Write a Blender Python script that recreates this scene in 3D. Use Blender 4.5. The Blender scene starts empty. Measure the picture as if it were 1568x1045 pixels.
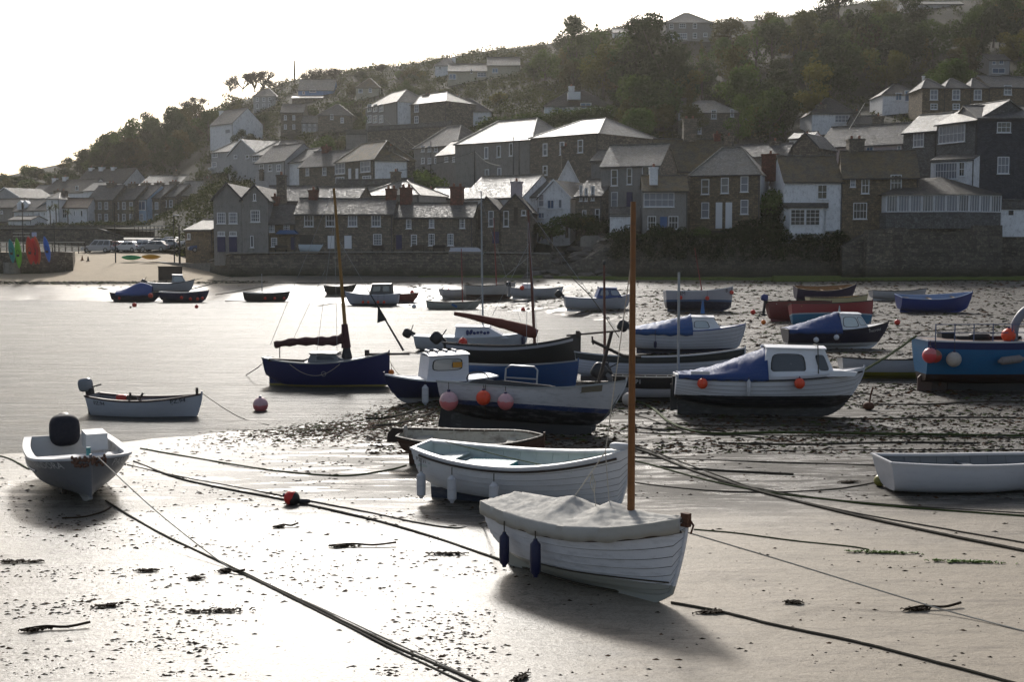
import bpy, math, random
import numpy as np
from mathutils import Vector, Matrix, Euler, noise as mn
R = math.radians
random.seed(7)
C = bpy.context.scene.collection
S = bpy.context.scene

# ------------------------------------------------------------------ camera, sky, sun, exposure
F = 1900.0; W0, H0 = 1568.0, 1045.0; CAMH = 6.0
PITCH = math.atan(150.5 / F)
cam = bpy.data.cameras.new('camera'); cam.sensor_width = 36; cam.lens = 36 * F / W0
cam.clip_end = 4000; cam.clip_start = 0.1
co = bpy.data.objects.new('camera', cam); C.objects.link(co)
co.location = (0, 0, CAMH); co.rotation_euler = (R(90) - PITCH, 0, 0)
S.camera = co
SUN_EL, SUN_AZ = R(30), R(-8)          # azimuth measured from +Y towards +X
w = bpy.data.worlds.new('World'); S.world = w; w.use_nodes = True
nt = w.node_tree; bg = nt.nodes['Background']
sky = nt.nodes.new('ShaderNodeTexSky'); sky.sky_type = 'NISHITA'; sky.sun_disc = False
sky.sun_elevation = SUN_EL; sky.sun_rotation = SUN_AZ
sky.air_density = 1.0; sky.dust_density = 3.0; sky.ozone_density = 1.0
hs = nt.nodes.new('ShaderNodeHueSaturation'); hs.inputs['Saturation'].default_value = .75
nt.links.new(sky.outputs[0], hs.inputs['Color']); nt.links.new(hs.outputs[0], bg.inputs[0]); bg.inputs[1].default_value = 0.115
sl = bpy.data.lights.new('sun', 'SUN'); sl.energy = 3.6; sl.angle = R(8); sl.color = (1, .96, .90)
so = bpy.data.objects.new('sun', sl); C.objects.link(so)
sd = Vector((math.sin(SUN_AZ) * math.cos(SUN_EL), math.cos(SUN_AZ) * math.cos(SUN_EL), math.sin(SUN_EL)))
so.rotation_euler = sd.to_track_quat('Z', 'Y').to_euler(); so.location = (0, 0, 150)
S.view_settings.view_transform = 'Standard'; S.view_settings.look = 'None'
S.view_settings.exposure = 0.0; S.view_settings.gamma = 1.0

# ------------------------------------------------------------------ pixel helpers (photo pixels 1568 x 1045)
cp, sp_ = math.cos(PITCH), math.sin(PITCH)
def ray(px, py):
    a = (px - W0 / 2) / F; b = (H0 / 2 - py) / F
    return Vector((a, cp + b * sp_, -sp_ + b * cp))
def at(px, py, D):
    d = ray(px, py); t = D / d.y
    return Vector((d.x * t, D, CAMH + d.z * t))
def onz(px, py, z=0.0):
    d = ray(px, py); t = (z - CAMH) / d.z
    return Vector((d.x * t, d.y * t, z))
def proj(v):
    x, y, z = v[0], v[1], v[2] - CAMH
    dep = y * cp - z * sp_; up = y * sp_ + z * cp
    return W0 / 2 + F * x / dep, H0 / 2 - F * up / dep
def zrow(py, D): return at(784, py, D).z
def pxof(x, y): return 784 + F * x / max(y, 1) * 1.0

# ------------------------------------------------------------------ ground shape
WP = [onz(a, b) for a, b in ((-900, 470), (-900, 720), (-40, 703), (90, 688), (230, 672), (400, 657), (480, 640), (600, 612), (700, 600), (790, 600), (880, 588), (960, 560),
      (985, 520), (960, 498), (900, 486), (840, 478), (790, 477), (720, 474), (640, 470), (560, 466), (420, 460), (300, 459), (180, 461), (60, 459))]
WX = np.array([p.x for p in WP]); WY = np.array([p.y for p in WP])
def wdist(x, y):
    """signed distance to the water polygon, negative inside"""
    x = np.atleast_1d(np.asarray(x, float)); y = np.atleast_1d(np.asarray(y, float))
    d2 = np.full(x.shape, 1e18); ins = np.zeros(x.shape, bool); n = len(WX)
    for i in range(n):
        ax, ay, bx, by = WX[i], WY[i], WX[(i + 1) % n], WY[(i + 1) % n]
        ex, ey = bx - ax, by - ay
        t = np.clip(((x - ax) * ex + (y - ay) * ey) / (ex * ex + ey * ey), 0, 1)
        d2 = np.minimum(d2, (x - ax - t * ex) ** 2 + (y - ay - t * ey) ** 2)
        c = ((ay > y) != (by > y))
        with np.errstate(divide='ignore', invalid='ignore'):
            c &= x < (bx - ax) * (y - ay) / (by - ay if by != ay else 1e-9) + ax
        ins ^= c
    d = np.sqrt(d2)
    return np.where(ins, -d, d)
def sm(a, b, x):
    t = np.clip((x - a) / (b - a), 0, 1); return t * t * (3 - 2 * t)
def bed(x, y):
    d = wdist(x, y)
    x = np.atleast_1d(np.asarray(x, float)); y = np.atleast_1d(np.asarray(y, float))
    z = np.where(d < 0, np.maximum(d * .03, -.7), np.minimum(d * .025, .10 + d * .002))
    px = 784 + F * x / np.maximum(y, 1)
    far = sm(118, 152, y)
    zl = far * (.6 + 1.3 * sm(250, 420, px)) + np.clip((y - 132) / 46, 0, 1) * 3.9 * (1 - sm(240, 400, px))
    zr = sm(80, 150, y) * 1.5
    k = sm(700, 1000, px)
    z = z + np.where(d > 0, zl * (1 - k) + zr * k, 0)
    nz = np.array([mn.noise(Vector((a * .11, b * .11, 0))) * .10 + mn.noise(Vector((a * .45, b * .6, 3))) * .028 for a, b in zip(x, y)])
    return z + nz * np.clip(y / 40, .3, 1)
def bed1(x, y): return float(bed(x, y)[0])

COLS = {
 -500: [(176, 389), (285, 352), (360, 332), (470, 300)],
 0: [(176, 389), (215, 374), (285, 346), (350, 314), (460, 272)],
 120: [(176, 389), (215, 374), (285, 344), (350, 302), (455, 246)],
 230: [(172, 389), (215, 374), (285, 343), (340, 285), (440, 195)],
 330: [(150, 388), (172, 384), (230, 330), (300, 262), (350, 218), (420, 170)],
 450: [(150, 388), (170, 383), (220, 305), (290, 250), (330, 196), (410, 122)],
 650: [(150, 388), (168, 380), (200, 322), (240, 256), (300, 190), (400, 94)],
 800: [(150, 389), (158, 386), (170, 352), (200, 308), (260, 190), (400, 70)],
 860: [(150, 416), (158, 390), (170, 350), (200, 305), (260, 184), (400, 58)],
 935: [(150, 366), (160, 352), (175, 330), (200, 290), (255, 192), (400, 44)],
 1050: [(150, 358), (162, 350), (175, 318), (200, 276), (250, 212), (400, 34)],
 1250: [(150, 355), (165, 340), (180, 305), (220, 232), (300, 150), (420, 14)],
 1568: [(150, 352), (165, 340), (180, 300), (230, 190), (300, 122), (430, -45)],
 2300: [(150, 352), (165, 340), (180, 300), (230, 190), (300, 122), (430, -100)],
}
CK = sorted(COLS)
CT = [([d for d, r in COLS[k]], [zrow(r, d) for d, r in COLS[k]]) for k in CK]
def land(x, y):
    """height of the village hill at world x, y (scalar)"""
    px = pxof(x, y)
    px = min(max(px, CK[0]), CK[-1] - 1e-3)
    i = max(j for j in range(len(CK)) if CK[j] <= px)
    k = (px - CK[i]) / (CK[i + 1] - CK[i])
    out = 0
    for (ds, zs), wt in ((CT[i], 1 - k), (CT[i + 1], k)):
        z = float(np.interp(y, ds, zs))
        if y > ds[-1]: z += (y - ds[-1]) * -.06
        out += wt * z
    fade = min(max((y - 158) / 40, 0), 1)
    return out + fade * (mn.noise(Vector((x * .03, y * .03, 5))) * 1.6)
def hit(px, py, lo=148, hi=520, up=0.0):
    d = ray(px, py); D = lo; last = None
    while D < hi:
        t = D / d.y; p = Vector((d.x * t, D, CAMH + d.z * t))
        if p.z <= land(p.x, p.y) + up: return p
        D += 1.0
    return None
def ground(px, py, up=0.0):
    d = ray(px, py)
    if d.z > -1e-4: d.z = -1e-4
    lo, hi = 10.0, 181.0
    for _ in range(3):
        Ds = np.linspace(lo, hi, 26); t = Ds / d.y; xs = d.x * t; zs = CAMH + d.z * t
        g = np.maximum(bed(xs, Ds), 0.0); k = np.where(zs <= g)[0]
        if len(k) == 0: lo, hi = Ds[-2], Ds[-1]
        elif k[0] == 0: lo, hi = Ds[0], Ds[1]
        else: lo, hi = Ds[k[0] - 1], Ds[k[0]]
    D = (lo + hi) / 2; x = d.x * D / d.y
    return Vector((x, D, max(bed1(x, D), 0.0) + up))

# ------------------------------------------------------------------ object helpers
def tag(o, label=None, cat=None, group=None, kind=None):
    if label: o['label'] = label
    if cat: o['category'] = cat
    if group: o['group'] = group
    if kind: o['kind'] = kind
    return o
def empty(name, loc=(0, 0, 0), rot=(0, 0, 0), label=None, cat=None, group=None):
    o = bpy.data.objects.new(name, None); C.objects.link(o); o.location = loc; o.rotation_euler = rot
    o.empty_display_size = .3
    return tag(o, label, cat, group)
def copy_tree(o, parent=None):
    c = o.copy(); C.objects.link(c); c.parent = parent
    for ch in o.children: copy_tree(ch, c)
    return c
class MB:
    def __init__(s): s.v = []; s.f = []; s.m = []; s.sm = []
    def add(s, vs, fs, mi=0, smooth=False, M=None):
        b = len(s.v)
        s.v += [tuple(M @ Vector(v)) if M else tuple(v) for v in vs]
        for f in fs: s.f.append([b + i for i in f]); s.m.append(mi); s.sm.append(smooth)
        return s
    def box(s, c, d, mi=0, rot=None, M=None):
        x, y, z = d[0] / 2, d[1] / 2, d[2] / 2
        T = Matrix.Translation(Vector(c))
        if rot: T = T @ Euler(rot).to_matrix().to_4x4()
        if M: T = M @ T
        vs = [(i, j, k) for i in (-x, x) for j in (-y, y) for k in (-z, z)]
        return s.add(vs, [(0, 1, 3, 2), (4, 6, 7, 5), (0, 4, 5, 1), (2, 3, 7, 6), (0, 2, 6, 4), (1, 5, 7, 3)], mi, False, T)
    def rbox(s, c, d, r=.2, mi=0, rot=None, M=None, n=4, e=4.0):
        """rounded box (superellipsoid)"""
        T = Matrix.Translation(Vector(c))
        if rot: T = T @ Euler(rot).to_matrix().to_4x4()
        if M: T = M @ T
        nu, nv = 20, 12; vs = []
        g = lambda a: math.copysign(abs(a) ** (2 / e), a)
        for j in range(nv + 1):
            ph = -math.pi / 2 + math.pi * j / nv
            for i in range(nu):
                th = 2 * math.pi * i / nu
                vs.append((d[0] / 2 * g(math.cos(ph)) * g(math.cos(th)), d[1] / 2 * g(math.cos(ph)) * g(math.sin(th)), d[2] / 2 * g(math.sin(ph))))
        fs = [(j * nu + i, j * nu + (i + 1) % nu, (j + 1) * nu + (i + 1) % nu, (j + 1) * nu + i) for j in range(nv) for i in range(nu)]
        return s.add(vs, fs, mi, True, T)
    def tube(s, pts, r, n=8, mi=0, caps=True, M=None, smooth=True):
        pts = [Vector(p) for p in pts]; rs = r if hasattr(r, '__len__') else [r] * len(pts)
        vs = []; prev = None
        for i, p in enumerate(pts):
            t = (pts[min(i + 1, len(pts) - 1)] - pts[max(i - 1, 0)])
            if t.length < 1e-9: t = Vector((0, 0, 1))
            t.normalize()
            if prev is None: u = t.orthogonal().normalized()
            else:
                u = prev - t * prev.dot(t)
                u = u.normalized() if u.length > 1e-6 else t.orthogonal().normalized()
            prev = u; w_ = t.cross(u)
            for k in range(n):
                a = 2 * math.pi * k / n
                vs.append(p + (u * math.cos(a) + w_ * math.sin(a)) * rs[i])
        fs = [(i * n + k, i * n + (k + 1) % n, (i + 1) * n + (k + 1) % n, (i + 1) * n + k) for i in range(len(pts) - 1) for k in range(n)]
        s.add(vs, fs, mi, smooth, M)
        if caps:
            b = len(s.v) - len(vs)
            s.f.append([b + k for k in reversed(range(n))]); s.m.append(mi); s.sm.append(False)
            s.f.append([b + (len(pts) - 1) * n + k for k in range(n)]); s.m.append(mi); s.sm.append(False)
        return s
    def lathe(s, prof, c=(0, 0, 0), n=20, mi=0, M=None, rot=None):
        T = Matrix.Translation(Vector(c))
        if rot: T = T @ Euler(rot).to_matrix().to_4x4()
        if M: T = M @ T
        vs = [(r * math.cos(2 * math.pi * k / n), r * math.sin(2 * math.pi * k / n), z) for r, z in prof for k in range(n)]
        fs = [(i * n + k, i * n + (k + 1) % n, (i + 1) * n + (k + 1) % n, (i + 1) * n + k) for i in range(len(prof) - 1) for k in range(n)]
        return s.add(vs, fs, mi, True, T)
    def prism(s, poly, a, b, mi=0, M=None, ax='y'):
        """poly in the (x,z) plane extruded along y from a to b"""
        n = len(poly)
        f = (lambda p, q: (p[0], q, p[1])) if ax == 'y' else (lambda p, q: (q, p[0], p[1])) if ax == 'x' else (lambda p, q: (p[0], p[1], q))
        vs = [f(p, a) for p in poly] + [f(p, b) for p in poly]
        fs = [list(range(n)), list(range(2 * n - 1, n - 1, -1))] + [(i, i + n, (i + 1) % n + n, (i + 1) % n) for i in range(n)]
        return s.add(vs, fs, mi, False, M)
    def build(s, name, mats, parent=None, sharp=40, fix=True):
        me = bpy.data.meshes.new(name); me.from_pydata(s.v, [], s.f)
        for m in (mats if isinstance(mats, (list, tuple)) else [mats]): me.materials.append(m)
        me.polygons.foreach_set('material_index', s.m); me.polygons.foreach_set('use_smooth', s.sm)
        if fix:
            import bmesh
            bm = bmesh.new(); bm.from_mesh(me); bmesh.ops.recalc_face_normals(bm, faces=bm.faces); bm.to_mesh(me); bm.free()
        me.update()
        if any(s.sm): me.set_sharp_from_angle(angle=R(sharp))
        o = bpy.data.objects.new(name, me); C.objects.link(o)
        if parent: o.parent = parent
        return o
def spline(pts, n=6):
    pts = [Vector(p) for p in pts]; out = []
    for i in range(len(pts) - 1):
        a, b, c, d = pts[max(i - 1, 0)], pts[i], pts[i + 1], pts[min(i + 2, len(pts) - 1)]
        for k in range(n):
            t = k / n
            out.append(.5 * ((2 * b) + (c - a) * t + (2 * a - 5 * b + 4 * c - d) * t * t + (3 * b - a - 3 * c + d) * t ** 3))
    out.append(pts[-1]); return out

# ------------------------------------------------------------------ materials
MATS = {}
class NT:
    def __init__(s, name):
        s.mat = bpy.data.materials.new(name); s.mat.use_nodes = True; s.t = s.mat.node_tree
        s.b = s.t.nodes['Principled BSDF']; s.out = s.t.nodes['Material Output']
    def n(s, typ, **kw):
        nd = s.t.nodes.new(typ)
        for k, v in kw.items():
            if k.startswith('i_'): nd.inputs[k[2:].replace('_', ' ')].default_value = v
            else: setattr(nd, k, v)
        return nd
    def l(s, a, b): s.t.links.new(a, b)
    def coord(s, scale=(1, 1, 1), kind='Object', loc=(0, 0, 0)):
        tc = s.n('ShaderNodeTexCoord'); mp = s.n('ShaderNodeMapping')
        mp.inputs['Scale'].default_value = scale; mp.inputs['Location'].default_value = loc
        s.l(tc.outputs[kind], mp.inputs[0]); return mp.outputs[0]
    def noise(s, vec, scale, detail=4, rough=.55, dist=0):
        nd = s.n('ShaderNodeTexNoise'); nd.inputs['Scale'].default_value = scale; nd.inputs['Detail'].default_value = detail
        nd.inputs['Roughness'].default_value = rough; nd.inputs['Distortion'].default_value = dist
        s.l(vec, nd.inputs['Vector']); return nd.outputs['Fac']
    def ramp(s, fac, stops, interp='LINEAR'):
        nd = s.n('ShaderNodeValToRGB'); cr = nd.color_ramp; cr.interpolation = interp
        while len(cr.elements) < len(stops): cr.elements.new(.5)
        for e, (p, c) in zip(cr.elements, stops):
            e.position = p; e.color = (c, c, c, 1) if not hasattr(c, '__len__') else (*c, 1)
        s.l(fac, nd.inputs[0]); return nd.outputs[0]
    def mix(s, fac, a, b, mode='MIX'):
        nd = s.n('ShaderNodeMix'); nd.data_type = 'RGBA'; nd.blend_type = mode
        for sock, v in ((nd.inputs[0], fac), (nd.inputs[6], a), (nd.inputs[7], b)):
            if hasattr(v, 'is_linked') or hasattr(v, 'links'): s.l(v, sock)
            elif hasattr(v, '__len__'): sock.default_value = (*v, 1)
            else: sock.default_value = v
        return nd.outputs[2]
    def math(s, op, a, b=0.0, clamp=False):
        nd = s.n('ShaderNodeMath'); nd.operation = op; nd.use_clamp = clamp
        for sock, v in ((nd.inputs[0], a), (nd.inputs[1], b)):
            if hasattr(v, 'links'): s.l(v, sock)
            else: sock.default_value = v
        return nd.outputs[0]
    def bump(s, h, strength=.3, dist=.02):
        nd = s.n('ShaderNodeBump'); nd.inputs['Strength'].default_value = strength; nd.inputs['Distance'].default_value = dist
        s.l(h, nd.inputs['Height']); s.l(nd.outputs[0], s.b.inputs['Normal']); return nd
    def col(s, v):
        if hasattr(v, 'links'): s.l(v, s.b.inputs['Base Color'])
        else: s.b.inputs['Base Color'].default_value = (*v, 1)
    def rough(s, v):
        if hasattr(v, 'links'): s.l(v, s.b.inputs['Roughness'])
        else: s.b.inputs['Roughness'].default_value = v
def paint(name, col, rough=.4, dirt=.35, dcol=None, bottom=None, zl=0.0, stripe=None, zs=0.0, spec=.5, metal=0):
    """painted surface with grime; optional bottom colour below object z = zl and a stripe up to zs"""
    if name in MATS: return MATS[name]
    m = NT(name); v = m.coord((1, 1, 1))
    n1 = m.noise(m.coord((1.2, 1.2, 5)), 2.2, 6, .6); n2 = m.noise(v, 14, 5, .7)
    c = col
    if bottom is not None:
        tc = m.n('ShaderNodeTexCoord'); sx = m.n('ShaderNodeSeparateXYZ'); m.l(tc.outputs['Object'], sx.inputs[0])
        zz = m.math('ADD', sx.outputs[2], m.math('MULTIPLY', m.math('SUBTRACT', n2, .5), .03))
        if stripe is not None:
            c = m.mix(m.math('GREATER_THAN', zz, zs), stripe, c)
        c = m.mix(m.math('GREATER_THAN', zz, zl), bottom, c)
    if dirt:
        d = dcol or tuple(x * .35 + .02 for x in col)
        k = m.ramp(n1, [(.5, 0.0), (.75, dirt)])
        c = m.mix(k, c, d)
        c = m.mix(m.ramp(n2, [(.55, 0.0), (.8, dirt * .6)]), c, d)
    m.col(c); m.b.inputs['Specular IOR Level'].default_value = spec; m.b.inputs['Metallic'].default_value = metal
    m.rough(m.ramp(n2, [(.3, rough * .8), (.8, min(1, rough * 1.4))]))
    m.bump(n2, .08, .01)
    MATS[name] = m.mat; return m.mat
def glass(name='window_glass', col=(.02, .025, .03), rough=.06):
    if name in MATS: return MATS[name]
    m = NT(name); m.col(col); m.rough(rough); m.b.inputs['Specular IOR Level'].default_value = .8
    n1 = m.noise(m.coord(), 1.2, 2); m.bump(n1, .05, .05)
    MATS[name] = m.mat; return m.mat
def see_glass(name='cabin_glass', col=(.8, .85, .85)):
    if name in MATS: return MATS[name]
    m = NT(name); m.col(col); m.rough(.03)
    tr = m.n('ShaderNodeBsdfTransparent'); tr.inputs[0].default_value = (*col, 1)
    gl = m.n('ShaderNodeBsdfGlossy'); gl.inputs['Roughness'].default_value = .04
    fr = m.n('ShaderNodeFresnel'); ms = m.n('ShaderNodeMixShader'); fr.inputs[0].default_value = 1.45
    m.l(m.math('ADD', fr.outputs[0], .12), ms.inputs[0]); m.l(tr.outputs[0], ms.inputs[1]); m.l(gl.outputs[0], ms.inputs[2]); m.l(ms.outputs[0], m.out.inputs[0])
    MATS[name] = m.mat; return m.mat
def wallvec(m, s=1.0):
    tc = m.n('ShaderNodeTexCoord'); sx = m.n('ShaderNodeSeparateXYZ'); m.l(tc.outputs['Object'], sx.inputs[0])
    cx = m.n('ShaderNodeCombineXYZ'); m.l(m.math('ADD', sx.outputs[0], sx.outputs[1]), cx.inputs[0]); m.l(sx.outputs[2], cx.inputs[1])
    if s != 1.0:
        vm = m.n('ShaderNodeVectorMath'); vm.operation = 'SCALE'; m.l(cx.outputs[0], vm.inputs[0]); vm.inputs['Scale'].default_value = s
        return vm.outputs[0]
    return cx.outputs[0]
def stone(name, c1, c2, mortar, scale=1.0, bw=.55, bh=.22, stain=.5, stcol=(.05, .045, .03), rough=.85, bumpd=.05, tide=0):
    if name in MATS: return MATS[name]
    m = NT(name); v = wallvec(m)
    dist = m.noise(v, 1.3, 3); nv = m.n('ShaderNodeVectorMath'); nv.operation = 'ADD'
    cb = m.n('ShaderNodeCombineXYZ'); m.l(m.math('MULTIPLY', dist, .35), cb.inputs[0]); m.l(m.math('MULTIPLY', m.noise(v, 2.1, 3), .22), cb.inputs[1])
    m.l(v, nv.inputs[0]); m.l(cb.outputs[0], nv.inputs[1])
    br = m.n('ShaderNodeTexBrick'); m.l(nv.outputs[0], br.inputs['Vector']); br.inputs['Scale'].default_value = scale
    br.inputs['Brick Width'].default_value = bw; br.inputs['Row Height'].default_value = bh; br.inputs['Mortar Size'].default_value = .018
    br.inputs['Mortar Smooth'].default_value = .4
    br.inputs['Color1'].default_value = (*c1, 1); br.inputs['Color2'].default_value = (*c2, 1); br.inputs['Mortar'].default_value = (*mortar, 1)
    n1 = m.noise(m.coord(), .8, 6, .65); n2 = m.noise(m.coord(), 6, 5, .7)
    c = m.mix(m.ramp(n1, [(.42, 0.0), (.68, stain)]), br.outputs[0], stcol)
    c = m.mix(m.ramp(n2, [(.42, 0.0), (.62, .8)]), c, tuple(x * .35 for x in c1))
    c = m.mix(m.ramp(m.noise(m.coord((1, 1, 1.6)), 2.3, 5, .75), [(.52, 0.0), (.66, .55)]), c, tuple(min(.6, x * 1.9) for x in c1))
    if tide:      # weed grown on the stones up to the high tide mark
        tc = m.n('ShaderNodeTexCoord'); sx = m.n('ShaderNodeSeparateXYZ'); m.l(tc.outputs['Object'], sx.inputs[0])
        zz = m.math('ADD', sx.outputs[2], m.math('MULTIPLY', n1, 1.6))
        c = m.mix(m.ramp(m.math('MULTIPLY', zz, .1), [((tide + .35) * .1, 1.0), ((tide + 1.5) * .1, 0.0)]), c, (.022, .025, .010))
    m.col(c); m.rough(rough)
    m.bump(m.math('ADD', m.math('MULTIPLY', br.outputs['Fac'], -.6), n2), .8, bumpd)
    MATS[name] = m.mat; return m.mat
def render_wall(name, col, rough=.8, stain=.35, dcol=None):
    if name in MATS: return MATS[name]
    m = NT(name); n1 = m.noise(m.coord((1, 1, .35)), 1.1, 6, .65); n2 = m.noise(m.coord(), 9, 4)
    d = dcol or tuple(x * .45 for x in col)
    c = m.mix(m.ramp(n1, [(.45, 0.0), (.75, stain)]), col, d)
    c = m.mix(m.ramp(n2, [(.45, 0.0), (.7, .35)]), c, d)
    c = m.mix(m.ramp(m.noise(m.coord((1.3, 1.3, .8)), 1.9, 6, .75), [(.5, 0.0), (.64, .4)]), c, tuple(x * .5 for x in d))
    m.col(c); m.rough(rough); m.bump(n2, .6, .04)
    MATS[name] = m.mat; return m.mat
def slate(name, col, moss=.3, mcol=(.11, .09, .035), rough=.5, spec=.5):
    if name in MATS: return MATS[name]
    m = NT(name)
    tc = m.n('ShaderNodeTexCoord'); sx = m.n('ShaderNodeSeparateXYZ'); m.l(tc.outputs['Object'], sx.inputs[0])
    cx = m.n('ShaderNodeCombineXYZ'); m.l(m.math('ADD', sx.outputs[0], m.math('MULTIPLY', sx.outputs[1], .31)), cx.inputs[0]); m.l(m.math('MULTIPLY', sx.outputs[2], 1.9), cx.inputs[1])
    br = m.n('ShaderNodeTexBrick'); m.l(cx.outputs[0], br.inputs['Vector']); br.inputs['Scale'].default_value = 1
    br.inputs['Brick Width'].default_value = .38; br.inputs['Row Height'].default_value = .28; br.inputs['Mortar Size'].default_value = .02
    br.inputs['Color1'].default_value = (*col, 1); br.inputs['Color2'].default_value = (*[x * .5 for x in col], 1); br.inputs['Mortar'].default_value = (*[x * .25 for x in col], 1)
    n1 = m.noise(m.coord(), .55, 7, .7); n2 = m.noise(m.coord(), 3.5, 6, .75)
    c = m.mix(m.ramp(n1, [(.4, 0.0), (.62, moss)]), br.outputs[0], mcol)
    c = m.mix(m.ramp(n2, [(.5, 0.0), (.62, .6)]), c, tuple(x * 1.7 for x in col))
    c = m.mix(m.ramp(m.noise(m.coord(), 1.6, 6, .8), [(.5, 0.0), (.6, .6)]), c, tuple(x * .35 for x in col))
    m.col(c); m.b.inputs['Specular IOR Level'].default_value = spec
    m.rough(m.ramp(n2, [(.38, rough * .9), (.6, min(1, rough * 1.9))]))
    m.bump(m.math('ADD', m.math('MULTIPLY', br.outputs['Fac'], -.6), m.math('MULTIPLY', n2, 1.6)), .8, .10)
    MATS[name] = m.mat; return m.mat
def leafmat(name, cols, trans=.3):
    if name in MATS: return MATS[name]
    m = NT(name); n1 = m.noise(m.coord(), .45, 3)
    oi = m.n('ShaderNodeObjectInfo')
    f = m.math('ADD', m.math('MULTIPLY', n1, .75), m.math('MULTIPLY', oi.outputs['Random'], .45))
    st = [(.28 + .5 * i / (len(cols) - 1), c) for i, c in enumerate(cols)]
    c = m.ramp(f, st)
    m.col(c); m.rough(.85); m.b.inputs['Specular IOR Level'].default_value = .08
    tl = m.n('ShaderNodeBsdfTranslucent'); m.l(m.mix(.5, c, (.10, .12, .02)), tl.inputs[0])
    ms = m.n('ShaderNodeMixShader'); ms.inputs[0].default_value = trans
    m.l(m.b.outputs[0], ms.inputs[1]); m.l(tl.outputs[0], ms.inputs[2]); m.l(ms.outputs[0], m.out.inputs[0])
    MATS[name] = m.mat; return m.mat

WHITE = (.74, .75, .78)
white = paint('white_gloss_paint', WHITE, .4, .22, (.42, .40, .36))
black = paint('black_paint', (.012, .012, .014), .45, .3, (.03, .03, .03))
rubber = paint('dark_rubber', (.015, .015, .018), .6, .3, (.05, .05, .05))
steel = paint('galvanised_steel', (.32, .33, .35), .4, .3, metal=.6)
darkwood = paint('dark_weathered_wood', (.035, .024, .018), .65, .5, (.10, .08, .06))
varnish = paint('varnished_mast_wood', (.21, .08, .018), .35, .45, (.07, .025, .01))
rust = paint('rusty_iron', (.10, .04, .02), .8, .6, (.03, .015, .01))
ropem = paint('weedy_rope', (.055, .045, .03), .9, .5, (.03, .035, .01))
ropeg = paint('green_weeded_rope', (.05, .07, .015), .9, .5, (.03, .02, .01))
ropew = paint('pale_rope', (.45, .42, .36), .9, .4, (.2, .17, .12))
winframe = paint('white_window_frame', (.72, .73, .75), .5, .15)
weed = paint('brown_seaweed', (.022, .012, .005), .85, .6, (.045, .03, .008), spec=.15)
# ================================================================== SETTING
def grid_mesh(name, px0, px1, nx, rows, zf, mat, smooth=True):
    vs = []; fs = []; ny = len(rows)
    pxs = np.linspace(px0, px1, nx)
    for D in rows:
        xs = (pxs - 784) / F * D; ys = np.full(nx, D)
        zs = zf(xs, ys)
        vs += list(zip(xs.tolist(), ys.tolist(), [float(z) for z in zs]))
    for j in range(ny - 1):
        for i in range(nx - 1):
            a = j * nx + i; fs.append((a, a + 1, a + nx + 1, a + nx))
    me = bpy.data.meshes.new(name); me.from_pydata(vs, [], fs); me.materials.append(mat)
    me.polygons.foreach_set('use_smooth', [smooth] * len(fs)); me.update()
    o = bpy.data.objects.new(name, me); C.objects.link(o); o['kind'] = 'structure'
    return o

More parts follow.
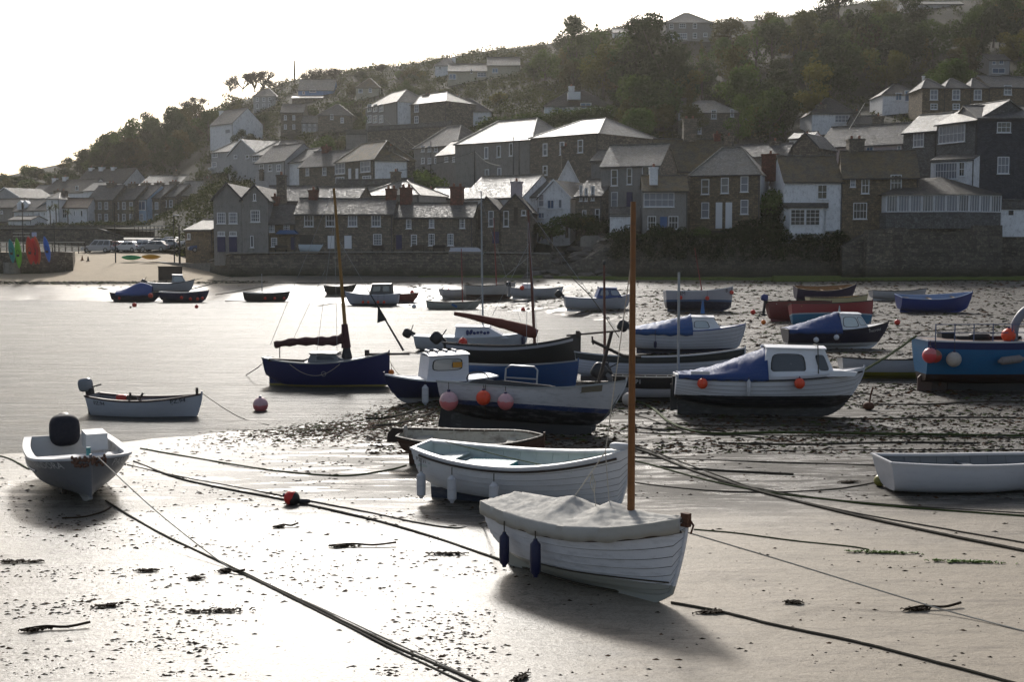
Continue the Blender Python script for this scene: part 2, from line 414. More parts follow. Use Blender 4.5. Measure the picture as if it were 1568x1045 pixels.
# --- wet sand of the harbour bed
def sand_material():
    m = NT('wet_harbour_sand')
    P = m.coord((1, 1, 1)); tc = m.n('ShaderNodeTexCoord'); sx = m.n('ShaderNodeSeparateXYZ'); m.l(tc.outputs['Object'], sx.inputs[0])
    st = m.coord((.45, 1.4, 1)); st2 = m.coord((.22, 1.3, 1))
    big = m.noise(m.coord((.6, 1, 1)), .09, 5, .6)
    mid = m.noise(st, .55, 6, .62); fine = m.noise(m.coord((.75, 1.2, 1)), 5, 6, .72); finest = m.noise(m.coord((.8, 1.2, 1)), 24, 5, .7)
    streak = m.noise(st2, 1.7, 7, .68, .4)
    def mr(v, a, b, c=0.0, d=1.0):
        nd = m.n('ShaderNodeMapRange'); nd.interpolation_type = 'SMOOTHSTEP'
        m.l(v, nd.inputs[0]); nd.inputs[1].default_value = a; nd.inputs[2].default_value = b; nd.inputs[3].default_value = c; nd.inputs[4].default_value = d
        return nd.outputs[0]
    X, Y, Z = sx.outputs[0], sx.outputs[1], sx.outputs[2]
    # muddy, weed strewn middle of the harbour; clean dry sand close by on one side and on the beach
    yy = m.math('ADD', Y, m.math('MULTIPLY', m.math('SUBTRACT', big, .5), 22))
    mud = m.math('MULTIPLY', mr(yy, 23, 30), mr(yy, 150, 118), True)
    mud = m.math('MULTIPLY', mud, m.math('ADD', mr(X, -12, 0, .3, 1.0), 0.0), True)
    dryx = m.math('MULTIPLY', mr(m.math('ADD', X, m.math('MULTIPLY', m.math('SUBTRACT', mid, .5), 3)), -1.5, 3.2), mr(yy, 30, 22), True)
    beach = m.math('MULTIPLY', mr(Z, .9, 1.5), mr(X, -22, -36))
    dry = m.math('MAXIMUM', dryx, beach)
    tan_ = m.mix(m.ramp(mid, [(.3, 0.0), (.7, 1.0)]), (.30, .255, .19), (.38, .32, .245))
    wet = m.mix(m.ramp(mid, [(.3, 0.0), (.7, 1.0)]), (.17, .158, .138), (.25, .232, .20))
    c = m.mix(dry, wet, tan_)
    c = m.mix(beach, c, (.50, .40, .27))
    mudc = m.mix(m.ramp(fine, [(.35, 0.0), (.65, 1.0)]), (.014, .011, .008), (.06, .05, .036))
    mk = m.math('MULTIPLY', mud, m.ramp(streak, [(.44, 0.0), (.52, 1.0)]), True)
    c = m.mix(mk, c, mudc)
    # weed flecks
    fl = m.math('MULTIPLY', m.ramp(fine, [(.52, 0.0), (.58, 1.0)]), m.ramp(mid, [(.40, 0.0), (.54, 1.0)]))
    flk = m.math('MULTIPLY', fl, m.math('SUBTRACT', 1.0, m.math('MULTIPLY', dry, .85)), True)
    c = m.mix(m.math('MULTIPLY', flk, .85), c, (.03, .022, .014))
    c = m.mix(m.math('MULTIPLY', m.ramp(finest, [(.53, 0.0), (.60, .9)]), m.math('SUBTRACT', 1.0, m.math('MULTIPLY', dry, .7))), c, (.05, .04, .028))
    c = m.mix(m.ramp(m.noise(m.coord((.35, 1.6, 1)), 2.6, 6, .75, .3), [(.5, 0.0), (.66, .35)]), c, (.05, .042, .034))
    c = m.mix(m.ramp(m.noise(m.coord((1, 1, 1)), 60, 3, .6), [(.5, 0.0), (.7, .5)]), c, (.05, .043, .034))
    m.col(c)
    puddle = m.ramp(streak, [(.30, 1.0), (.45, 0.0)])
    r = m.math('ADD', .235, m.math('MULTIPLY', finest, .16))
    r = m.math('ADD', r, m.math('MULTIPLY', dry, .28)); r = m.math('ADD', r, m.math('MULTIPLY', mk, .45))
    r = m.math('SUBTRACT', r, m.math('MULTIPLY', m.math('MULTIPLY', puddle, mud), .2))
    r = m.math('ADD', r, m.math('MULTIPLY', beach, .3), True)
    m.rough(r); m.b.inputs['IOR'].default_value = 1.42
    h = m.math('ADD', m.math('MULTIPLY', fine, .55), m.math('MULTIPLY', finest, .22))
    h = m.math('ADD', h, m.math('MULTIPLY', mid, 1.2)); h = m.math('ADD', h, m.math('MULTIPLY', mk, .5))
    b = m.bump(h, .55, .07)
    return m.mat
rows = list(np.geomspace(9, 30, 90)) + list(np.geomspace(30.3, 182, 170))
grid_mesh('sand', -1100, 2700, 230, rows, bed, sand_material())

# --- sea water lying in the low part of the harbour
def water_material():
    m = NT('harbour_water'); m.col((.035, .04, .036)); m.b.inputs['IOR'].default_value = 1.33
    m.rough(m.ramp(m.noise(m.coord((.25, 1.5, 1)), .9, 6, .7, .4), [(.40, .32), (.50, .40), (.60, .46)]))
    a = m.noise(m.coord((.35, 1.7, 1)), 1.3, 7, .78, .6); b = m.noise(m.coord((.35, 1, 1)), .25, 3, .5); c = m.noise(m.coord((.6, 1.5, 1)), 6, 3, .6)
    h = m.math('ADD', m.math('MULTIPLY', a, 1.0), m.math('MULTIPLY', b, 1.3)); h = m.math('ADD', h, m.math('MULTIPLY', c, .22))
    m.bump(h, 1.0, .30)
    return m.mat
mb = MB(); mb.add([(-260, 8, 0), (120, 8, 0), (120, 175, 0), (-260, 175, 0)], [(0, 1, 2, 3)])
o = mb.build('water', water_material()); o['kind'] = 'structure'

# --- village hillside
def hill_material():
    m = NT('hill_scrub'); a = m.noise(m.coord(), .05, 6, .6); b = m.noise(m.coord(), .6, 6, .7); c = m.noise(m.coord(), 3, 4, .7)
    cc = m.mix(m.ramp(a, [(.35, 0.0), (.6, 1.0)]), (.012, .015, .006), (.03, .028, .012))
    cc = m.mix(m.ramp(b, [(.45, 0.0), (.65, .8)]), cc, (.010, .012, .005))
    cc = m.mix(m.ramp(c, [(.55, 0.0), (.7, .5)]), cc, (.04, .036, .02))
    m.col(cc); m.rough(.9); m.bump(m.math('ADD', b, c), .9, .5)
    return m.mat
hrows = list(np.linspace(151, 200, 34)) + list(np.linspace(203, 470, 80)) + [520, 600, 700]
landv = lambda xs, ys: [land(a, b) - (.05 if b < 153 else 0) for a, b in zip(xs, ys)]
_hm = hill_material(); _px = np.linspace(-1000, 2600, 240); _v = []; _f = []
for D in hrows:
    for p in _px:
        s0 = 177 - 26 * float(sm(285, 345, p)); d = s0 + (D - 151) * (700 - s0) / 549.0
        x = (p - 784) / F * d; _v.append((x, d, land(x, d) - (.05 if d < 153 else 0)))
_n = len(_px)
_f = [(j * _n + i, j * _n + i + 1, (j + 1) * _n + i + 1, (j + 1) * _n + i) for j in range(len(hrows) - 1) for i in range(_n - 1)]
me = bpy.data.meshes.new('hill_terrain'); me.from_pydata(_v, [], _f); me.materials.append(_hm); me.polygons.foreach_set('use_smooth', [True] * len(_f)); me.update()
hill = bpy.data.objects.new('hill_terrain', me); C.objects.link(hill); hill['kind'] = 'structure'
# ground sheet beyond everything, far out to the horizon
mb = MB(); mb.add([(-3000, -600, -1.2), (3000, -600, -1.2), (3000, 3200, -1.2), (-3000, 3200, -1.2)], [(0, 1, 2, 3)])
farm = NT('outer_ground'); farm.col((.10, .09, .07)); farm.rough(.8)
o = mb.build('ground', farm.mat); o['kind'] = 'structure'

# --- quay paving behind the harbour wall and the slip
concrete = render_wall('weathered_concrete', (.26, .24, .21), .75, .5)
asph = render_wall('quay_paving', (.20, .19, .175), .6, .4)
def strip(name, poly, mat, kind='structure', h=0.12):
    """poly: list of (px,D) ; laid on the land function"""
    mb = MB(); n = len(poly)
    return mb
rub1 = stone('granite_rubble_wall', (.24, .205, .16), (.09, .08, .068), (.03, .028, .024), 1.0, .8, .38, .55, (.03, .03, .018), .8, .12, 2.6)
rub2 = stone('dark_boulder_wall', (.20, .175, .14), (.07, .064, .055), (.02, .02, .018), 1.0, .95, .5, .6, (.022, .024, .012), .75, .18, 2.6)
moss = paint('green_algae_concrete', (.11, .14, .022), .7, .7, (.03, .035, .01))

def wall_run(name, pts, th, mat, label, cat='wall', cap=None, batter=0.0, z0=-1.0, group=None, sub=1.2):
    """stone wall along pts = [(px, D, row_top)], thickness th going away from the harbour; top follows the rows"""
    P = []
    for i in range(len(pts) - 1):
        a, b = pts[i], pts[i + 1]
        A = at(a[0], a[2], a[1]); B = at(b[0], b[2], b[1]); n = max(1, int((B - A).length / sub))
        for k in range(n): P.append(A.lerp(B, k / n))
    P.append(at(pts[-1][0], pts[-1][2], pts[-1][1]))
    mb = MB(); nz = 6
    vs = []
    for i, p in enumerate(P):
        t = (P[min(i + 1, len(P) - 1)] - P[max(i - 1, 0)]); t.z = 0; t.normalize(); nrm = Vector((t.y, -t.x, 0))
        if nrm.y > 0: nrm = -nrm
        jit = mn.noise(Vector((p.x * .9, p.y, 1))) * .12
        for k in range(nz + 1):
            f = k / nz; z = z0 + (p.z - z0) * f
            off = batter * (1 - f) + mn.noise(Vector((p.x * 1.3, z * 1.9, 2))) * .10
            q = p + nrm * off; vs.append((q.x, q.y, z + (jit if k == nz else 0)))
        q = p - nrm * th; vs.append((q.x, q.y, p.z + jit)); vs.append((q.x, q.y, z0))
    m_ = nz + 3; fs = []
    for i in range(len(P) - 1):
        for k in range(m_ - 1): fs.append((i * m_ + k, (i + 1) * m_ + k, (i + 1) * m_ + k + 1, i * m_ + k + 1))
    fs.append(list(range(m_))); fs.append([(len(P) - 1) * m_ + k for k in reversed(range(m_))])
    mb.add(vs, fs, 0, False)
    root = mb.build(name, mat); tag(root, label, cat, group)
    if cap:
        cb = MB(); vs = []
        for i, p in enumerate(P):
            t = (P[min(i + 1, len(P) - 1)] - P[max(i - 1, 0)]); t.z = 0; t.normalize(); nrm = Vector((t.y, -t.x, 0))
            if nrm.y > 0: nrm = -nrm
            for o_, zz in ((.12, .14), (.12, .30), (-th - .05, .30), (-th - .05, .14)):
                q = p + nrm * o_; vs.append((q.x, q.y, p.z + zz))
        fs = [(i * 4 + k, (i + 1) * 4 + k, (i + 1) * 4 + (k + 1) % 4, i * 4 + (k + 1) % 4) for i in range(len(P) - 1) for k in range(4)]
        fs += [(0, 1, 2, 3), [(len(P) - 1) * 4 + k for k in (3, 2, 1, 0)]]
        cb.add(vs, fs); cb.build('coping', cap, root)
    return root
wall_run('harbour_wall', [(322, 158, 402), (352, 150.2, 391), (480, 149.5, 389), (700, 149.5, 389), (842, 149.8, 391)], 1.6, rub1, 'long granite harbour wall below the quayside cottages', cap=concrete, batter=.5)
wall_run('slip_wall', [(166, 166, 400), (240, 163, 401), (300, 160, 404), (323, 158.5, 402)], .9, concrete, 'low concrete wall along the head of the sandy beach', z0=1.0)
wall_run('retaining_wall', [(930, 150.5, 368), (1000, 150, 362), (1130, 150, 366), (1200, 150, 372), (1296, 150, 378)], 1.4, rub2, 'rough boulder retaining wall under the bushes and gardens', batter=1.0)
wall_run('retaining_wall', [(1290, 147.6, 376), (1345, 147.4, 352), (1400, 147.4, 347), (1470, 147, 345), (1535, 147, 345)], 4.2, rub2, 'tall dark stone foundation wall under the glazed sunroom', batter=.6)
wall_run('retaining_wall', [(1534, 149.6, 352), (1600, 149, 340), (1760, 147, 330), (2300, 140, 330)], 1.5, rub2, 'dark shaded stone wall beside the foundation of the slate house', batter=.4)
wall_run('rock_bank', [(832, 149.2, 394), (850, 149, 408), (872, 148.8, 403), (893, 148.6, 398), (915, 148.8, 386), (940, 149.4, 366)], 6.5, rub2, 'broken bank of weedy rock between the harbour wall and the garden wall', 'bank', batter=1.6, sub=.7)
# buttress on the wall
mb = MB(); a = at(1340, 352, 146.2); mb.prism([(a.x - 1.2, -1), (a.x + 2.6, -1), (a.x + 1.9, a.z), (a.x - .9, a.z)], a.y - .3, a.y + 1.6)
tag(mb.build('buttress', rub1), 'pale stone buttress against the foundation wall beside the sunroom', 'buttress')
# algae covered ledge at the wall's foot
wall_run('ledge', [(640, 147.4, 424), (800, 146.5, 422), (1000, 145, 425), (1300, 143.5, 426), (1600, 142, 424), (2300, 136, 424)], 2.4, moss, 'low algae covered concrete ledge along the foot of the harbour walls', 'ledge', batter=.1)
mb = MB(); a = at(1235, 424, 142.0); mb.box((a.x, a.y, a.z - .5), (7.6, 1.2, 1.2)); tag(mb.build('ledge_step', moss), 'square green algae covered step jutting from the ledge', 'step')

# loose boulders and rock slope between the walls
def rock(c, s, seed, mat, nu=10, nv=7):
    mb = MB(); vs = []
    for j in range(nv + 1):
        ph = -math.pi / 2 + math.pi * j / nv
        for i in range(nu):
            th = 2 * math.pi * i / nu
            v = Vector((math.cos(ph) * math.cos(th), math.cos(ph) * math.sin(th), math.sin(ph)))
            k = 1 + .45 * mn.noise(v * 1.3 + Vector((seed, 0, 0))) + .2 * mn.noise(v * 3.1 + Vector((0, seed, 0)))
            vs.append((c[0] + v.x * s[0] * k, c[1] + v.y * s[1] * k, c[2] + v.z * s[2] * k))
    fs = [(j * nu + i, j * nu + (i + 1) % nu, (j + 1) * nu + (i + 1) % nu, (j + 1) * nu + i) for j in range(nv) for i in range(nu)]
    mb.add(vs, fs, 0, False); return mb
rockm = paint('wet_shore_rock', (.10, .09, .078), .7, .7, (.025, .024, .018))
rl = []
for i in range(46):
    px = random.uniform(800, 945); D = random.uniform(146.4, 158)
    x = (px - 784) / F * D; z = max(land(x, max(D, 150)), 0) if D > 150 else bed1(x, D)
    s = random.uniform(.3, .85)
    rb = rock((0, 0, 0), (s * 1.5, s, s * .55), i * 3.7, rockm)
    o = rb.build('boulder', rockm); o.location = (x, D, z + s * .2 + (1.0 * (D - 146.4) / 3.6 if D < 150 else 0))
    tag(o, 'flat dark wet boulder on the rocky slope between the two harbour walls', 'boulder', 'boulders heaped between the harbour walls')

# low rubble and weed at the foot of the ledge: uncountable
def lump(mb, x, y, z, r, flat=.45, mi=0):
    n = 6; a0 = random.random() * 6.3; vs = [(x, y, z + r * flat)]
    sx_, sy_ = random.uniform(.6, 1.9), random.uniform(.5, 1.0)
    for k in range(n):
        a = a0 + k * 2 * math.pi / n; q = r * random.uniform(.6, 1.25)
        vs.append((x + math.cos(a) * q * sx_, y + math.sin(a) * q * sy_, z - .02 * r))
    mb.add(vs, [(0, 1 + k, 1 + (k + 1) % n) for k in range(n)], mi, False)
def scatter(n, f, name, mats, label_kind='stuff'):
    mb = MB()
    pts = [f(i) for i in range(n)]; pts = [p for p in pts if p]
    xs = np.array([p[0] for p in pts]); ys = np.array([p[1] for p in pts]); zs = bed(xs, ys)
    for p, z in zip(pts, zs):
        lump(mb, p[0], p[1], max(float(z), -.02), p[2], p[3] if len(p) > 3 else .45, p[4] if len(p) > 4 else 0)
    o = mb.build(name, mats, fix=False); o['kind'] = 'stuff'; return o
weedg = paint('green_seaweed', (.04, .055, .010), .85, .6, (.02, .025, .006), spec=.15)
weedr = paint('rusty_seaweed', (.07, .03, .010), .85, .6, (.03, .015, .006), spec=.15)
stones = paint('shore_pebble', (.045, .04, .035), .75, .5, (.02, .02, .016), spec=.2)
def pix_pt(px, py):
    p = onz(px, py, .08); return p.x, p.y
def f1(i):      # foreground flecks, dense on one side, clumped by noise
    px, py = random.uniform(-60, 1600), 1045 - 365 * random.random() ** 1.1
    x, y = pix_pt(px, py)
    if wdist(x, y)[0] < .2: return None
    dens = .30 + 1.3 * mn.noise(Vector((x * .5, y * .9, 2))) + .5 * mn.noise(Vector((x * 2, y * 3, 8)))
    dens *= (1.0 if px < 760 else .12 if py > 770 else .6)
    if random.random() > dens: return None
    return x, y, random.choice([.009, .012, .015, .020, .028, .045]) * (y / 22) ** .55, .5, random.choice([0, 0, 0, 2, 3])
scatter(26000, f1, 'seaweed_flecks', [weed, weedg, weedr, stones])
def f2(i):      # muddy middle
    px, py = random.uniform(560, 1620), random.uniform(436, 700)
    x, y = pix_pt(px, py)
    if wdist(x, y)[0] < .3 or y > 141: return None
    dens = .62 + 1.5 * mn.noise(Vector((x * .22, y * .5, 12))) + (.25 if px > 950 else 0)
    if random.random() > dens: return None
    return x, y, random.choice([.025, .035, .05, .07, .11]) * (y / 45) ** .8, .5, random.choice([0, 0, 1, 2, 3])
scatter(30000, f2, 'seaweed_and_stones', [weed, weedg, weedr, stones])
def f3(i):      # tide line wrack: water's edge, foot of ledge, left beach
    r = random.random()
    if r < .42:
        px = random.gauss(520, 95); py = 668 - (px - 330) * .07 + random.gauss(0, 13)
    elif r < .6: px = random.uniform(560, 720); py = random.gauss(632, 16)
    elif r < .85: px = random.uniform(1130, 1620); py = random.gauss(441 - (px - 1130) * .004, 4.5)
    else: px = random.gauss(165, 45) if random.random() < .7 else random.uniform(0, 420); py = random.gauss(447, 2.2)
    x, y = pix_pt(px, py)
    if y > 143: y = 141 + random.random() * 2
    if wdist(x, y)[0] < -.5: return None
    return x, y, random.choice([.03, .04, .055, .085]) * (y / 40) ** .9, .35, random.choice([0, 2, 2, 1] if r < .6 else [3, 3, 1, 1, 0])
scatter(9500, f3, 'tide_wrack', [weed, weedg, weedr, stones])
# ================================================================== HOUSES
WALLS = {
 'stone': stone('granite_cottage_stone', (.27, .225, .175), (.11, .097, .08), (.06, .053, .045), 1.0, .6, .28, .35),
 'brown': stone('ochre_cottage_stone', (.27, .205, .13), (.12, .097, .065), (.06, .05, .04), 1.0, .5, .25, .3),
 'grey': render_wall('grey_cement_render', (.26, .25, .235)),
 'pale': render_wall('pale_grey_render', (.42, .42, .43)),
 'white': render_wall('whitewashed_render', (.82, .83, .85), .7, .22),
 'cream': render_wall('cream_render', (.50, .46, .36)),
 'blue': render_wall('sky_blue_render', (.22, .36, .62)),
 'bright': render_wall('powder_blue_render', (.36, .50, .66)),
 'slatehung': slate('hung_slate', (.075, .083, .105), .15, (.06, .06, .05), .6),
 'greyslate': slate('grey_hung_slate', (.17, .175, .18), .3, (.10, .09, .06), .7),
 'pink': render_wall('faded_pink_render', (.50, .43, .45)),
 'brick': stone('red_brick', (.22, .07, .045), (.16, .05, .035), (.12, .09, .07), 3.0, .5, .2, .3)}
ROOFS = {
 's': slate('grey_slate_roof', (.15, .145, .14), .35),
 'm': slate('mossy_slate_roof', (.14, .12, .08), .85, (.16, .105, .03)),
 'l': slate('pale_scantle_roof', (.25, .235, .20), .4, (.15, .12, .06), .36, .9),
 'd': slate('dark_slate_roof', (.075, .07, .065), .3),
 'r': slate('reddish_tile_roof', (.14, .085, .06), .4)}
lead = paint('lead_and_gutter', (.05, .05, .055), .5, .3)
potm = paint('terracotta_pot', (.24, .10, .06), .8, .4)
gl = glass(); glb = glass('bluish_window_glass', (.06, .12, .22), .1)
bluep = paint('royal_blue_door_paint', (.012, .09, .26), .4, .1)
navyp = paint('navy_door_paint', (.022, .022, .09), .5, .2)
DOORM = {'db': bluep, 'dn': navyp, 'dw': winframe, 'dd': darkwood}

def fplane(A, B):
    """facade plane: A left foot, B right foot (world, xy used) -> matrix (local x along facade, y into the house, z up) and pixel->local"""
    t = Vector((B.x - A.x, B.y - A.y, 0)); L = t.length; t.normalize(); n = Vector((-t.y, t.x, 0))
    M = Matrix(((t.x, n.x, 0, A.x), (t.y, n.y, 0, A.y), (0, 0, 1, A.z), (0, 0, 0, 1)))
    def loc(px, py, off=0.0):
        d = ray(px, py); o = Vector((0, 0, CAMH)); a = A + n * off
        k = (a - o).dot(n) / d.dot(n); p = o + d * k
        q = p - A; return q.dot(t), p.z - A.z
    return M, L, t, n, loc

def window_mb(w, h, nx=2, ny=2, bar=.035, fr=.07, sill=True):
    """window centred at the origin in the x-z plane, facing -y; frame and bars"""
    f = MB(); d = .10
    f.box((0, -.02, h / 2 - fr / 2), (w, d, fr)); f.box((0, -.02, -h / 2 + fr / 2), (w, d, fr))
    for s in (-1, 1): f.box((s * (w / 2 - fr / 2), -.02, 0), (fr, d, h - 2 * fr))
    for i in range(1, nx): f.box((-w / 2 + w * i / nx, -.005, 0), (bar, .05, h - 2 * fr))
    for j in range(1, ny):
        f.box((0, -.008, -h / 2 + h * j / ny), (w - 2 * fr, .056, bar * (1.6 if j * 2 == ny else 1)))
    if sill: f.box((0, -.07, -h / 2 - .05), (w + .16, .20, .09))
    g = MB(); g.add([(-w / 2 + fr, .02, -h / 2 + fr), (w / 2 - fr, .02, -h / 2 + fr), (w / 2 - fr, .02, h / 2 - fr), (-w / 2 + fr, .02, h / 2 - fr)], [(0, 1, 2, 3)])
    return f, g
HOUSES = []
glc = paint('pale_sky_reflection_pane', (.20, .215, .25), .25, .4, (.08, .08, .09)); gld = glass('sky_lit_pane', (.10, .12, .15), .04); gld.node_tree.nodes['Principled BSDF'].inputs['Specular IOR Level'].default_value = 1.0  # pane colours lightened to stand for reflected sky
def put_window(root, x, z, w, h, sty, yoff, fine, ang=0, pos=None):
    P = pos if pos else (x, yoff, z)
    if sty in DOORM:
        f = MB(); f.box((0, -.03, h / 2), (w + .16, .12, .12)) if False else None
        f.box((0, -.02, 0), (w, .08, h)); f.box((0, -.07, h * .22), (w * .7, .03, h * .34)); f.box((0, -.07, -h * .22), (w * .7, .03, h * .36))
        o = f.build('door', DOORM[sty], root); o.location = P; o.rotation_euler = (0, 0, ang)
        g = MB(); g.box((w * .36, -.10, -.05), (.05, .06, .05)); g.build('handle', steel, o)
        return
    if sty == 'hole':
        f = MB(); f.box((0, 0, 0), (w, .06, h)); o = f.build('opening', black, root); o.location = P; o.rotation_euler = (0, 0, ang); return
    nx, ny = {'s': (2, 2), 'm': (3, 4), 'p': (1, 2), 'b': (2, 1), 'o': (1, 1), 'a': (2, 3), 'n': (4, 3)}.get(sty, (2, 2)) if not sty[0].isdigit() else (int(sty[:-1]), 2)
    k = 1.0 if fine else 1.5
    f, g = window_mb(w, h, nx, ny, .04 * k, .09 * k)
    o = f.build('window', winframe if sty != 'b' else winframe, root, fix=False); o.location = P; o.rotation_euler = (0, 0, ang)
    g.build('pane', glb if sty == 'b' else random.choice([gl, gl, gld, glc]) if w < 2.2 else glc, o, fix=False)

def house(name, label, x0, x1, yb, ye, yr, D=None, D1=None, dp=7.0, roof='gable', wall='stone', rm='s', wins=(), chim=(), side=None, ex=3.0, group=None, cat='house', swins=(), over=.25, hipf=.5):
    """x0,x1: photo columns of the front's corners; yb, ye, yr: rows of foot, eaves, ridge; D, D1: distances of the two corners"""
    if D is None:
        h_ = hit((x0 + x1) / 2, yb); D = h_.y if h_ else 300
    if D1 is None: D1 = D
    fine = D < 190
    A = at(x0, yb, D); B = at(x1, yb, D1); zb = min(A.z, B.z); A.z = zb
    M, L, t, n, loc = fplane(A, B)
    root = empty(name, label=label, cat=cat, group=group); root.matrix_world = M
    ze = loc((x0 + x1) / 2, ye)[1]
    if roof == 'gfront':
        zr = loc((x0 + x1) / 2, yr)[1]
    else:
        zr = loc((x0 + x1) / 2, yr, dp / 2)[1]
    zr = max(zr, ze + .8)
    wm = MB()
    wm.box((L / 2, dp / 2, (ze - ex) / 2), (L, dp, ze + ex))
    if side:
        wm.m[-6:] = [0 if True else 0] * 6
        wm.m[-5] = 1; wm.m[-6] = 1     # faces at x- and x+
    ov = over; th = .14
    if roof == 'gable':
        for xx, mi in ((0, 1 if side else 0), (L, 1 if side else 0)):
            s_ = 1 if xx else -1
            wm.add([(xx, 0, ze), (xx, dp, ze), (xx, dp / 2, zr - .02)], [(0, 1, 2)], mi)
        rmb = MB(); sl_ = (zr - ze) / (dp / 2)
        nseg = max(2, int(L / 1.2)); sag = min(.18, L * .008)
        for sgn in (0, 1):
            y0, y1 = (-ov, dp / 2) if sgn == 0 else (dp + ov, dp / 2)
            z0 = ze - sl_ * ov
            vs = []
            for i in range(nseg + 1):
                x = -ov * .6 + (L + ov * 1.2) * i / nseg; q = -sag * math.sin(math.pi * i / nseg) + mn.noise(Vector((x * .7 + A.x, sgn, 3))) * .05
                for yy, zz in ((y0, z0), ((y0 + y1) / 2, (z0 + zr) / 2 + q * .5), (y1, zr + q)):
                    vs += [(x, yy, zz), (x, yy, zz + th)]
            fs = []
            for i in range(nseg):
                a, b = i * 6, (i + 1) * 6
                fs += [(a + 1, b + 1, b + 3, a + 3), (a + 3, b + 3, b + 5, a + 5), (a, b, b + 1, a + 1), (a + 2, b + 2, b, a), (a + 4, b + 4, b + 2, a + 2)]
            fs += [(0, 1, 3, 2), (2, 3, 5, 4)]; e_ = nseg * 6; fs += [(e_, e_ + 2, e_ + 3, e_ + 1), (e_ + 2, e_ + 4, e_ + 5, e_ + 3)]
            rmb.add(vs, fs, 0)
        r = rmb.build('roof', ROOFS[rm], root, fix=False)
        k = MB(); k.tube([(-ov * .6, dp / 2, zr + th), (L / 2, dp / 2, zr + th - sag), (L + ov * .6, dp / 2, zr + th)], .11, 6); k.build('ridge_tiles', ROOFS['s'], r)
    elif roof == 'gfront':
        wm.add([(0, 0, ze), (L, 0, ze), (L / 2, 0, zr - .02)], [(0, 1, 2)], 0); wm.add([(0, dp, ze), (L, dp, ze), (L / 2, dp, zr - .02)], [(0, 2, 1)], 0)
        rmb = MB(); sl_ = (zr - ze) / (L / 2)
        for x0_, s_ in ((-ov, 1), (L + ov, -1)):
            z0 = ze - sl_ * ov
            vs = [(x0_, -ov, z0), (x0_, dp, z0), (L / 2, dp, zr), (L / 2, -ov, zr)]
            vs += [(a, b, c + th) for a, b, c in vs]
            rmb.add(vs, [(0, 1, 2, 3), (7, 6, 5, 4), (0, 3, 7, 4), (0, 4, 5, 1), (1, 5, 6, 2)], 0)
        r = rmb.build('roof', ROOFS[rm], root)
        bb = MB()
        for x0_ in (-ov, L + ov):
            z0 = ze - sl_ * ov
            p0, p1 = Vector((x0_, -ov - .05, z0)), Vector((L / 2, -ov - .05, zr))
            bb.add([p0, p1, p1 + Vector((0, 0, .26)), p0 + Vector((0, 0, .26)), p0 + Vector((0, .04, 0)), p1 + Vector((0, .04, 0)), p1 + Vector((0, .04, .26)), p0 + Vector((0, .04, .26))],
                   [(0, 1, 2, 3), (4, 7, 6, 5), (3, 2, 6, 7), (0, 4, 5, 1)], 0)
        bb.build('bargeboard', winframe if wall in ('white', 'pale', 'blue') else lead, r)
    else:
        rmb = MB(); hx = min(L * .45, dp * hipf); xs_, xe_ = -ov, L + ov; y0, y1 = -ov, dp + ov; z0 = ze - .12
        if hx * 2 >= L - .2: hx = L / 2 - .05
        vs = [(xs_, y0, z0), (xe_, y0, z0), (xe_, y1, z0), (xs_, y1, z0), (hx, dp / 2, zr), (L - hx, dp / 2, zr)]
        rmb.add(vs, [(0, 1, 5, 4), (1, 2, 5), (2, 3, 4, 5), (3, 0, 4), (3, 2, 1, 0)], 0)
        r = rmb.build('roof', ROOFS[rm], root)
        hb = MB()
        for a, b in ((0, 4), (1, 5), (2, 5), (3, 4), (4, 5)): hb.tube([Vector(vs[a]) + Vector((0, 0, .04)), Vector(vs[b]) + Vector((0, 0, .04))], .09, 5)
        hb.build('ridge_tiles', ROOFS['l' if rm != 'd' else 's'], r)
    wm.build('wall', [WALLS[wall], WALLS[side or wall]], root, fix=False)
    if roof != 'gfront':
        g = MB(); g.box((L / 2, -ov - .08, ze - .16), (L + ov, .12, .12)); g.box((L * .985, -.09, (ze - .2) / 2), (.09, .09, ze - .2)); g.build('gutter', lead, root)
    for wn in wins:
        px, py, pw, ph = wn[:4]; sty = wn[4] if len(wn) > 4 else 's'
        x, z = loc(px, py); w_ = abs(loc(px + pw / 2, py)[0] - loc(px - pw / 2, py)[0]); h_ = pw and abs(loc(px, py + ph / 2)[1] - loc(px, py - ph / 2)[1])
        put_window(root, x, z, w_, h_, sty, -.035, fine)
    for u, z, w_, h_, sty, sd_ in swins:      # side windows: position along the depth, metres
        if sd_ == 'R': put_window(root, 0, 0, w_, h_, sty, 0, fine, R(90), (L + .035, dp * u, z))
        else: put_window(root, 0, 0, w_, h_, sty, 0, fine, R(-90), (-.035, dp * u, z))
    for cz in chim:                            # (px, row top, width m, height m, material, pots, depth fraction)
        px, pt, cw, chh, cm, pots = cz[:6]; fr_ = cz[6] if len(cz) > 6 else .5
        x, z = loc(px, pt, dp * fr_)
        cb = MB(); cb.box((x, dp * fr_, z - chh / 2), (cw, cw * .8, chh)); cb.box((x, dp * fr_, z - .12), (cw + .18, cw * .8 + .18, .2))
        c_ = cb.build('chimney', WALLS[cm], root)
        for q in range(pots):
            pm = MB(); pm.lathe([(.0, z - .03), (.17, z - .03), (.14, z + .35), (.17, z + .4), (.10, z + .42), (0, z + .42)], (x + (q - (pots - 1) / 2) * cw * .5, dp * fr_, 0), 8)
            pm.build('chimney_pot', potm, c_)
    HOUSES.append((root, (x0 + x1) / 2, (yb + yr) / 2, label, A, B, D, x0, x1, yr, yb))
    return root, loc, L, ze, zr
def row(xs, y, w, h, s='s'): return [(x, y, w, h, s) for x in xs]

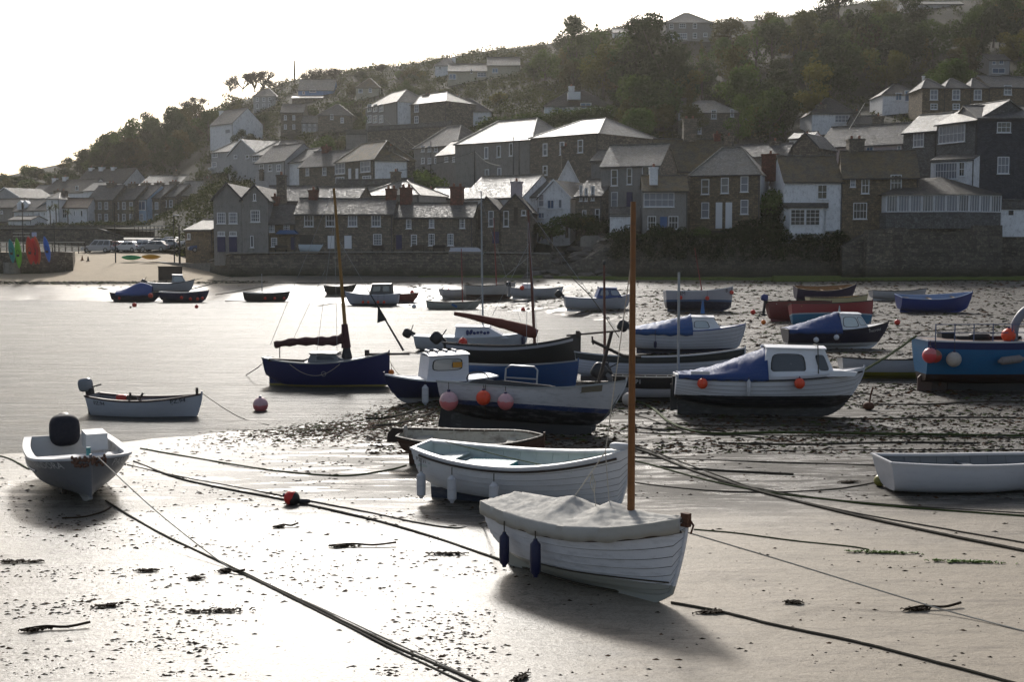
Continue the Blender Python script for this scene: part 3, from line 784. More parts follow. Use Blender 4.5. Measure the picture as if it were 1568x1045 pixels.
# ---- along the quay
house('warehouse', 'tall twin gabled warehouse front with purple doors, half nearest the beach', 328, 371, 388, 305, 282, 151.6, 151.6, 14, 'gfront', 'grey', 's',
      [(339, 334, 13, 17, 'n'), (357, 334, 13, 17, 'n'), (339, 358, 11, 7, 'n'), (357, 358, 11, 7, 'n'), (339, 374, 12, 24, 'dn'), (357, 374, 12, 24, 'dn')], ex=1.5, cat='warehouse')
house('warehouse', 'grey gabled warehouse front with a slit window in its gable, beside the brown cottage', 371.4, 411, 388, 306, 285, 151.6, 151.6, 14, 'gfront', 'grey', 's',
      [(391, 331, 14, 18, 'n'), (390, 302, 4, 11, 'o'), (386, 370, 5, 18, 'o')], ex=1.5, cat='warehouse')
rt, lc, L_, ze_, zr_ = house('cottage', 'small brown stone cottage with a blue porch canopy and blue door', 411.5, 452, 388, 342, 314, 152.2, 152, 7, 'gable', 'brown', 's',
      [(416, 349, 9, 13, 'm'), (439, 348, 9, 13, 'm'), (420, 371, 9, 14, 'm'), (449, 373, 7, 20, 'dn')], [(421, 301, 1.0, 2.2, 'brick', 1), (431, 268, 1.1, 5.8, 'stone', 1, .8)], ex=1.5)
mb = MB(); x, z = lc(442, 358); mb.prism([(-1.4, -.05), (-.9, .42), (.9, .42), (1.4, -.05)], -1.0, 0.0); p = mb.build('porch_canopy', bluep, rt); p.location = (x, -.02, z)
house('terrace_house', 'long two storey granite terrace on the quay with wide white windows', 452.5, 602, 388, 328, 305, 151.8, 151.5, 7.5, 'gable', 'stone', 's',
      row((473, 506, 540, 576), 338, 14, 18, '3a') + [(469, 368, 20, 17, 'hole'), (507, 371, 10, 20, 'dw'), (533, 371, 11, 20, 'dw'), (578, 367, 13, 17, 'm')], [(480, 291, 1.1, 2.2, 'brick', 1), (599, 289, 1.3, 2.6, 'brick', 2)], ex=1.5)
house('cottage', 'low rubble stone cottage with small white windows, end of the quay terrace', 602.5, 724, 388, 333, 312, 152, 151, 7.5, 'gable', 'stone', 's',
      [(626, 343, 8, 14, 'm'), (661, 342, 8, 14, 'm'), (708, 342, 8, 15, 'm'), (611, 371, 9, 22, 'dn'), (634, 368, 9, 17, 'm'), (661, 367, 9, 18, 'm'), (690, 367, 9, 18, 'm')], [(622, 287, 1.4, 3.0, 'brick', 2), (700, 286, 1.6, 3.4, 'brick', 2)], ex=1.5)
house('cottage', 'narrow stone cottage gable with a tall white window, nearer the long cottage', 726, 765, 385, 324, 303, 154, 153.6, 12, 'gfront', 'stone', 'd', [(752, 335, 8, 24, 'p'), (735, 336, 6, 30, 'dd'), (759, 364, 10, 18, 'dn')], ex=1.5)
house('cottage', 'narrow stone cottage gable with a tall white window, beside the white gabled house', 766, 812, 382, 324, 299, 154, 153.6, 12, 'gfront', 'stone', 'd', [(775, 335, 8, 24, 'p'), (790, 331, 6, 27, 'dd'), (802, 326, 7, 8, 'o')], [(791, 278, 1.4, 3.6, 'pink', 1)], ex=1.5)
house('house', 'house with a long pale slate roof behind the narrow stone cottages', 708, 800, 330, 303, 271, 168, 162, 9, 'gable', 'white', 'l', [(727, 311, 6, 6, 'o')], [(755, 294, .8, 1.6, 'stone', 1, .3)])
house('house', 'small white gabled house with blue and dark windows overlooking the rocks', 824, 873, 334, 303, 277, 163, 161, 10, 'gfront', 'white', 's', [(829, 307, 9, 20, 'p'), (843.5, 313, 11, 14, 'b'), (858, 312, 6, 14, 'o'), (829, 330, 10, 9, 'b')], ex=4)
house('house', 'low white wing with a slate roof joined to the small white gabled house', 790, 825, 334, 301, 276, 164.5, 163, 8, 'gable', 'white', 's', [(808, 315, 6, 9, 'o')], ex=4)
house('house', 'tall narrow white gable rising behind the small white house', 848, 891, 320, 290, 248, 172, 172, 9, 'gfront', 'white', 'd', [(857, 281, 9, 10, 'o')], [(866, 224, 1.2, 3.2, 'stone', 1, .1)])
house('house', 'small stone house with two pointed dormer gables and tall windows', 881, 921, 345, 300, 276, 160, 158, 7, 'gable', 'stone', 's', [(890, 296, 4, 24, 'p'), (898, 298, 4, 20, 'p'), (908, 296, 5, 22, 'p'), (915, 329, 7, 18, 'p'), (895, 330, 6, 16, 's')], ex=4)
for xx in (893, 908):
    a = at(xx, 271, 158); g = MB(); g.prism([(-.75, -2.2), (.75, -2.2), (0, 0)], 0, 2.5); 
    o = g.build('gable', WALLS['stone'], HOUSES[-1][0]); o.matrix_world = Matrix.Translation(a - Vector((0, .2, 0)))
    o.parent = HOUSES[-1][0]; o.matrix_parent_inverse = HOUSES[-1][0].matrix_world.inverted()
house('house', 'tall grey rendered house with a speckled slate roof and a dark blue door', 920, 1010, 352, 254, 223, 160, 157, 8, 'gable', 'grey', 'l',
      [(941, 272, 10, 25, 'p'), (964, 270, 8, 25, 'p'), (989, 268, 11, 25, 'p'), (941, 306, 10, 24, 'p'), (964, 311, 9, 34, 'dn'), (986, 306, 8, 20, 'p')], [(958, 213, 1.7, 2.6, 'stone', 0, .9)], side='stone', ex=4)
house('house', 'rubble stone gable end house behind the grey rendered house', 1006, 1110, 330, 262, 214, 171, 171, 9, 'gable', 'stone', 'm', [], [(1056, 182, 1.8, 3.2, 'stone', 2), (1098, 205, .9, 2, 'brick', 1)])
house('cottage', 'cottage with a broad band of white sash windows above a blue door', 984, 1052, 353, 292, 270, 152.6, 152.3, 6, 'gable', 'grey', 'm',
      [(1009, 306, 47, 22, '5a'), (998, 341, 13, 20, '3a'), (1016, 343, 11, 22, 'db'), (1031, 341, 15, 20, '3a')], [(1001, 256, 1.0, 2.2, 'white', 1, .2)], ex=4)
house('shed', 'small flat white rendered shed in front of the grey house', 934, 971, 354, 329, 327, 154.2, 154, 3, 'gable', 'white', 's', [], ex=4, cat='shed', over=.08)
house('house', 'square stone house with a bright hipped roof and white double doors', 1056, 1163, 352, 267, 226, 156.5, 153.5, 9, 'hip', 'brown', 'l',
      [(1080, 286, 12, 23, 'p'), (1110, 284, 12, 24, 'p'), (1140, 282, 12, 24, 'p'), (1080, 322, 12, 24, 'p'), (1101, 330, 10, 40, 'dw'), (1116, 330, 10, 40, 'dw'), (1140, 317, 12, 22, 'p')], [(1180, 236, 2.0, 3.4, 'brick', 1)], side='white', ex=5, hipf=.35)
house('house', 'white painted house with a bay window and mossy roof above the shore wall', 1200, 1288, 366, 278, 240, 151.4, 151.4, 8.5, 'gable', 'white', 'm', [(1259, 294, 15, 22, 's')], [(1310, 213, 1.9, 3.2, 'stone', 2)], ex=2)
hr = HOUSES[-1][0]
bm_ = MB(); a = at(1205, 352, 150.2); b = at(1268, 352, 150.2); Li = hr.matrix_world.inverted()
al, bl = Li @ a, Li @ b; zt = (Li @ at(1236, 317, 150.2)).z
bm_.prism([(al.x, 0), (al.x + .3, -1.3), (bl.x - .7, -1.3), (bl.x, 0)], al.z - 1.2, zt, 0, None, 'z'); bay = bm_.build('bay', WALLS['white'], hr)
for cx in (1221, 1244, 1262):
    p = Li @ at(cx, 333, 150.2)
    w_ = 1.75 if cx < 1260 else .9
    f, g = window_mb(w_, 1.95, 3 if w_ > 1 else 2, 4, .04, .09, False)
    o = f.build('window', winframe, bay); g.build('pane', gl, o)
    if cx < 1260: o.location = (p.x, -1.34, p.z)
    else: o.location = (bl.x - .33, -.68, p.z); o.rotation_euler = (0, 0, R(61))
rf = MB(); rf.add([(al.x - .3, 0, zt + .55), (bl.x + .3, 0, zt + .55), (bl.x - .4, -1.7, zt), (al.x, -1.7, zt), (al.x - .3, 0, zt - .1), (bl.x + .3, 0, zt - .1), (bl.x - .4, -1.7, zt - .12), (al.x, -1.7, zt - .12)],
   [(0, 1, 2, 3), (7, 6, 5, 4), (3, 2, 6, 7), (1, 5, 6, 2), (0, 3, 7, 4)]); rf.build('bay_roof', ROOFS['d'], bay)
house('house', 'brown stone house with a long mossy roof between the white house and sunroom', 1288.5, 1404, 378, 272, 232, 151.2, 149.6, 8.5, 'gable', 'brown', 'm',
      [(1306, 280, 8, 13, 's'), (1325, 284, 12, 25, '2a'), (1372, 280, 17, 25, '3a'), (1317, 323, 21, 25, '4a')], ex=2)
# sunroom
def sunroom():
    A = at(1356, 345, 147.9); B = at(1466, 345, 146.2); Cc = at(1532, 345, 148.6); A.z = B.z = Cc.z = min(A.z, B.z)
    root = empty('sunroom', A, label='long glazed white sunroom with a slate base on the dark foundation wall', cat='sunroom'); o = A
    zs0 = zrow(325, 147) - A.z; zt = zrow(298, 147) - A.z; zr = zrow(270, 152) - A.z
    base = MB(); back = Vector((0, 6, 0)); pl = [A - o, B - o, Cc - o, Cc - o + back, A - o + back]
    base.prism([(p.x, p.y) for p in pl], -.4, zs0, 0, None, 'z'); base.build('base_wall', WALLS['greyslate'], root)
    inner = MB(); sh = [(p.x * .985 + .2, p.y + .35) for p in pl]; inner.prism(sh, zs0, zt, 0, None, 'z'); inner.build('room', WALLS['white'], root)
    for P0, P1, nn in ((A - o, B - o, 6), (B - o, Cc - o, 4)):
        t = P1 - P0; L = t.length; t.normalize(); ang = math.atan2(t.y, t.x)
        for k in range(nn):
            w_ = L / nn; f, g = window_mb(w_ - .06, zt - zs0 - .05, 4, 1, .055, .10, False)
            c = P0 + t * (w_ * (k + .5)); ob = f.build('window', winframe, root, fix=False); ob.location = (c.x, c.y, (zs0 + zt) / 2); ob.rotation_euler = (0, 0, ang); g.build('pane', glc if k % 3 else gld, ob, fix=False)
    rf = MB(); e = .35
    a_, b_, c_ = A - o + Vector((-e, -e, 0)), B - o + Vector((0, -e, 0)), Cc - o + Vector((e, -e * .5, 0)); d_ = c_ + Vector((0, 6, 0)); e_ = a_ + Vector((0, 6.4, 0)); ap = Vector((B.x - A.x + .5, 5.5, 0)); ap0 = Vector((.2 + 4, 6.0, 0))
    vs = [(p.x, p.y, zt) for p in (a_, b_, c_, d_, e_)] + [(ap0.x, ap0.y, zr - .3), (ap.x, ap.y, zr)]
    rf.add(vs, [(0, 1, 6, 5), (1, 2, 6), (2, 3, 6), (3, 4, 5, 6), (4, 0, 5), (4, 3, 2, 1, 0)]); rf.build('roof', ROOFS['d'], root)
    HOUSES.append((root, 1440, 300, 'long glazed white sunroom', A, B, 147, 1354, 1532, 268, 345))
sunroom()
house('house', 'white upper room with vertical panels above the sunroom roof', 1424, 1490, 300, 245, 238, 156, 152.2, 5, 'gable', 'white', 's', [(1449, 262, 34, 25, '8a'), (1473, 259, 9, 22, 's')], ex=3, over=.1)
house('house', 'large slate clad house, its end with a wide glazed upper window', 1430.5, 1492, 345, 188, 166, 160, 153.6, 10, 'gable', 'greyslate', 'l', [(1458, 205, 40, 27, '7a')], ex=3, over=.3)
house('house', 'tall dark slate clad house with two white windows at the edge of the village', 1492.5, 1640, 345, 181, 163, 153.4, 153.2, 10, 'gable', 'slatehung', 's', [(1537, 195, 21, 16, '3a'), (1536, 253, 18, 26, '3a')], ex=3)
house('house', 'slate clad wing with a pale roof and one white window, set back', 1381, 1431, 300, 202, 178, 164, 160.4, 8, 'gable', 'greyslate', 'l', [(1407, 214, 16, 22, '3a')], ex=4)
house('garden_wall', 'stepped white garden wall with small openings at the foot of the slate house', 1530, 1640, 350, 318, 314, 149.0, 149.0, .5, 'gable', 'white', 's', [(1548, 326, 7, 7, 'hole')], ex=1, cat='wall', over=.04)
# ---- middle of the hill
house('chapel', 'grey chapel with a bright hipped roof and arched dark windows', 697, 814, 300, 217, 186, 206, 196, 13, 'hip', 'grey', 'l',
      [(745, 234, 6, 18, 'o'), (764, 232, 6, 18, 'o'), (783, 229, 6, 20, 'o'), (746, 268, 6, 18, 'o'), (765, 266, 6, 18, 'o')], cat='chapel', ex=4, hipf=.3)
house('chapel', 'larger chapel hall with tall pale windows and a pale hipped roof', 812, 916, 305, 207, 186, 195, 186, 15, 'hip', 'stone', 'l',
      [(835, 229, 7, 19, 'p'), (861, 227, 7, 20, 'p'), (889, 224, 8, 20, 'p'), (835, 261, 7, 15, 'p')], cat='chapel', ex=4, hipf=.3)
house('house', 'stone building with a dark pitched roof behind the chapel hall', 914, 972, 262, 205, 190, 190, 198, 10, 'hip', 'stone', 'd', [], ex=4)
house('house', 'grey gabled house with rows of small windows beside the chapel', 634, 700, 262, 224, 196, 236, 226, 9, 'hip', 'grey', 's', row((648, 658, 668), 228, 5, 9) + row((648, 658, 668), 246, 5, 9), ex=4)
house('house', 'low house with a pale roof directly before the chapel end', 668, 712, 268, 236, 218, 222, 214, 7, 'gable', 'grey', 'l', row((684, 696), 244, 5, 8), ex=4)
house('house', 'white detached house with a terrace and grey tiled roof', 668, 752, 199, 170, 151, None, None, 9, 'hip', 'white', 's', [(677, 178, 9, 7, 'o'), (697, 176, 6, 9, 'o'), (697, 193, 6, 9, 'o'), (735, 181, 8, 5, 'o')], [(700, 147, 1.0, 2.0, 'white', 1, .3)], ex=5, group=None)
house('house', 'semi detached white and grey villa with bay windows and a hipped roof', 560, 609, 190, 160, 146, 290, 276, 9, 'hip', 'grey', 'l', row((566, 575, 584), 165, 6, 11) + row((566, 575, 584), 182, 6, 11), [(595, 148, 1.4, 2.2, 'stone', 1)], side='white', ex=4)
house('house', 'dark stone villa with white bay windows beside the white and grey villa', 606, 684, 190, 158, 145, 281, 270, 9, 'hip', 'stone', 'l', [(612, 166, 9, 11, '3a'), (623, 165, 8, 11, '3a'), (638, 166, 6, 11), (638, 183, 6, 11), (620, 182, 14, 9, '3a')], [(655, 145, 2.0, 3, 'stone', 2)], ex=4)
house('house', 'house with a mossy hipped roof, white bays and a white end wall', 514, 574, 276, 246, 221, 216, 206, 8, 'hip', 'stone', 'm', [(521, 258, 15, 17, '3a'), (560, 255, 15, 17, '3a'), (536, 266, 4, 16, 'dw'), (547, 266, 4, 16, 'dw'), (521, 275, 13, 8, '3a'), (562, 273, 13, 8, '3a')], [(596, 224, 1.8, 3.4, 'stone', 2)], ex=4, hipf=.3)
house('house', 'white end block joined to the mossy roofed house', 574, 624, 276, 245, 232, 206, 207, 6, 'hip', 'white', 'm', [], ex=4)
house('house', 'stone house with a plain slate roof left of the mossy roofed house', 458, 515, 278, 255, 233, 222, 217, 8, 'gable', 'stone', 's', [(471, 263, 5, 12), (497, 262, 6, 13)], [(500, 224, 1.4, 2.6, 'brick', 1)], ex=4)
house('house', 'pale house with two small dormers and white upstairs windows', 391, 437, 272, 248, 225, 236, 228, 8, 'gable', 'pale', 's', row((401, 414, 427), 257, 6, 11), [(402, 260, 1.1, 2, 'stone', 0, 0)], ex=4)
house('house', 'pale house with glazed front under a pointed roof, on the lane', 385, 420, 262, 237, 219, 256, 250, 8, 'hip', 'pale', 'l', [(392, 242, 10, 10, '3a')], ex=4)
house('house', 'white gabled end of the house above the warehouses', 436, 466, 272, 248, 232, 230, 224, 7, 'gable', 'white', 's', [], [(457, 228, 1.2, 2.4, 'stone', 1)], ex=4)
house('house', 'small white house with a hipped slate roof beside the wood', 324, 361, 262, 232, 218, 298, 292, 8, 'hip', 'pale', 'l', [(329, 237, 8, 8, '3a'), (328, 252, 7, 7)], ex=4)
house('house', 'white house with a pointed front gable in the lower village', 350, 393, 266, 236, 214, 276, 268, 9, 'gfront', 'pale', 's', [(361, 240, 5, 6, 'o'), (379, 240, 5, 6, 'o')], ex=4)
house('house', 'tall plain white house end with one dark window, against the wood', 322, 357, 220, 190, 171, 330, 322, 9, 'gable', 'white', 's', [(349, 201, 8, 7, 'o')], [(340, 170, 1.3, 2.5, 'white', 0)], ex=5)
house('house', 'white villa with twin bays high on the hill near bare trees', 388, 424, 167, 147, 135, None, None, 9, 'hip', 'pale', 'l', row((394, 404, 413), 152, 4, 6) + row((394, 404, 413), 162, 4, 7), [(402, 133, 1.2, 2, 'stone', 1)], ex=6)
house('house', 'bright blue house with pale roof on the upper hill', 457, 511, 148, 138, 122, None, None, 10, 'gable', 'blue', 'l', [(479, 139, 10, 4, 'b'), (465, 142, 4, 4, 'o')], ex=7)
house('shed', 'long low flat roofed shed below the bright blue house', 447, 494, 156, 150, 147, None, None, 4, 'gable', 'stone', 'l', [], ex=3, cat='shed')
house('house', 'tall dark stone house end above the lane', 430, 465, 205, 172, 160, None, None, 8, 'gable', 'stone', 's', row((437, 450), 180, 4, 7) + row((437, 450), 194, 4, 7), [(436, 168, 1, 2, 'stone', 1)], ex=4)
house('terrace_house', 'short row of small white fronted terrace cottages', 462, 487, 203, 188, 178, None, None, 6, 'gable', 'pale', 's', row((466, 474, 482), 190, 3, 5) + row((466, 474, 482), 199, 3, 5), ex=4)
house('house', 'stone villa with a pale terrace wall and tall window', 487, 540, 203, 176, 160, None, None, 9, 'hip', 'stone', 's', [(508, 179, 5, 8), (524, 184, 5, 8)], ex=4)
house('house', 'small brown house with a ridge chimney among the upper trees', 545, 582, 150, 134, 120, None, None, 9, 'hip', 'cream', 'm', [(552, 139, 7, 6, '3a'), (567, 138, 5, 6)], ex=5)
house('house', 'small white house with a hipped roof below the skyline', 666, 701, 115, 100, 89, None, None, 8, 'hip', 'white', 'l', row((674, 690), 104, 4, 5), [(695, 88, 1, 2, 'white', 1)], ex=6)
house('bungalow', 'long cream bungalow with picture windows high on the hill', 686, 745, 126, 109, 98, None, None, 10, 'gable', 'cream', 's', [(693, 117, 11, 8, 'b'), (722, 109, 3, 6, 'o'), (738, 114, 14, 7, '3a')], ex=6, cat='bungalow')
house('bungalow', 'cream bungalow wing with a chimney higher up the slope', 746, 796, 118, 100, 88, None, None, 10, 'gable', 'cream', 's', [(758, 108, 9, 7, 'b')], [(765, 92, 1, 1.5, 'white', 1)], ex=6, cat='bungalow')
house('bungalow', 'broad bungalow with a big dark roof and white walls among trees', 834, 936, 176, 162, 138, None, None, 11, 'hip', 'white', 'd', [(857, 167, 20, 8, '4a'), (881, 166, 5, 8), (897, 162, 17, 9, 'b'), (917, 165, 4, 5, 'o')], [(875, 132, 1.2, 2, 'white', 1)], ex=6, cat='bungalow')
a = at(879, 147, HOUSES[-1][6]); g = MB(); g.box((0, .8, 0), (2.6, 3.4, 1.6)); o = g.build('dormer', winframe); o.parent = HOUSES[-1][0]; o.matrix_parent_inverse = HOUSES[-1][0].matrix_world.inverted(); o.location = a - Vector((0, 0, 0))
house('house', 'big two storey villa with a pale hipped roof standing on the skyline', 1019, 1091, 63, 34, 20, None, None, 12, 'hip', 'grey', 'l', [(1028, 40, 6, 8, 's'), (1045, 39, 10, 7, '3a'), (1064, 39, 6, 8), (1028, 56, 9, 8, '3a'), (1045, 55, 14, 9, '4a'), (1064, 54, 6, 8), (1080, 53, 6, 6)], ex=6)
house('bungalow', 'small white bungalow with a shining roof by the skyline bushes', 939, 976, 56, 50, 43, None, None, 8, 'gable', 'white', 'l', [(955, 53, 6, 3, 'b')], ex=6, cat='bungalow')
house('house', 'stone house with a bright roof half hidden by trees', 1038, 1132, 212, 172, 154, None, None, 9, 'hip', 'stone', 'l', [(1043, 178, 8, 10), (1093, 175, 8, 14), (1121, 173, 6, 12), (1068, 200, 12, 10, '3a')], [(1046, 150, 1.2, 2.6, 'stone', 1)], ex=5)
house('house', 'white house with a dark pointed roof beside the trees', 1243, 1310, 205, 173, 150, None, None, 10, 'hip', 'white', 'd', [(1289, 182, 22, 12, '4a'), (1289, 198, 18, 8, '4a')], [(1257, 160, 1.8, 3, 'stone', 1, .2)], ex=5, hipf=.5)
house('house', 'long pale pink house with a wide grey slate roof and one blue window', 1252, 1384, 250, 223, 193, 186, 178, 10, 'gable', 'pink', 's', [(1292, 235, 9, 8, 's'), (1332, 229, 11, 9, 'b'), (1377, 227, 5, 8, 'o')], [(1318, 196, 1.2, 1.6, 'stone', 0), (1345, 178, 1.4, 3, 'stone', 1, .8)], ex=5)
house('house', 'rubble stone gable beside the pink house', 1213, 1252, 262, 226, 205, 176, 174, 8, 'gfront', 'stone', 's', [], [(1236, 206, 1.2, 2, 'brick', 1)], ex=5)
house('shed', 'little white outbuilding with a shining roof above the stone gable', 1208, 1242, 226, 212, 204, 190, 188, 5, 'gable', 'white', 'l', [], ex=5, cat='shed')
house('bungalow', 'glass fronted bungalow with a dark flat roof on the upper lane', 1351, 1411, 174, 144, 129, None, None, 9, 'hip', 'white', 'd', [(1376, 148, 10, 12, 'b'), (1395, 147, 20, 17, 'b')], [(1414, 116, .4, 3.4, 'white', 0, .1)], ex=6, cat='bungalow')
for x0, x1, wx, lb in ((1411.5, 1446, 1430, 'stone villa of the upper row, next to the glass fronted bungalow'), (1446.5, 1486, 1464, 'stone villa of the upper row, second from the glass fronted bungalow'), (1486.5, 1514, 1497, 'narrow stone villa of the upper row, third from the glass fronted bungalow')):
    house('villa', lb, x0, x1, 174, 134, 120, 236, 236, 8, 'hip', 'brown', 's', [(wx, 145, 12, 16, 's'), (wx, 163, 11, 9, 's')], ex=6, cat='house', group='stone villas of the upper row')
house('villa', 'wide stone villa with an arched white window at the row\'s end', 1514.5, 1620, 180, 134, 118, 236, 238, 9, 'gable', 'brown', 's', [(1543, 138, 12, 15, 's'), (1543, 158, 12, 8, 's')], ex=6, cat='house')
house('villa', 'small house with white and blue balcony windows high among trees', 1514, 1546, 116, 92, 84, None, None, 8, 'gable', 'pale', 'd', [(1522, 96, 6, 5, 'b'), (1533, 95, 7, 6, 'b'), (1529, 108, 20, 8, 'b')], ex=6, cat='house')
house('house', 'long building with a shining roof on the skyline above the wood', 1385, 1475, 13, 6, 2, None, None, 8, 'gable', 'pale', 'l', [], ex=6)
# roofs squeezed between the quay row and the middle row
house('house', 'slate roofed house behind the twin gabled warehouse', 398, 470, 330, 308, 286, 164, 163, 8, 'gable', 'stone', 's', [], ex=4)
house('house', 'slate roofed house with a brick stack behind the quay terrace', 470, 548, 330, 306, 287, 165, 164, 8, 'gable', 'stone', 's', [], ex=4)
house('house', 'house with a grey pyramid roof and roof lights behind the terrace', 548, 642, 318, 298, 277, 176, 172, 9, 'hip', 'grey', 'l', [], [(606, 263, 1.2, 2, 'stone', 1)], ex=4)
house('house', 'low house with a pale roof beside the round green bush', 648, 712, 320, 304, 288, 182, 178, 7, 'gable', 'grey', 'l', [], [(660, 290, .8, 1.6, 'stone', 1)], ex=4)
house('cottage', 'cottage roof with a small skylight tucked below the chapel hall', 905, 930, 268, 246, 232, 181, 180, 7, 'gable', 'grey', 's', [], ex=4)
house('cottage', 'low cottages with pale roofs and many chimneys behind the hipped house', 1104, 1204, 262, 240, 222, 178, 174, 7, 'gable', 'grey', 's', [(1150, 246, 5, 6, 'o')], [(1116, 208, 1.2, 2, 'stone', 1), (1187, 216, 1.4, 2.2, 'stone', 1)], ex=4)
house('cottage', 'small stone cottage under the white house with dark roof', 1310, 1352, 208, 190, 178, None, None, 7, 'gable', 'grey', 'd', [(1330, 198, 6, 6, 'o')], [(1312, 170, 1.2, 3, 'stone', 1)], ex=5)
house('cottage', 'pale cottage row peeping over the middle lane', 400, 460, 236, 226, 216, None, None, 7, 'gable', 'stone', 's', [(430, 231, 4, 5, 'o')], ex=4)
house('garden_wall', 'tall pale garden wall below the dark stone villa', 530, 562, 232, 205, 203, None, None, .6, 'gable', 'grey', 's', [], ex=3, cat='wall', over=.03)
house('garden_wall', 'long garden wall in front of the mossy roofed house', 514, 632, 303, 283, 281, 198, 193, .6, 'gable', 'grey', 's', [], ex=3, cat='wall', over=.03)
house('garden_wall', 'dark retaining wall below the semi detached villas', 563, 690, 222, 196, 194, 262, 250, .8, 'gable', 'stone', 's', [], ex=4, cat='wall', over=.03)

# ---- far end of the harbour
tg = 'stone terrace houses facing the car park'
for x0, x1, ye, yr, wx, wl, lb in ((135, 174, 306, 285, (143, 153, 163), 'stone', 'stone terrace house at the end nearest the white cottages'), (174.5, 207, 306, 286, (180, 190, 201), 'stone', 'stone terrace house with a red lit window beside the blue house'),
        (207.5, 226, 305, 285, (217,), 'bright', 'narrow pale blue terrace house among the stone ones'), (226.5, 247, 303, 285, (231, 240), 'stone', 'narrow stone terrace house between the blue house and the chimneys'),
        (247.5, 270, 301, 283, (253, 262), 'stone', 'stone terrace house with a pale roof and two upper windows'), (270.5, 323, 299, 278, (277, 292, 313), 'stone', 'wide stone terrace house at the end nearest the warehouses')):
    blue_ = wl == 'bright'
    wn = row(wx, 315 if x0 < 240 else 312, 5 if not blue_ else 12, 11 if not blue_ else 14, 's' if not blue_ else 'b') + row(wx, 333 if x0 < 240 else 332, 5, 11, 's')
    house('terrace_house', lb, x0, x1, 343, ye, yr, 284, 282, 9, 'gable', wl, 's' if x0 < 250 else 'l', wn, [(x1 - 3, yr - 5, 1.8, 3.0, 'stone', 2)], group=tg)
house('cottage', 'white cottage with a reddish roof beside the stone terrace', 90, 135, 344, 318, 304, 279, 279, 8, 'gable', 'white', 'r', [(99, 327, 7, 14, 's'), (114, 327, 3, 8, 'o'), (125, 327, 4, 10, 'o'), (125, 339, 4, 5, 'o')], ex=3)
house('house', 'taller white cottage with grey chimneys behind palm trees', 72, 91, 344, 304, 295, 277, 277, 9, 'hip', 'white', 's', [(80, 312, 4, 10, 's')], [(93, 292, 2.6, 3.6, 'stone', 2, .7)], ex=3)
house('cottage', 'white cottage with a slate roof and tiny windows near the palm trees', 52, 73, 340, 322, 308, 286, 284, 8, 'gable', 'white', 's', [(60, 328, 3, 5, 'o'), (68, 328, 3, 5, 'o')], ex=3)
house('cottage', 'white cottage with two small dormers and a skylight', 22, 52, 339, 323, 306, 292, 286, 8, 'gable', 'white', 's', row((29, 35, 44), 329, 3, 4), ex=3)
for xx in (31, 38):
    a = at(xx, 312, 290); g = MB(); g.prism([(-.8, -1.4), (.8, -1.4), (.8, 0), (0, .8), (-.8, 0)], 0, 2.6); o = g.build('dormer', WALLS['white']); o.parent = HOUSES[-1][0]; o.matrix_parent_inverse = HOUSES[-1][0].matrix_world.inverted(); o.location = a
house('cottage', 'dim cottage at the very end of the village', -30, 21, 336, 318, 305, 300, 296, 8, 'gable', 'grey', 'd', [(3, 325, 3, 5, 'o')], ex=3)
house('house', 'pale house with a broad plain gable at the far end of the village', -14, 32, 325, 304, 288, 318, 310, 10, 'gfront', 'pale', 'd', [], ex=4)
house('shed', 'long white shed with a sloping roof in front of the far cottages', 13, 48, 344, 337, 333, 272, 270, 5, 'gable', 'white', 's', [], ex=2, cat='shed')
house('house', 'white house with a big dark roof and two pale chimneys', 64, 132, 312, 295, 276, 326, 318, 10, 'gable', 'white', 'd', [(80, 300, 4, 4, 'o'), (118, 288, 4, 7, 'o')], [(84, 273, 1.2, 2.4, 'white', 1), (100, 271, 1.2, 2.4, 'white', 1)], ex=4)
house('cottage', 'small cottage with a white front beside the brown field', 48, 72, 308, 294, 284, 350, 348, 7, 'gable', 'white', 's', [(55, 297, 3, 4, 'o'), (64, 297, 3, 4, 'o')], ex=4)
house('house', 'long dark roofed house with three white chimneys below the wood', 115, 190, 302, 281, 260, 344, 336, 10, 'gable', 'white', 'd', [], [(140, 257, 1.2, 2.6, 'white', 1), (156, 256, 1.4, 2.8, 'white', 1), (174, 256, 1.2, 2.6, 'white', 1), (203, 266, 2, 4, 'stone', 2)], ex=4)
house('cottage', 'little cottage with a bright roof between the dark roofed houses', 128, 152, 306, 292, 280, 312, 308, 7, 'gable', 'white', 'l', [], ex=4)
house('hall', 'broad hall with a large grey roof and four skylights behind the terrace', 210, 283, 300, 286, 269, 310, 306, 12, 'gable', 'grey', 'l', [], [(270, 262, 1.2, 2.6, 'stone', 1)], ex=4, cat='hall')
a = at(216, 279, 305)
house('cottage', 'low cottage with pale dormers behind the terrace end', 283, 322, 292, 278, 264, 326, 322, 8, 'gable', 'stone', 's', [(292, 283, 4, 4, 's'), (308, 283, 4, 4, 's')], [(318, 262, 2, 4, 'stone', 2)], ex=4)
house('hut', 'small stone hut with a pale pitched roof beside the warehouses', 284, 326, 380, 352, 338, 166, 161, 6, 'gable', 'brown', 'l', [(290, 362, 5, 9, 'o')], ex=2, cat='hut')
# skylights (parts of their houses)
def skylight(hidx, px, py, w, h):
    pass
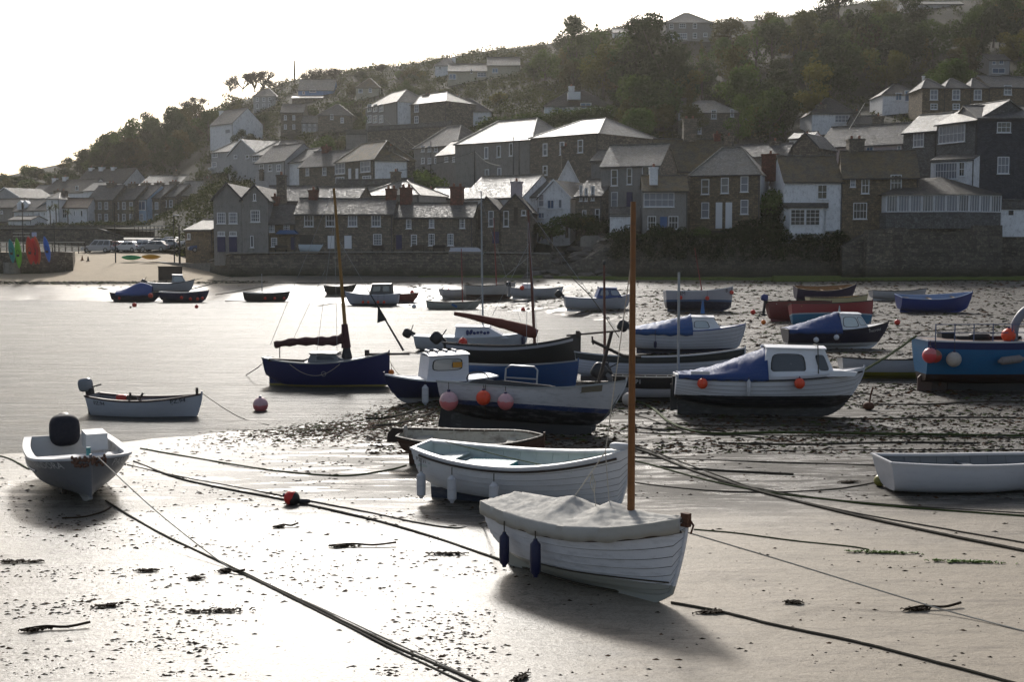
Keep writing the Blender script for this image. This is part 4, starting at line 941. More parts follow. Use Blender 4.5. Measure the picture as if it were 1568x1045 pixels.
# ================================================================== QUAYSIDE
wall_run('slip_wall', [(-240, 149, 386), (-20, 149.5, 386), (60, 150, 386), (99, 152, 386), (104, 165, 386)], .9, rub1, 'low stone wall behind the upright kayaks at the end of the beach', z0=1.0)
wall_run('terrace_wall', [(-400, 212, 352), (0, 208, 352), (150, 206, 352), (188, 208, 364), (196, 212, 380)], 26, rub1, 'broad raised stone terrace with a flat top behind the kayaks', z0=2.0, cap=concrete)
wall_run('terrace_wall', [(190, 222, 362), (330, 222, 362)], 1.0, rub2, 'dark garden wall below the terrace houses behind the parked cars', z0=2.0)
wall_run('terrace_wall', [(-100, 262, 345), (190, 262, 345), (325, 262, 352)], .8, rub2, 'long dark hedge topped wall in front of the white cottages', z0=4.0)
# railings
def rail_fence(px0, px1, D, rtop, rbot, label, n):
    a, b = at(px0, rtop, D), at(px1, rtop, D); zb = zrow(rbot, D)
    root = empty('railing', (a.x, D, zb), label=label, cat='railing')
    for k in range(n):
        x = (b.x - a.x) * k / (n - 1); m = MB(); m.box((x, 0, (a.z - zb) / 2 - .3), (.12, .12, a.z - zb + .6)); m.build('post', darkwood, root)
    for q in (1, .55):
        m = MB(); m.box(((b.x - a.x) / 2, -.07, (a.z - zb) * q), (b.x - a.x, .06, .13)); m.build('rail', paint('pale_rail_paint', (.40, .39, .36), .6, .3), root)
rail_fence(-20, 130, 176, 371, 386, 'long wooden railing with pale rails behind the kayaks', 16)
rail_fence(20, 46, 186, 357, 368, 'short pale railing at the terrace foot', 4)
rail_fence(206, 260, 226, 346, 358, 'white post railing below the terrace houses', 10)
# kayaks
def kayak(label, px, r0, r1, D, lean, wid, col, group='kayaks by the beach', lying=False, yawk=0):
    z1 = zrow(r0, D); L = (r1 - r0) * D / F * 1.02 if not lying else wid
    W = wid * 1.22 if not lying else .72
    m = MB(); n, k = 22, 14; vs = []
    for i in range(n + 1):
        t = -1 + 2 * i / n; b = W / 2 * max(0, 1 - abs(t) ** 2.2) ** .8; h = .17 * max(0, 1 - abs(t) ** 2.6) ** .6
        for q in range(k):
            a = 2 * math.pi * q / k; vs.append((t * L / 2, b * math.cos(a), h * math.sin(a) * (1 if math.sin(a) < 0 else .7) + .10 * t * t))
    m.add(vs, [(i * k + q, i * k + (q + 1) % k, (i + 1) * k + (q + 1) % k, (i + 1) * k + q) for i in range(n) for q in range(k)], 0, True)
    mat = paint('kayak_' + '_'.join(str(int(c * 100)) for c in col), col, .35, .15)
    o = m.build('kayak', mat); tag(o, label, 'kayak', group)
    c = MB(); c.tube([(.42 * math.cos(a) * .9, .20 * math.sin(a), .125) for a in [q * math.pi / 8 for q in range(17)]], .025, 6); c.build('cockpit_rim', rubber, o)
    s_ = MB(); s_.rbox((-.3, 0, .14), (.3, .34, .10)); s_.build('seat', rubber, o)
    if lying:
        p = at(px, r1, D); o.location = (p.x, p.y, p.z + .2); o.rotation_euler = (R(-62), 0, yawk)
    else:
        p = at(px, (r0 + r1) / 2, D); o.location = p; o.rotation_euler = Euler((0, R(-90 + lean), R(90 - 18)), 'XYZ') if False else Euler((R(8), R(-90 + lean), R(yawk)), 'XYZ')
for args in (('teal kayak leaning upright, first in the row', 18, 366, 403, 147.8, -9, .68, (.01, .22, .26)), ('lime green kayak leaning upright beside the teal one', 28, 364, 411, 147.2, -5, .70, (.14, .42, .03)),
             ('broad red kayak leaning upright in front of another red one', 46, 362, 405, 147.6, -7, .85, (.55, .03, .025)), ('slim red kayak half hidden between the broad red and orange ones', 53, 364, 405, 148.0, -9, .75, (.50, .025, .03)),
             ('orange red kayak leaning upright, last of the red group', 57, 361, 405, 148.3, -10, .66, (.55, .12, .05)), ('bright blue kayak leaning on the end of the stone wall', 72, 361, 402, 148.2, -14, .62, (.02, .14, .60))):
    kayak(*args, yawk=72)
kayak('green kayak lying on its side on the slip wall', 201, 0, 397, 164.0, 0, 2.7, (.02, .32, .14), lying=True); kayak('yellow orange kayak lying on its side beside the green one', 231, 0, 396, 163.2, 0, 2.6, (.55, .28, .01), lying=True)
m = MB(); m.lathe([(0, 0), (1.0, 0), (1.0, 1.35), (.9, 1.35), (.9, .3), (0, .3)], (0, 0, 0), 22); o = m.build('concrete_ring', concrete); o.location = ground(19, 419); tag(o, 'round grey concrete ring on the sand before the green kayak', 'planter')
m = MB(); m.box((0, 0, .8), (2.75, .16, 1.55)); m.box((0, .05, 1.62), (2.85, .3, .10)); m.box((-1.2, .1, .8), (.2, .25, 1.7)); m.box((1.2, .1, .8), (.2, .25, 1.7)); o = m.build('timber_board', darkwood); o.location = ground(261, 430); tag(o, 'dark upright timber barrier standing on the beach', 'barrier')
m = MB(); m.box((0, 0, 1.75), (.62, .05, .55)); m.box((0, 0, .8), (.08, .08, 1.7)); o = m.build('notice_sign', paint('pale_blue_sign', (.35, .40, .60), .5, .2)); o.location = at(53, 380, 160); tag(o, 'small pale blue notice board among the kayaks', 'sign')
def pole(px, r0, r1, D, label, lamp=False, r=.09):
    p = at(px, r1, D); z = zrow(r0, D) - p.z
    m = MB(); m.tube([(0, 0, -1), (0, 0, z * .5), (0, 0, z)], [r, r * .85, r * .6], 8)
    o = m.build('pole' if not lamp else 'street_lamp', rubber); o.location = p; tag(o, label, 'pole' if not lamp else 'street lamp')
    if lamp: h = MB(); h.rbox((.35, 0, z), (.8, .25, .18)); h.build('lamp_head', steel, o)
pole(177, 310, 396, 163, 'tall dark pole at the corner of the slip wall'); pole(36, 318, 386, 165, 'thin dark pole behind the first kayaks'); pole(84, 336, 386, 166, 'thin dark pole near the blue kayak')
pole(267, 330, 392, 162, 'dark lamp post beside the stone hut', True); pole(275, 345, 392, 160, 'stout dark post near the warehouse corner', r=.14)
pole(451, 92, 122, 405, 'ribbed mast standing on the skyline among bare trees', r=.35); pole(320, 137, 175, 400, 'thin pole on the skyline above the wood', r=.13); pole(570, 80, 110, 405, 'thin pole on the skyline above the small brown house', r=.13)
pole(1021, 6, 30, 405, 'thin pole beside the skyline villa', r=.13); pole(432, 108, 125, 402, 'short pole on the skyline near bare trees', r=.13); pole(668, 66, 92, 405, 'thin pole on the skyline above the white hipped house', r=.12); pole(755, 55, 80, 402, 'thin pole on the skyline above the cream bungalows', r=.12)
pole(727, 230, 285, 200, 'telegraph pole in front of the chapel', r=.13); pole(795, 215, 270, 194, 'drainpipe like dark pole before the chapel hall', r=.1); pole(609, 258, 300, 200, 'telegraph pole by the white end block', r=.14); pole(660, 216, 262, 232, 'telegraph pole beside the grey gabled house', r=.14)
pole(786, 210, 262, 188, 'slim pole rising before the chapel hall', r=.08)
def wire(pts, label):
    line_thing_later.append((pts, label))
line_thing_later = []
wire([(588, 180, 270), (632, 222, 250), (660, 230, 232), (690, 245, 220), (727, 232, 200)], 'sagging white overhead cable from the villas to the telegraph poles')
wire([(609, 262, 200), (670, 250, 200), (727, 232, 200)], 'overhead cable between two telegraph poles'); wire([(727, 232, 200), (745, 248, 195), (766, 254, 190)], 'short pale overhead cable sagging before the chapel')
wire([(1300, 198, 175), (1324, 158, 205)], 'taut white cable slanting above the pink house')
# cars
wheel_m = paint('tyre_rubber', (.02, .02, .02), .8, .3); rimm = paint('alloy_rim', (.35, .36, .38), .35, .2, metal=.7); head_m = paint('headlamp_glass', (.6, .6, .62), .15, 0); tail_m = paint('tail_lamp', (.35, .01, .01), .3, 0)
def car(px, row_, D, yaw, col, label, van=False, L=4.2, h=1.5):
    p = at(px, row_, D); p.z = land(p.x, p.y)
    root = empty('parked_car', p, (0, 0, R(yaw)), label, 'van' if van else 'car', 'cars parked by the beach')
    W = 1.75; mat = paint('car_' + '_'.join(str(int(c * 100)) for c in col), col, .3, .08)
    x0, x1 = -L / 2, L / 2
    b = MB(); prof = [(x0, .35), (x0 + .02, .85), (x0 + .1, .98), (x1 - 1.15, .95), (x1 - .25, .78), (x1, .62), (x1, .32), (x1 - .4, .25), (x0 + .4, .25)]
    b.prism(prof, -W / 2, W / 2); body = b.build('body', mat, root); bv = body.modifiers.new('b', 'BEVEL'); bv.width = .06; bv.segments = 2
    if van: cab = [(x0 + .05, .95), (x0 + .12, 1.75), (x1 - 1.9, 1.8), (x1 - 1.15, .95)]; h = 1.8
    else: cab = [(x0 + .25, .95), (x0 + .75, h - .05), (x1 - 2.0, h), (x1 - 1.15, .95)]
    c = MB(); n = 4; i_ = .12
    vs = [(x, -W / 2 + .02 + (i_ if z > 1.1 else 0), z) for x, z in cab] + [(x, W / 2 - .02 - (i_ if z > 1.1 else 0), z) for x, z in cab]
    c.add(vs, [(0, 1, 2, 3), (7, 6, 5, 4), (0, 4, 5, 1), (1, 5, 6, 2), (2, 6, 7, 3)], 0); cb = c.build('cabin', mat, root); bv = cb.modifiers.new('b', 'BEVEL'); bv.width = .04
    for sd in (-1, 1):
        xs = [cab[0][0] + .18, cab[3][0] - .1]; k = 3 if van else 2
        for q in range(k):
            f0, f1 = q / k + .02, (q + 1) / k - .02; g = MB()
            P = lambda u, v: (lambda bx, tx: (bx[0] + (bx[1] - bx[0]) * u) * (1 - v) + (tx[0] + (tx[1] - tx[0]) * u) * v)((cab[0][0] + .15, cab[3][0] - .12), (cab[1][0] + .08, cab[2][0] - .05))
            zz = lambda v: .98 + (h - .1 - .98) * v
            yy = lambda v: sd * (W / 2 - .02 - i_ * v + .012)
            g.add([(P(f0, .08), yy(.08), zz(.08)), (P(f1, .08), yy(.08), zz(.08)), (P(f1, .92), yy(.92), zz(.92)), (P(f0, .92), yy(.92), zz(.92))], [(0, 1, 2, 3)]); g.build('side_window', gl, cb)
    for (xa, za, xb, zb, nm) in ((cab[3][0], .97, cab[2][0], h - .04, 'windscreen'), (cab[0][0], .97, cab[1][0], h - .08, 'rear_window')):
        sgn = 1 if nm == 'windscreen' else -1; g = MB(); o_ = .015 * sgn
        g.add([(xa * .97 + xb * .03 + o_, -W / 2 + .18, za + .05), (xa * .97 + xb * .03 + o_, W / 2 - .18, za + .05), (xb + o_, W / 2 - .26, zb - .06), (xb + o_, -W / 2 + .26, zb - .06)], [(0, 1, 2, 3)]); g.build(nm, gl, cb)
    for x in (x0 + .75, x1 - .78):
        for sd in (-1, 1):
            w_ = MB(); w_.lathe([(.2, -.1), (.31, -.1), (.32, -.06), (.32, .06), (.31, .1), (.2, .1)], (0, 0, 0), 16, rot=(R(90), 0, 0)); o = w_.build('wheel', wheel_m, root); o.location = (x, sd * (W / 2 - .08), .32)
            w_ = MB(); w_.lathe([(0, -.09), (.2, -.1), (.2, .1), (0, .09)], (0, 0, 0), 12, rot=(R(90), 0, 0)); w_.build('rim', rimm, o)
    for sd in (-1, 1):
        g = MB(); g.rbox((x1 - .06, sd * .62, .66), (.14, .36, .16)); g.build('headlight', head_m, root)
        g = MB(); g.rbox((x0 + .01, sd * .72, .82), (.08, .16, .22)); g.build('tail_light', tail_m, root)
    return root
SIL, WC, DK, RD, BL = (.40, .42, .45), (.62, .62, .64), (.05, .055, .065), (.16, .02, .03), (.05, .10, .25)
for a_ in ((149, 390, 179, 184, SIL, 'silver van with dark windows nearest the kayaks', True), (178, 388, 182, 150, RD, 'dark red hatchback beside the silver van'), (196, 388, 179.5, 160, WC, 'white car at the front beside the dark red hatchback'),
           (213, 386, 180, 190, SIL, 'silver car parked behind the green kayak'), (236, 388, 178.5, 175, (.25, .27, .30), 'grey car parked behind the yellow kayak'), (255, 386, 181, 170, SIL, 'silver car in front beside the dark lamp post'),
           (192, 380, 192, 178, WC, 'white car in the second row near the silver van'), (216, 377, 199, 178, WC, 'white estate car in the far row'), (239, 376, 200, 182, DK, 'dark estate car in the far row'), (258, 380, 193, 170, SIL, 'silver hatchback in the second row near the hut'),
           (227, 381, 190, 175, (.20, .22, .24), 'dull grey car in the middle of the second row'), (313, 387, 165, 200, BL, 'blue car parked beside the warehouse'), (318, 379, 176, 190, SIL, 'silver car behind the blue one near the warehouse'), (300, 380, 180, 190, WC, 'white car between the hut and the warehouse'),
           (332, 200, 298, 180, SIL, 'silver car parked high on the lane beside the wood'), (385, 196, 300, 180, DK, 'dark car parked on the lane below the white villa'), (546, 221, 262, 170, SIL, 'silver car parked beside the dark stone villa wall'), (563, 220, 262, 175, WC, 'white car parked beside the dark stone villa wall')):
    car(*a_) if len(a_) == 6 else car(*a_[:6], van=True)
for px, lb in ((126, 'small orange traffic cone on the sand by the slip'), (135, 'small dark weighted cone on the sand by the slip')):
    m = MB(); m.box((0, 0, .03), (.42, .42, .06)); m.lathe([(.16, .06), (.05, .62), (0, .62)], (0, 0, 0), 10); o = m.build('traffic_cone', paint('dull_orange', (.30, .14, .05), .6, .4) if px < 130 else rubber); o.location = ground(px, 400 if px > 130 else 399); tag(o, lb, 'cone')
m = MB(); m.box((0, 0, .55), (2.6, .9, 1.1)); m.prism([(-1.3, 1.1), (1.3, 1.1), (.9, 1.35), (-.9, 1.35)], -.45, .45); o = m.build('stone_trough', concrete); o.location = at(905, 378, 153.6); tag(o, 'square concrete platform under the upturned red dinghy', 'platform')
# washing and seats
m = MB(); m.add([(0, 0, 0), (2.6, 0, -.1), (2.6, .05, 1.2), (1.3, .1, 1.05), (0, .05, 1.15)], [(0, 1, 2, 3, 4)]); o = m.build('washing', paint('lilac_cloth', (.22, .18, .45), .8, .2)); o.location = at(1141, 186, 250); sol = o.modifiers.new('t', 'SOLIDIFY'); sol.thickness = .03; tag(o, 'lilac cloth hung out behind the stone house among trees', 'laundry')
for px, lb in ((430, 'near the blue porch'), (578, 'under the ground floor window of the long terrace'), (640, 'in front of the low rubble cottage'), (672, 'at the end of the low rubble cottage')):
    p = at(px, 388, 150.9); root = empty('bench', p, label='dark wooden bench on the quay ' + lb, cat='bench', group='benches along the quay')
    for nm, c, d in (('seat', (0, 0, .45), (1.5, .4, .06)), ('backrest', (0, .2, .8), (1.5, .06, .4)), ('leg', (-.65, 0, .22), (.08, .4, .44)), ('leg', (.65, 0, .22), (.08, .4, .44))):
        m = MB(); m.box(c, d); m.build(nm, darkwood, root)
# ================================================================== BOATS
def hullmat(key, top, bottom=None, zl=0, stripe=None, zs=0, dirt=.3, rough=.38): return paint('hull_paint_' + key, top, rough, dirt, tuple(x * .4 + .03 for x in top), bottom, zl, stripe, zs)
class Boat:
    """hull in its own frame: x to the bow, y to port, z up from the keel's foot"""
    def __init__(s, name, label, pos, yaw, L, B, H, mat, bowH=.35, sternH=.12, tw=.72, rake=.35, trake=.12, run=.18, fore=.25, keel=.15, e0=.34, strakes=0, inner=None, upper=None, urows=0,
                 roll=0.0, trim=0.0, deck='open', rail=None, railw=.05, thwarts=3, group=None, keelmat=None, floor=.30, pw=2.2, thm=None, cat='boat'):
        s.L, s.B, s.H, s.bowH, s.sternH, s.tw, s.rake, s.trake, s.run, s.fore, s.keel, s.e0, s.pw = L, B, H, bowH, sternH, tw, rake, trake, run, fore, keel, e0, pw
        s.root = empty(name, pos, (0, 0, 0), label, cat, group)
        s.root.rotation_euler = Euler((R(roll), R(trim), R(yaw)), 'XYZ')
        s.M = Matrix.Translation(Vector(pos)) @ s.root.rotation_euler.to_matrix().to_4x4(); s.yaw = yaw
        s.inner = inner or paint('boat_interior_paint', (.45, .46, .45), .6, .5)
        nt_, nr = 26, (strakes or 8)
        mb = MB()
        us = [k / nr for k in range(nr + 1)]
        for sd in (1, -1):
            if strakes:
                for k in range(nr):
                    vs = []; tops = []
                    for i in range(nt_ + 1):
                        t = i / nt_; taper = min(1, (1 - t) * 6)
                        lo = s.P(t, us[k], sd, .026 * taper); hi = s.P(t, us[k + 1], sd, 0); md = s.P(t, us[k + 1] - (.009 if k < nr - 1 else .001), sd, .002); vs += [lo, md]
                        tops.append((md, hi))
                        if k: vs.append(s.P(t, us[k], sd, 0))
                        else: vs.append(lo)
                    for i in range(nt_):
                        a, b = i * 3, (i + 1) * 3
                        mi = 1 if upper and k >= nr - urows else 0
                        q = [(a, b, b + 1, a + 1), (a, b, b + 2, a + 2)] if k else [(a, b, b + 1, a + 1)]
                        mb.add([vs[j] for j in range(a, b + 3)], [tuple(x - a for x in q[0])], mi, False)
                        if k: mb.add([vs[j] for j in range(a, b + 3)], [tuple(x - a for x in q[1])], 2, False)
                        mb.add([tops[i][0], tops[i + 1][0], tops[i + 1][1], tops[i][1]], [(0, 1, 2, 3)], 2 if k < nr - 1 else mi, False)  # dark strip below each lap paints the shadow the lap casts
            else:
                vs = [s.P(i / nt_, u, sd, 0) for i in range(nt_ + 1) for u in us]; n = nr + 1
                for k in range(nr):
                    fs = [(i * n + k, (i + 1) * n + k, (i + 1) * n + k + 1, i * n + k + 1) for i in range(nt_)]
                    mb.add(vs, fs, 1 if upper and k >= nr - urows else 0, True)
        # transom
        if tw > .02:
            vs = [s.P(0, u, 1, 0) for u in us] + [s.P(0, u, -1, 0) for u in reversed(us)]
            mb.add(vs, [list(range(len(vs)))], 0, False)
        hull = mb.build('hull', [mat, upper or mat, paint('plank_lap_grime_and_shadow', (.10, .10, .10), .8, .4)], s.root, fix=False); s.hull = hull  # third slot: lap grime, and the painted shadow line beneath each lap
        if strakes == 0:
            import bmesh
            bm = bmesh.new(); bm.from_mesh(hull.data); bmesh.ops.remove_doubles(bm, verts=bm.verts, dist=.0005); bm.to_mesh(hull.data); bm.free(); hull.data.set_sharp_from_angle(angle=R(40))
        if deck == 'open' or deck == 'cabin':
            ib = MB(); th = .035; nu = 8
            zf = floor
            for sd in (1, -1):
                vs = []
                for i in range(nt_ + 1):
                    t = .012 + .976 * i / nt_
                    for k in range(nu + 1):
                        u0 = s.uz(t, zf); u = u0 + (1 - u0) * k / nu
                        p = s.P(t, u, sd, -th); vs.append(p)
                n = nu + 1
                ib.add(vs, [(i * n + k, i * n + k + 1, (i + 1) * n + k + 1, (i + 1) * n + k) for i in range(nt_) for k in range(nu)], 0, True)
            if tw > .02:
                vs = [s.P(.012, k / 6 + (1 - k / 6) * s.uz(.012, zf), 1, -th) for k in range(7)] + [s.P(.012, 1 - k / 6 + (k / 6) * s.uz(.012, zf), -1, -th) for k in range(7)]
                ib.add(vs, [list(range(14))], 0)
            ib.build('inner_planking', s.inner, s.root, fix=False)
            fb = MB(); vs = []
            for i in range(nt_ + 1):
                t = .012 + .976 * i / nt_; u0 = s.uz(t, zf)
                vs += [s.P(t, u0, 1, -th + .004), s.P(t, u0, -1, -th + .004)]
            fb.add(vs, [(2 * i, 2 * i + 2, 2 * i + 3, 2 * i + 1) for i in range(nt_)], 0); fb.build('floorboards', thm or paint('grey_floorboards', (.25, .24, .22), .7, .6), s.root, fix=False)
            # ribs
            rb = MB()
            for i in range(1, int(L / .42)):
                t = i * .42 / L
                if t > .93: break
                for sd in (1, -1): rb.tube([s.P(t, s.uz(t, zf) + (1 - s.uz(t, zf)) * k / 5, sd, -th - .005) for k in range(6)], .017, 4, 0, False)
            if L < 7 and deck == 'open': rb.build('ribs', s.inner, s.root, fix=False)
            for k in range(thwarts):
                t = .14 + .62 * k / max(1, thwarts - 1) if thwarts > 1 else .4
                z = s.zs(t) - .2; u = s.uz(t, z); y = abs(s.P(t, u, 1, -th).y)
                tb = MB(); tb.box((s.X(t, u), 0, z), (.22 if k else .4, 2 * y, .035)); tb.build('thwart', thm or s.inner, s.root)
        else:
            db = MB(); vs = []
            for i in range(nt_ + 1):
                t = i / nt_
                for v in (-1, -.5, 0, .5, 1):
                    p = s.P(t, 1, 1, -.02); vs.append((p.x, abs(p.y) * v, p.z + .06 * (1 - v * v) * min(1, s.b(t)) - .02))
            db.add(vs, [(i * 5 + k, (i + 1) * 5 + k, (i + 1) * 5 + k + 1, i * 5 + k + 1) for i in range(nt_) for k in range(4)], 0, True)
            db.build('deck', deck if not isinstance(deck, str) else s.inner, s.root, fix=False)
        # gunwale rail
        gb = MB(); w_, h_ = railw, .045
        for sd in (1, -1):
            vs = []
            for i in range(nt_ + 1):
                t = i / nt_; o_ = s.P(t, 1, sd, .02); i_ = s.P(t, 1, sd, -w_)
                if i_.y * sd < 0: i_.y = 0
                vs += [o_ + Vector((0, 0, -h_)), o_ + Vector((0, 0, .012)), i_ + Vector((0, 0, .012)), i_ + Vector((0, 0, -h_))]
            gb.add(vs, [(i * 4 + k, i * 4 + (k + 1) % 4, (i + 1) * 4 + (k + 1) % 4, (i + 1) * 4 + k) for i in range(nt_) for k in range(4)], 0)
        if tw > .02:
            a, b = s.P(0, 1, 1, .02), s.P(0, 1, -1, .02); gb.box(((a.x + .0), 0, a.z - .01), (.06, abs(a.y - b.y), .05))
        gb.build('gunwale', rail or darkwood, s.root, fix=False)
        # keel and stem
        kb = MB(); kp = []
        for i in range(21):
            t = min(1, .02 + .98 * i / 20); kp.append((s.X(t, 0), s.zk(t)))
        kk = [(x, z + .03) for x, z in kp] + [(x, max(0.0, z - .03 - (keel + run) * (1 - min(max((x - L * .12) / (L * .3), 0), 1)))) for x, z in reversed(kp)]
        kb.prism(kk, -.035, .035); 
        sp = [s.P(1, u, 1, 0) for u in [k / 8 for k in range(9)]]
        kb.tube([Vector((p.x + .01, 0, p.z)) for p in sp] + [Vector((sp[-1].x + .015, 0, sp[-1].z + .08))], .032, 6)
        kb.build('keel', keelmat or mat, s.root)
    def b(s, t):
        c = .45; t = min(max(t, 0), 1)
        if t < c:
            q = 1 - t / c; return s.B / 2 * (1 - (1 - s.tw) * q * q)
        q = (t - c) / (1 - c); return s.B / 2 * max(0, (1 - q ** s.pw))
    def zs(s, t):
        c = .42
        return s.keel + s.H + (s.sternH * (1 - t / c) ** 2 if t < c else s.bowH * ((t - c) / (1 - c)) ** 2)
    def zk(s, t):
        z = s.keel
        if t < .35: z += s.run * (1 - t / .35) ** 2
        if t > .8: z += s.fore * ((t - .8) / .2) ** 2.6
        return z
    def X(s, t, u):
        u = min(max(u, 0), 1)
        x = -s.L / 2 + s.L * t
        if t > .55: x -= s.rake * (1 - u) ** 1.5 * ((t - .55) / .45) ** 2
        if t < .2: x += s.trake * (1 - u) * (1 - t / .2)
        return x
    def P(s, t, u, sd, off=0):
        b = s.b(t); q = max(0, (t - .5) / .5)
        e = s.e0 + (.95 - s.e0) * q ** 1.3
        u = max(u, 0.0); sv = u ** 1.5 if q < .99 else u
        z = s.zk(t) + (s.zs(t) - s.zk(t)) * sv
        y = b * (max(sv, 0) ** e) * (1 - .06 * (1 - q) * sv ** 3)
        y += off * (1 if sv > .02 else .3)
        return Vector((s.X(t, u), sd * max(y, 0), z))
    def uz(s, t, z):
        f = (z - s.zk(t)) / (s.zs(t) - s.zk(t)); f = min(max(f, 0), 1); return f ** (1 / 1.5)
    def part(s, name, mb, mat, parent=None): return mb.build(name, mat, parent or s.root)
    def world(s, p): return s.M @ Vector(p)
    def side_at(s, px, near=-1):
        """point of the near gunwale that lies at photo column px"""
        best = None
        for i in range(101):
            t = i / 100; p = s.P(t, 1, near, .03); wp = s.world(p); d = abs(proj(wp)[0] - px)
            if best is None or d < best[0]: best = (d, t, p, wp)
        return best[1:]
    def near(s):
        return -1 if s.world((0, -1, 0)).y < s.world((0, 1, 0)).y else 1
    def lettering(s, text, t, u, size, mat, near=None, stroke=0):
        near = near or s.near()
        cu = bpy.data.curves.new('lettering', 'FONT'); cu.body = text; cu.size = size; cu.align_x = 'CENTER'; cu.resolution_u = 2
        ob = bpy.data.objects.new('tmp', cu); C.objects.link(ob)
        dg = bpy.context.evaluated_depsgraph_get(); me = bpy.data.meshes.new_from_object(ob.evaluated_get(dg))
        bpy.data.objects.remove(ob)
        z0 = s.zk(t) + (s.zs(t) - s.zk(t)) * (u ** 1.5); x0 = s.X(t, u)
        # reading direction: left to right seen from outside
        dirx = 1 if near == -1 else -1
        for v in me.vertices:
            xx = x0 + dirx * v.co.x; tt = min(max((xx + s.L / 2) / s.L, 0), .999)
            rise = s.zs(tt) - s.zs(t); zz = z0 + v.co.y + rise * .85
            for _ in range(4):
                uu = s.uz(tt, zz); tt += (xx - s.X(tt, uu)) / s.L; tt = min(max(tt, 0), .999)
            p = s.P(tt, s.uz(tt, zz), near, .024); v.co = (p.x, p.y, p.z)
        me.materials.clear(); me.materials.append(mat)
        o = bpy.data.objects.new('lettering', me); C.objects.link(o); o.parent = s.root; return o

def ellipse(n, a, b): return [(a * math.cos(2 * math.pi * k / n), b * math.sin(2 * math.pi * k / n)) for k in range(n)]
cowls = paint('grey_outboard_cowl', (.22, .23, .25), .35, .2); cowlk = paint('black_outboard_cowl', (.015, .016, .02), .4, .2)
def outboard(bt, tilt=55, k=1.0, y=0.0, mat=None, zoff=0):
    r = empty('outboard_motor'); r.parent = bt.root; p = bt.P(0, 1, 1, 0); r.location = (p.x - .12, y, p.z + .02 + zoff); r.rotation_euler = (0, R(tilt), 0)
    c = MB(); c.rbox((-.08, 0, .30 * k), (.48 * k, .32 * k, .46 * k), e=3.2); c.build('cowl', mat or cowlk, r)
    l = MB(); l.prism([(-.10, .1), (.08, .1), (.05, -.75 * k), (.10, -.95 * k), (-.16, -.95 * k), (-.12, -.7 * k)], -.045, .045); l.rbox((-.02, 0, -.86 * k), (.5 * k, .12, .13), e=2.5)
    l.box((-.08, 0, -.68 * k), (.34 * k, .20, .02)); l.build('leg', cowls if mat is None else rubber, r)
    pr = MB()
    for q in range(3):
        a = q * 2.094; pr.rbox((-.29 * k, .1 * k * math.cos(a), -.86 * k + .1 * k * math.sin(a)), (.03, .10 * k, .16 * k), rot=(a, 0, .3), e=2.2)
    pr.build('propeller', rubber, r)
    b = MB(); b.box((.10, 0, .05), (.10, .24, .26)); b.tube([(.1, 0, .2), (.5, .02, .26)], .025, 6); b.build('bracket', rubber, r)
    return r
def mast(bt, x, z0, h, r0, mat, lean=0.0, name='mast', y=0, top=None):
    mb = MB(); n = 8; pts = [Vector((x + lean * h * k / n, y, z0 + h * k / n)) for k in range(n + 1)]
    mb.tube(pts, [r0 * (1 - .35 * k / n) for k in range(n + 1)], 12); o = mb.build(name, mat, bt.root); return o, pts[-1]
def stays(bt, segs, r=.008, mat=None, name='rigging'):
    mb = MB()
    for a, b in segs: mb.tube([a, b], r, 5)
    return mb.build(name, mat or steel, bt.root)
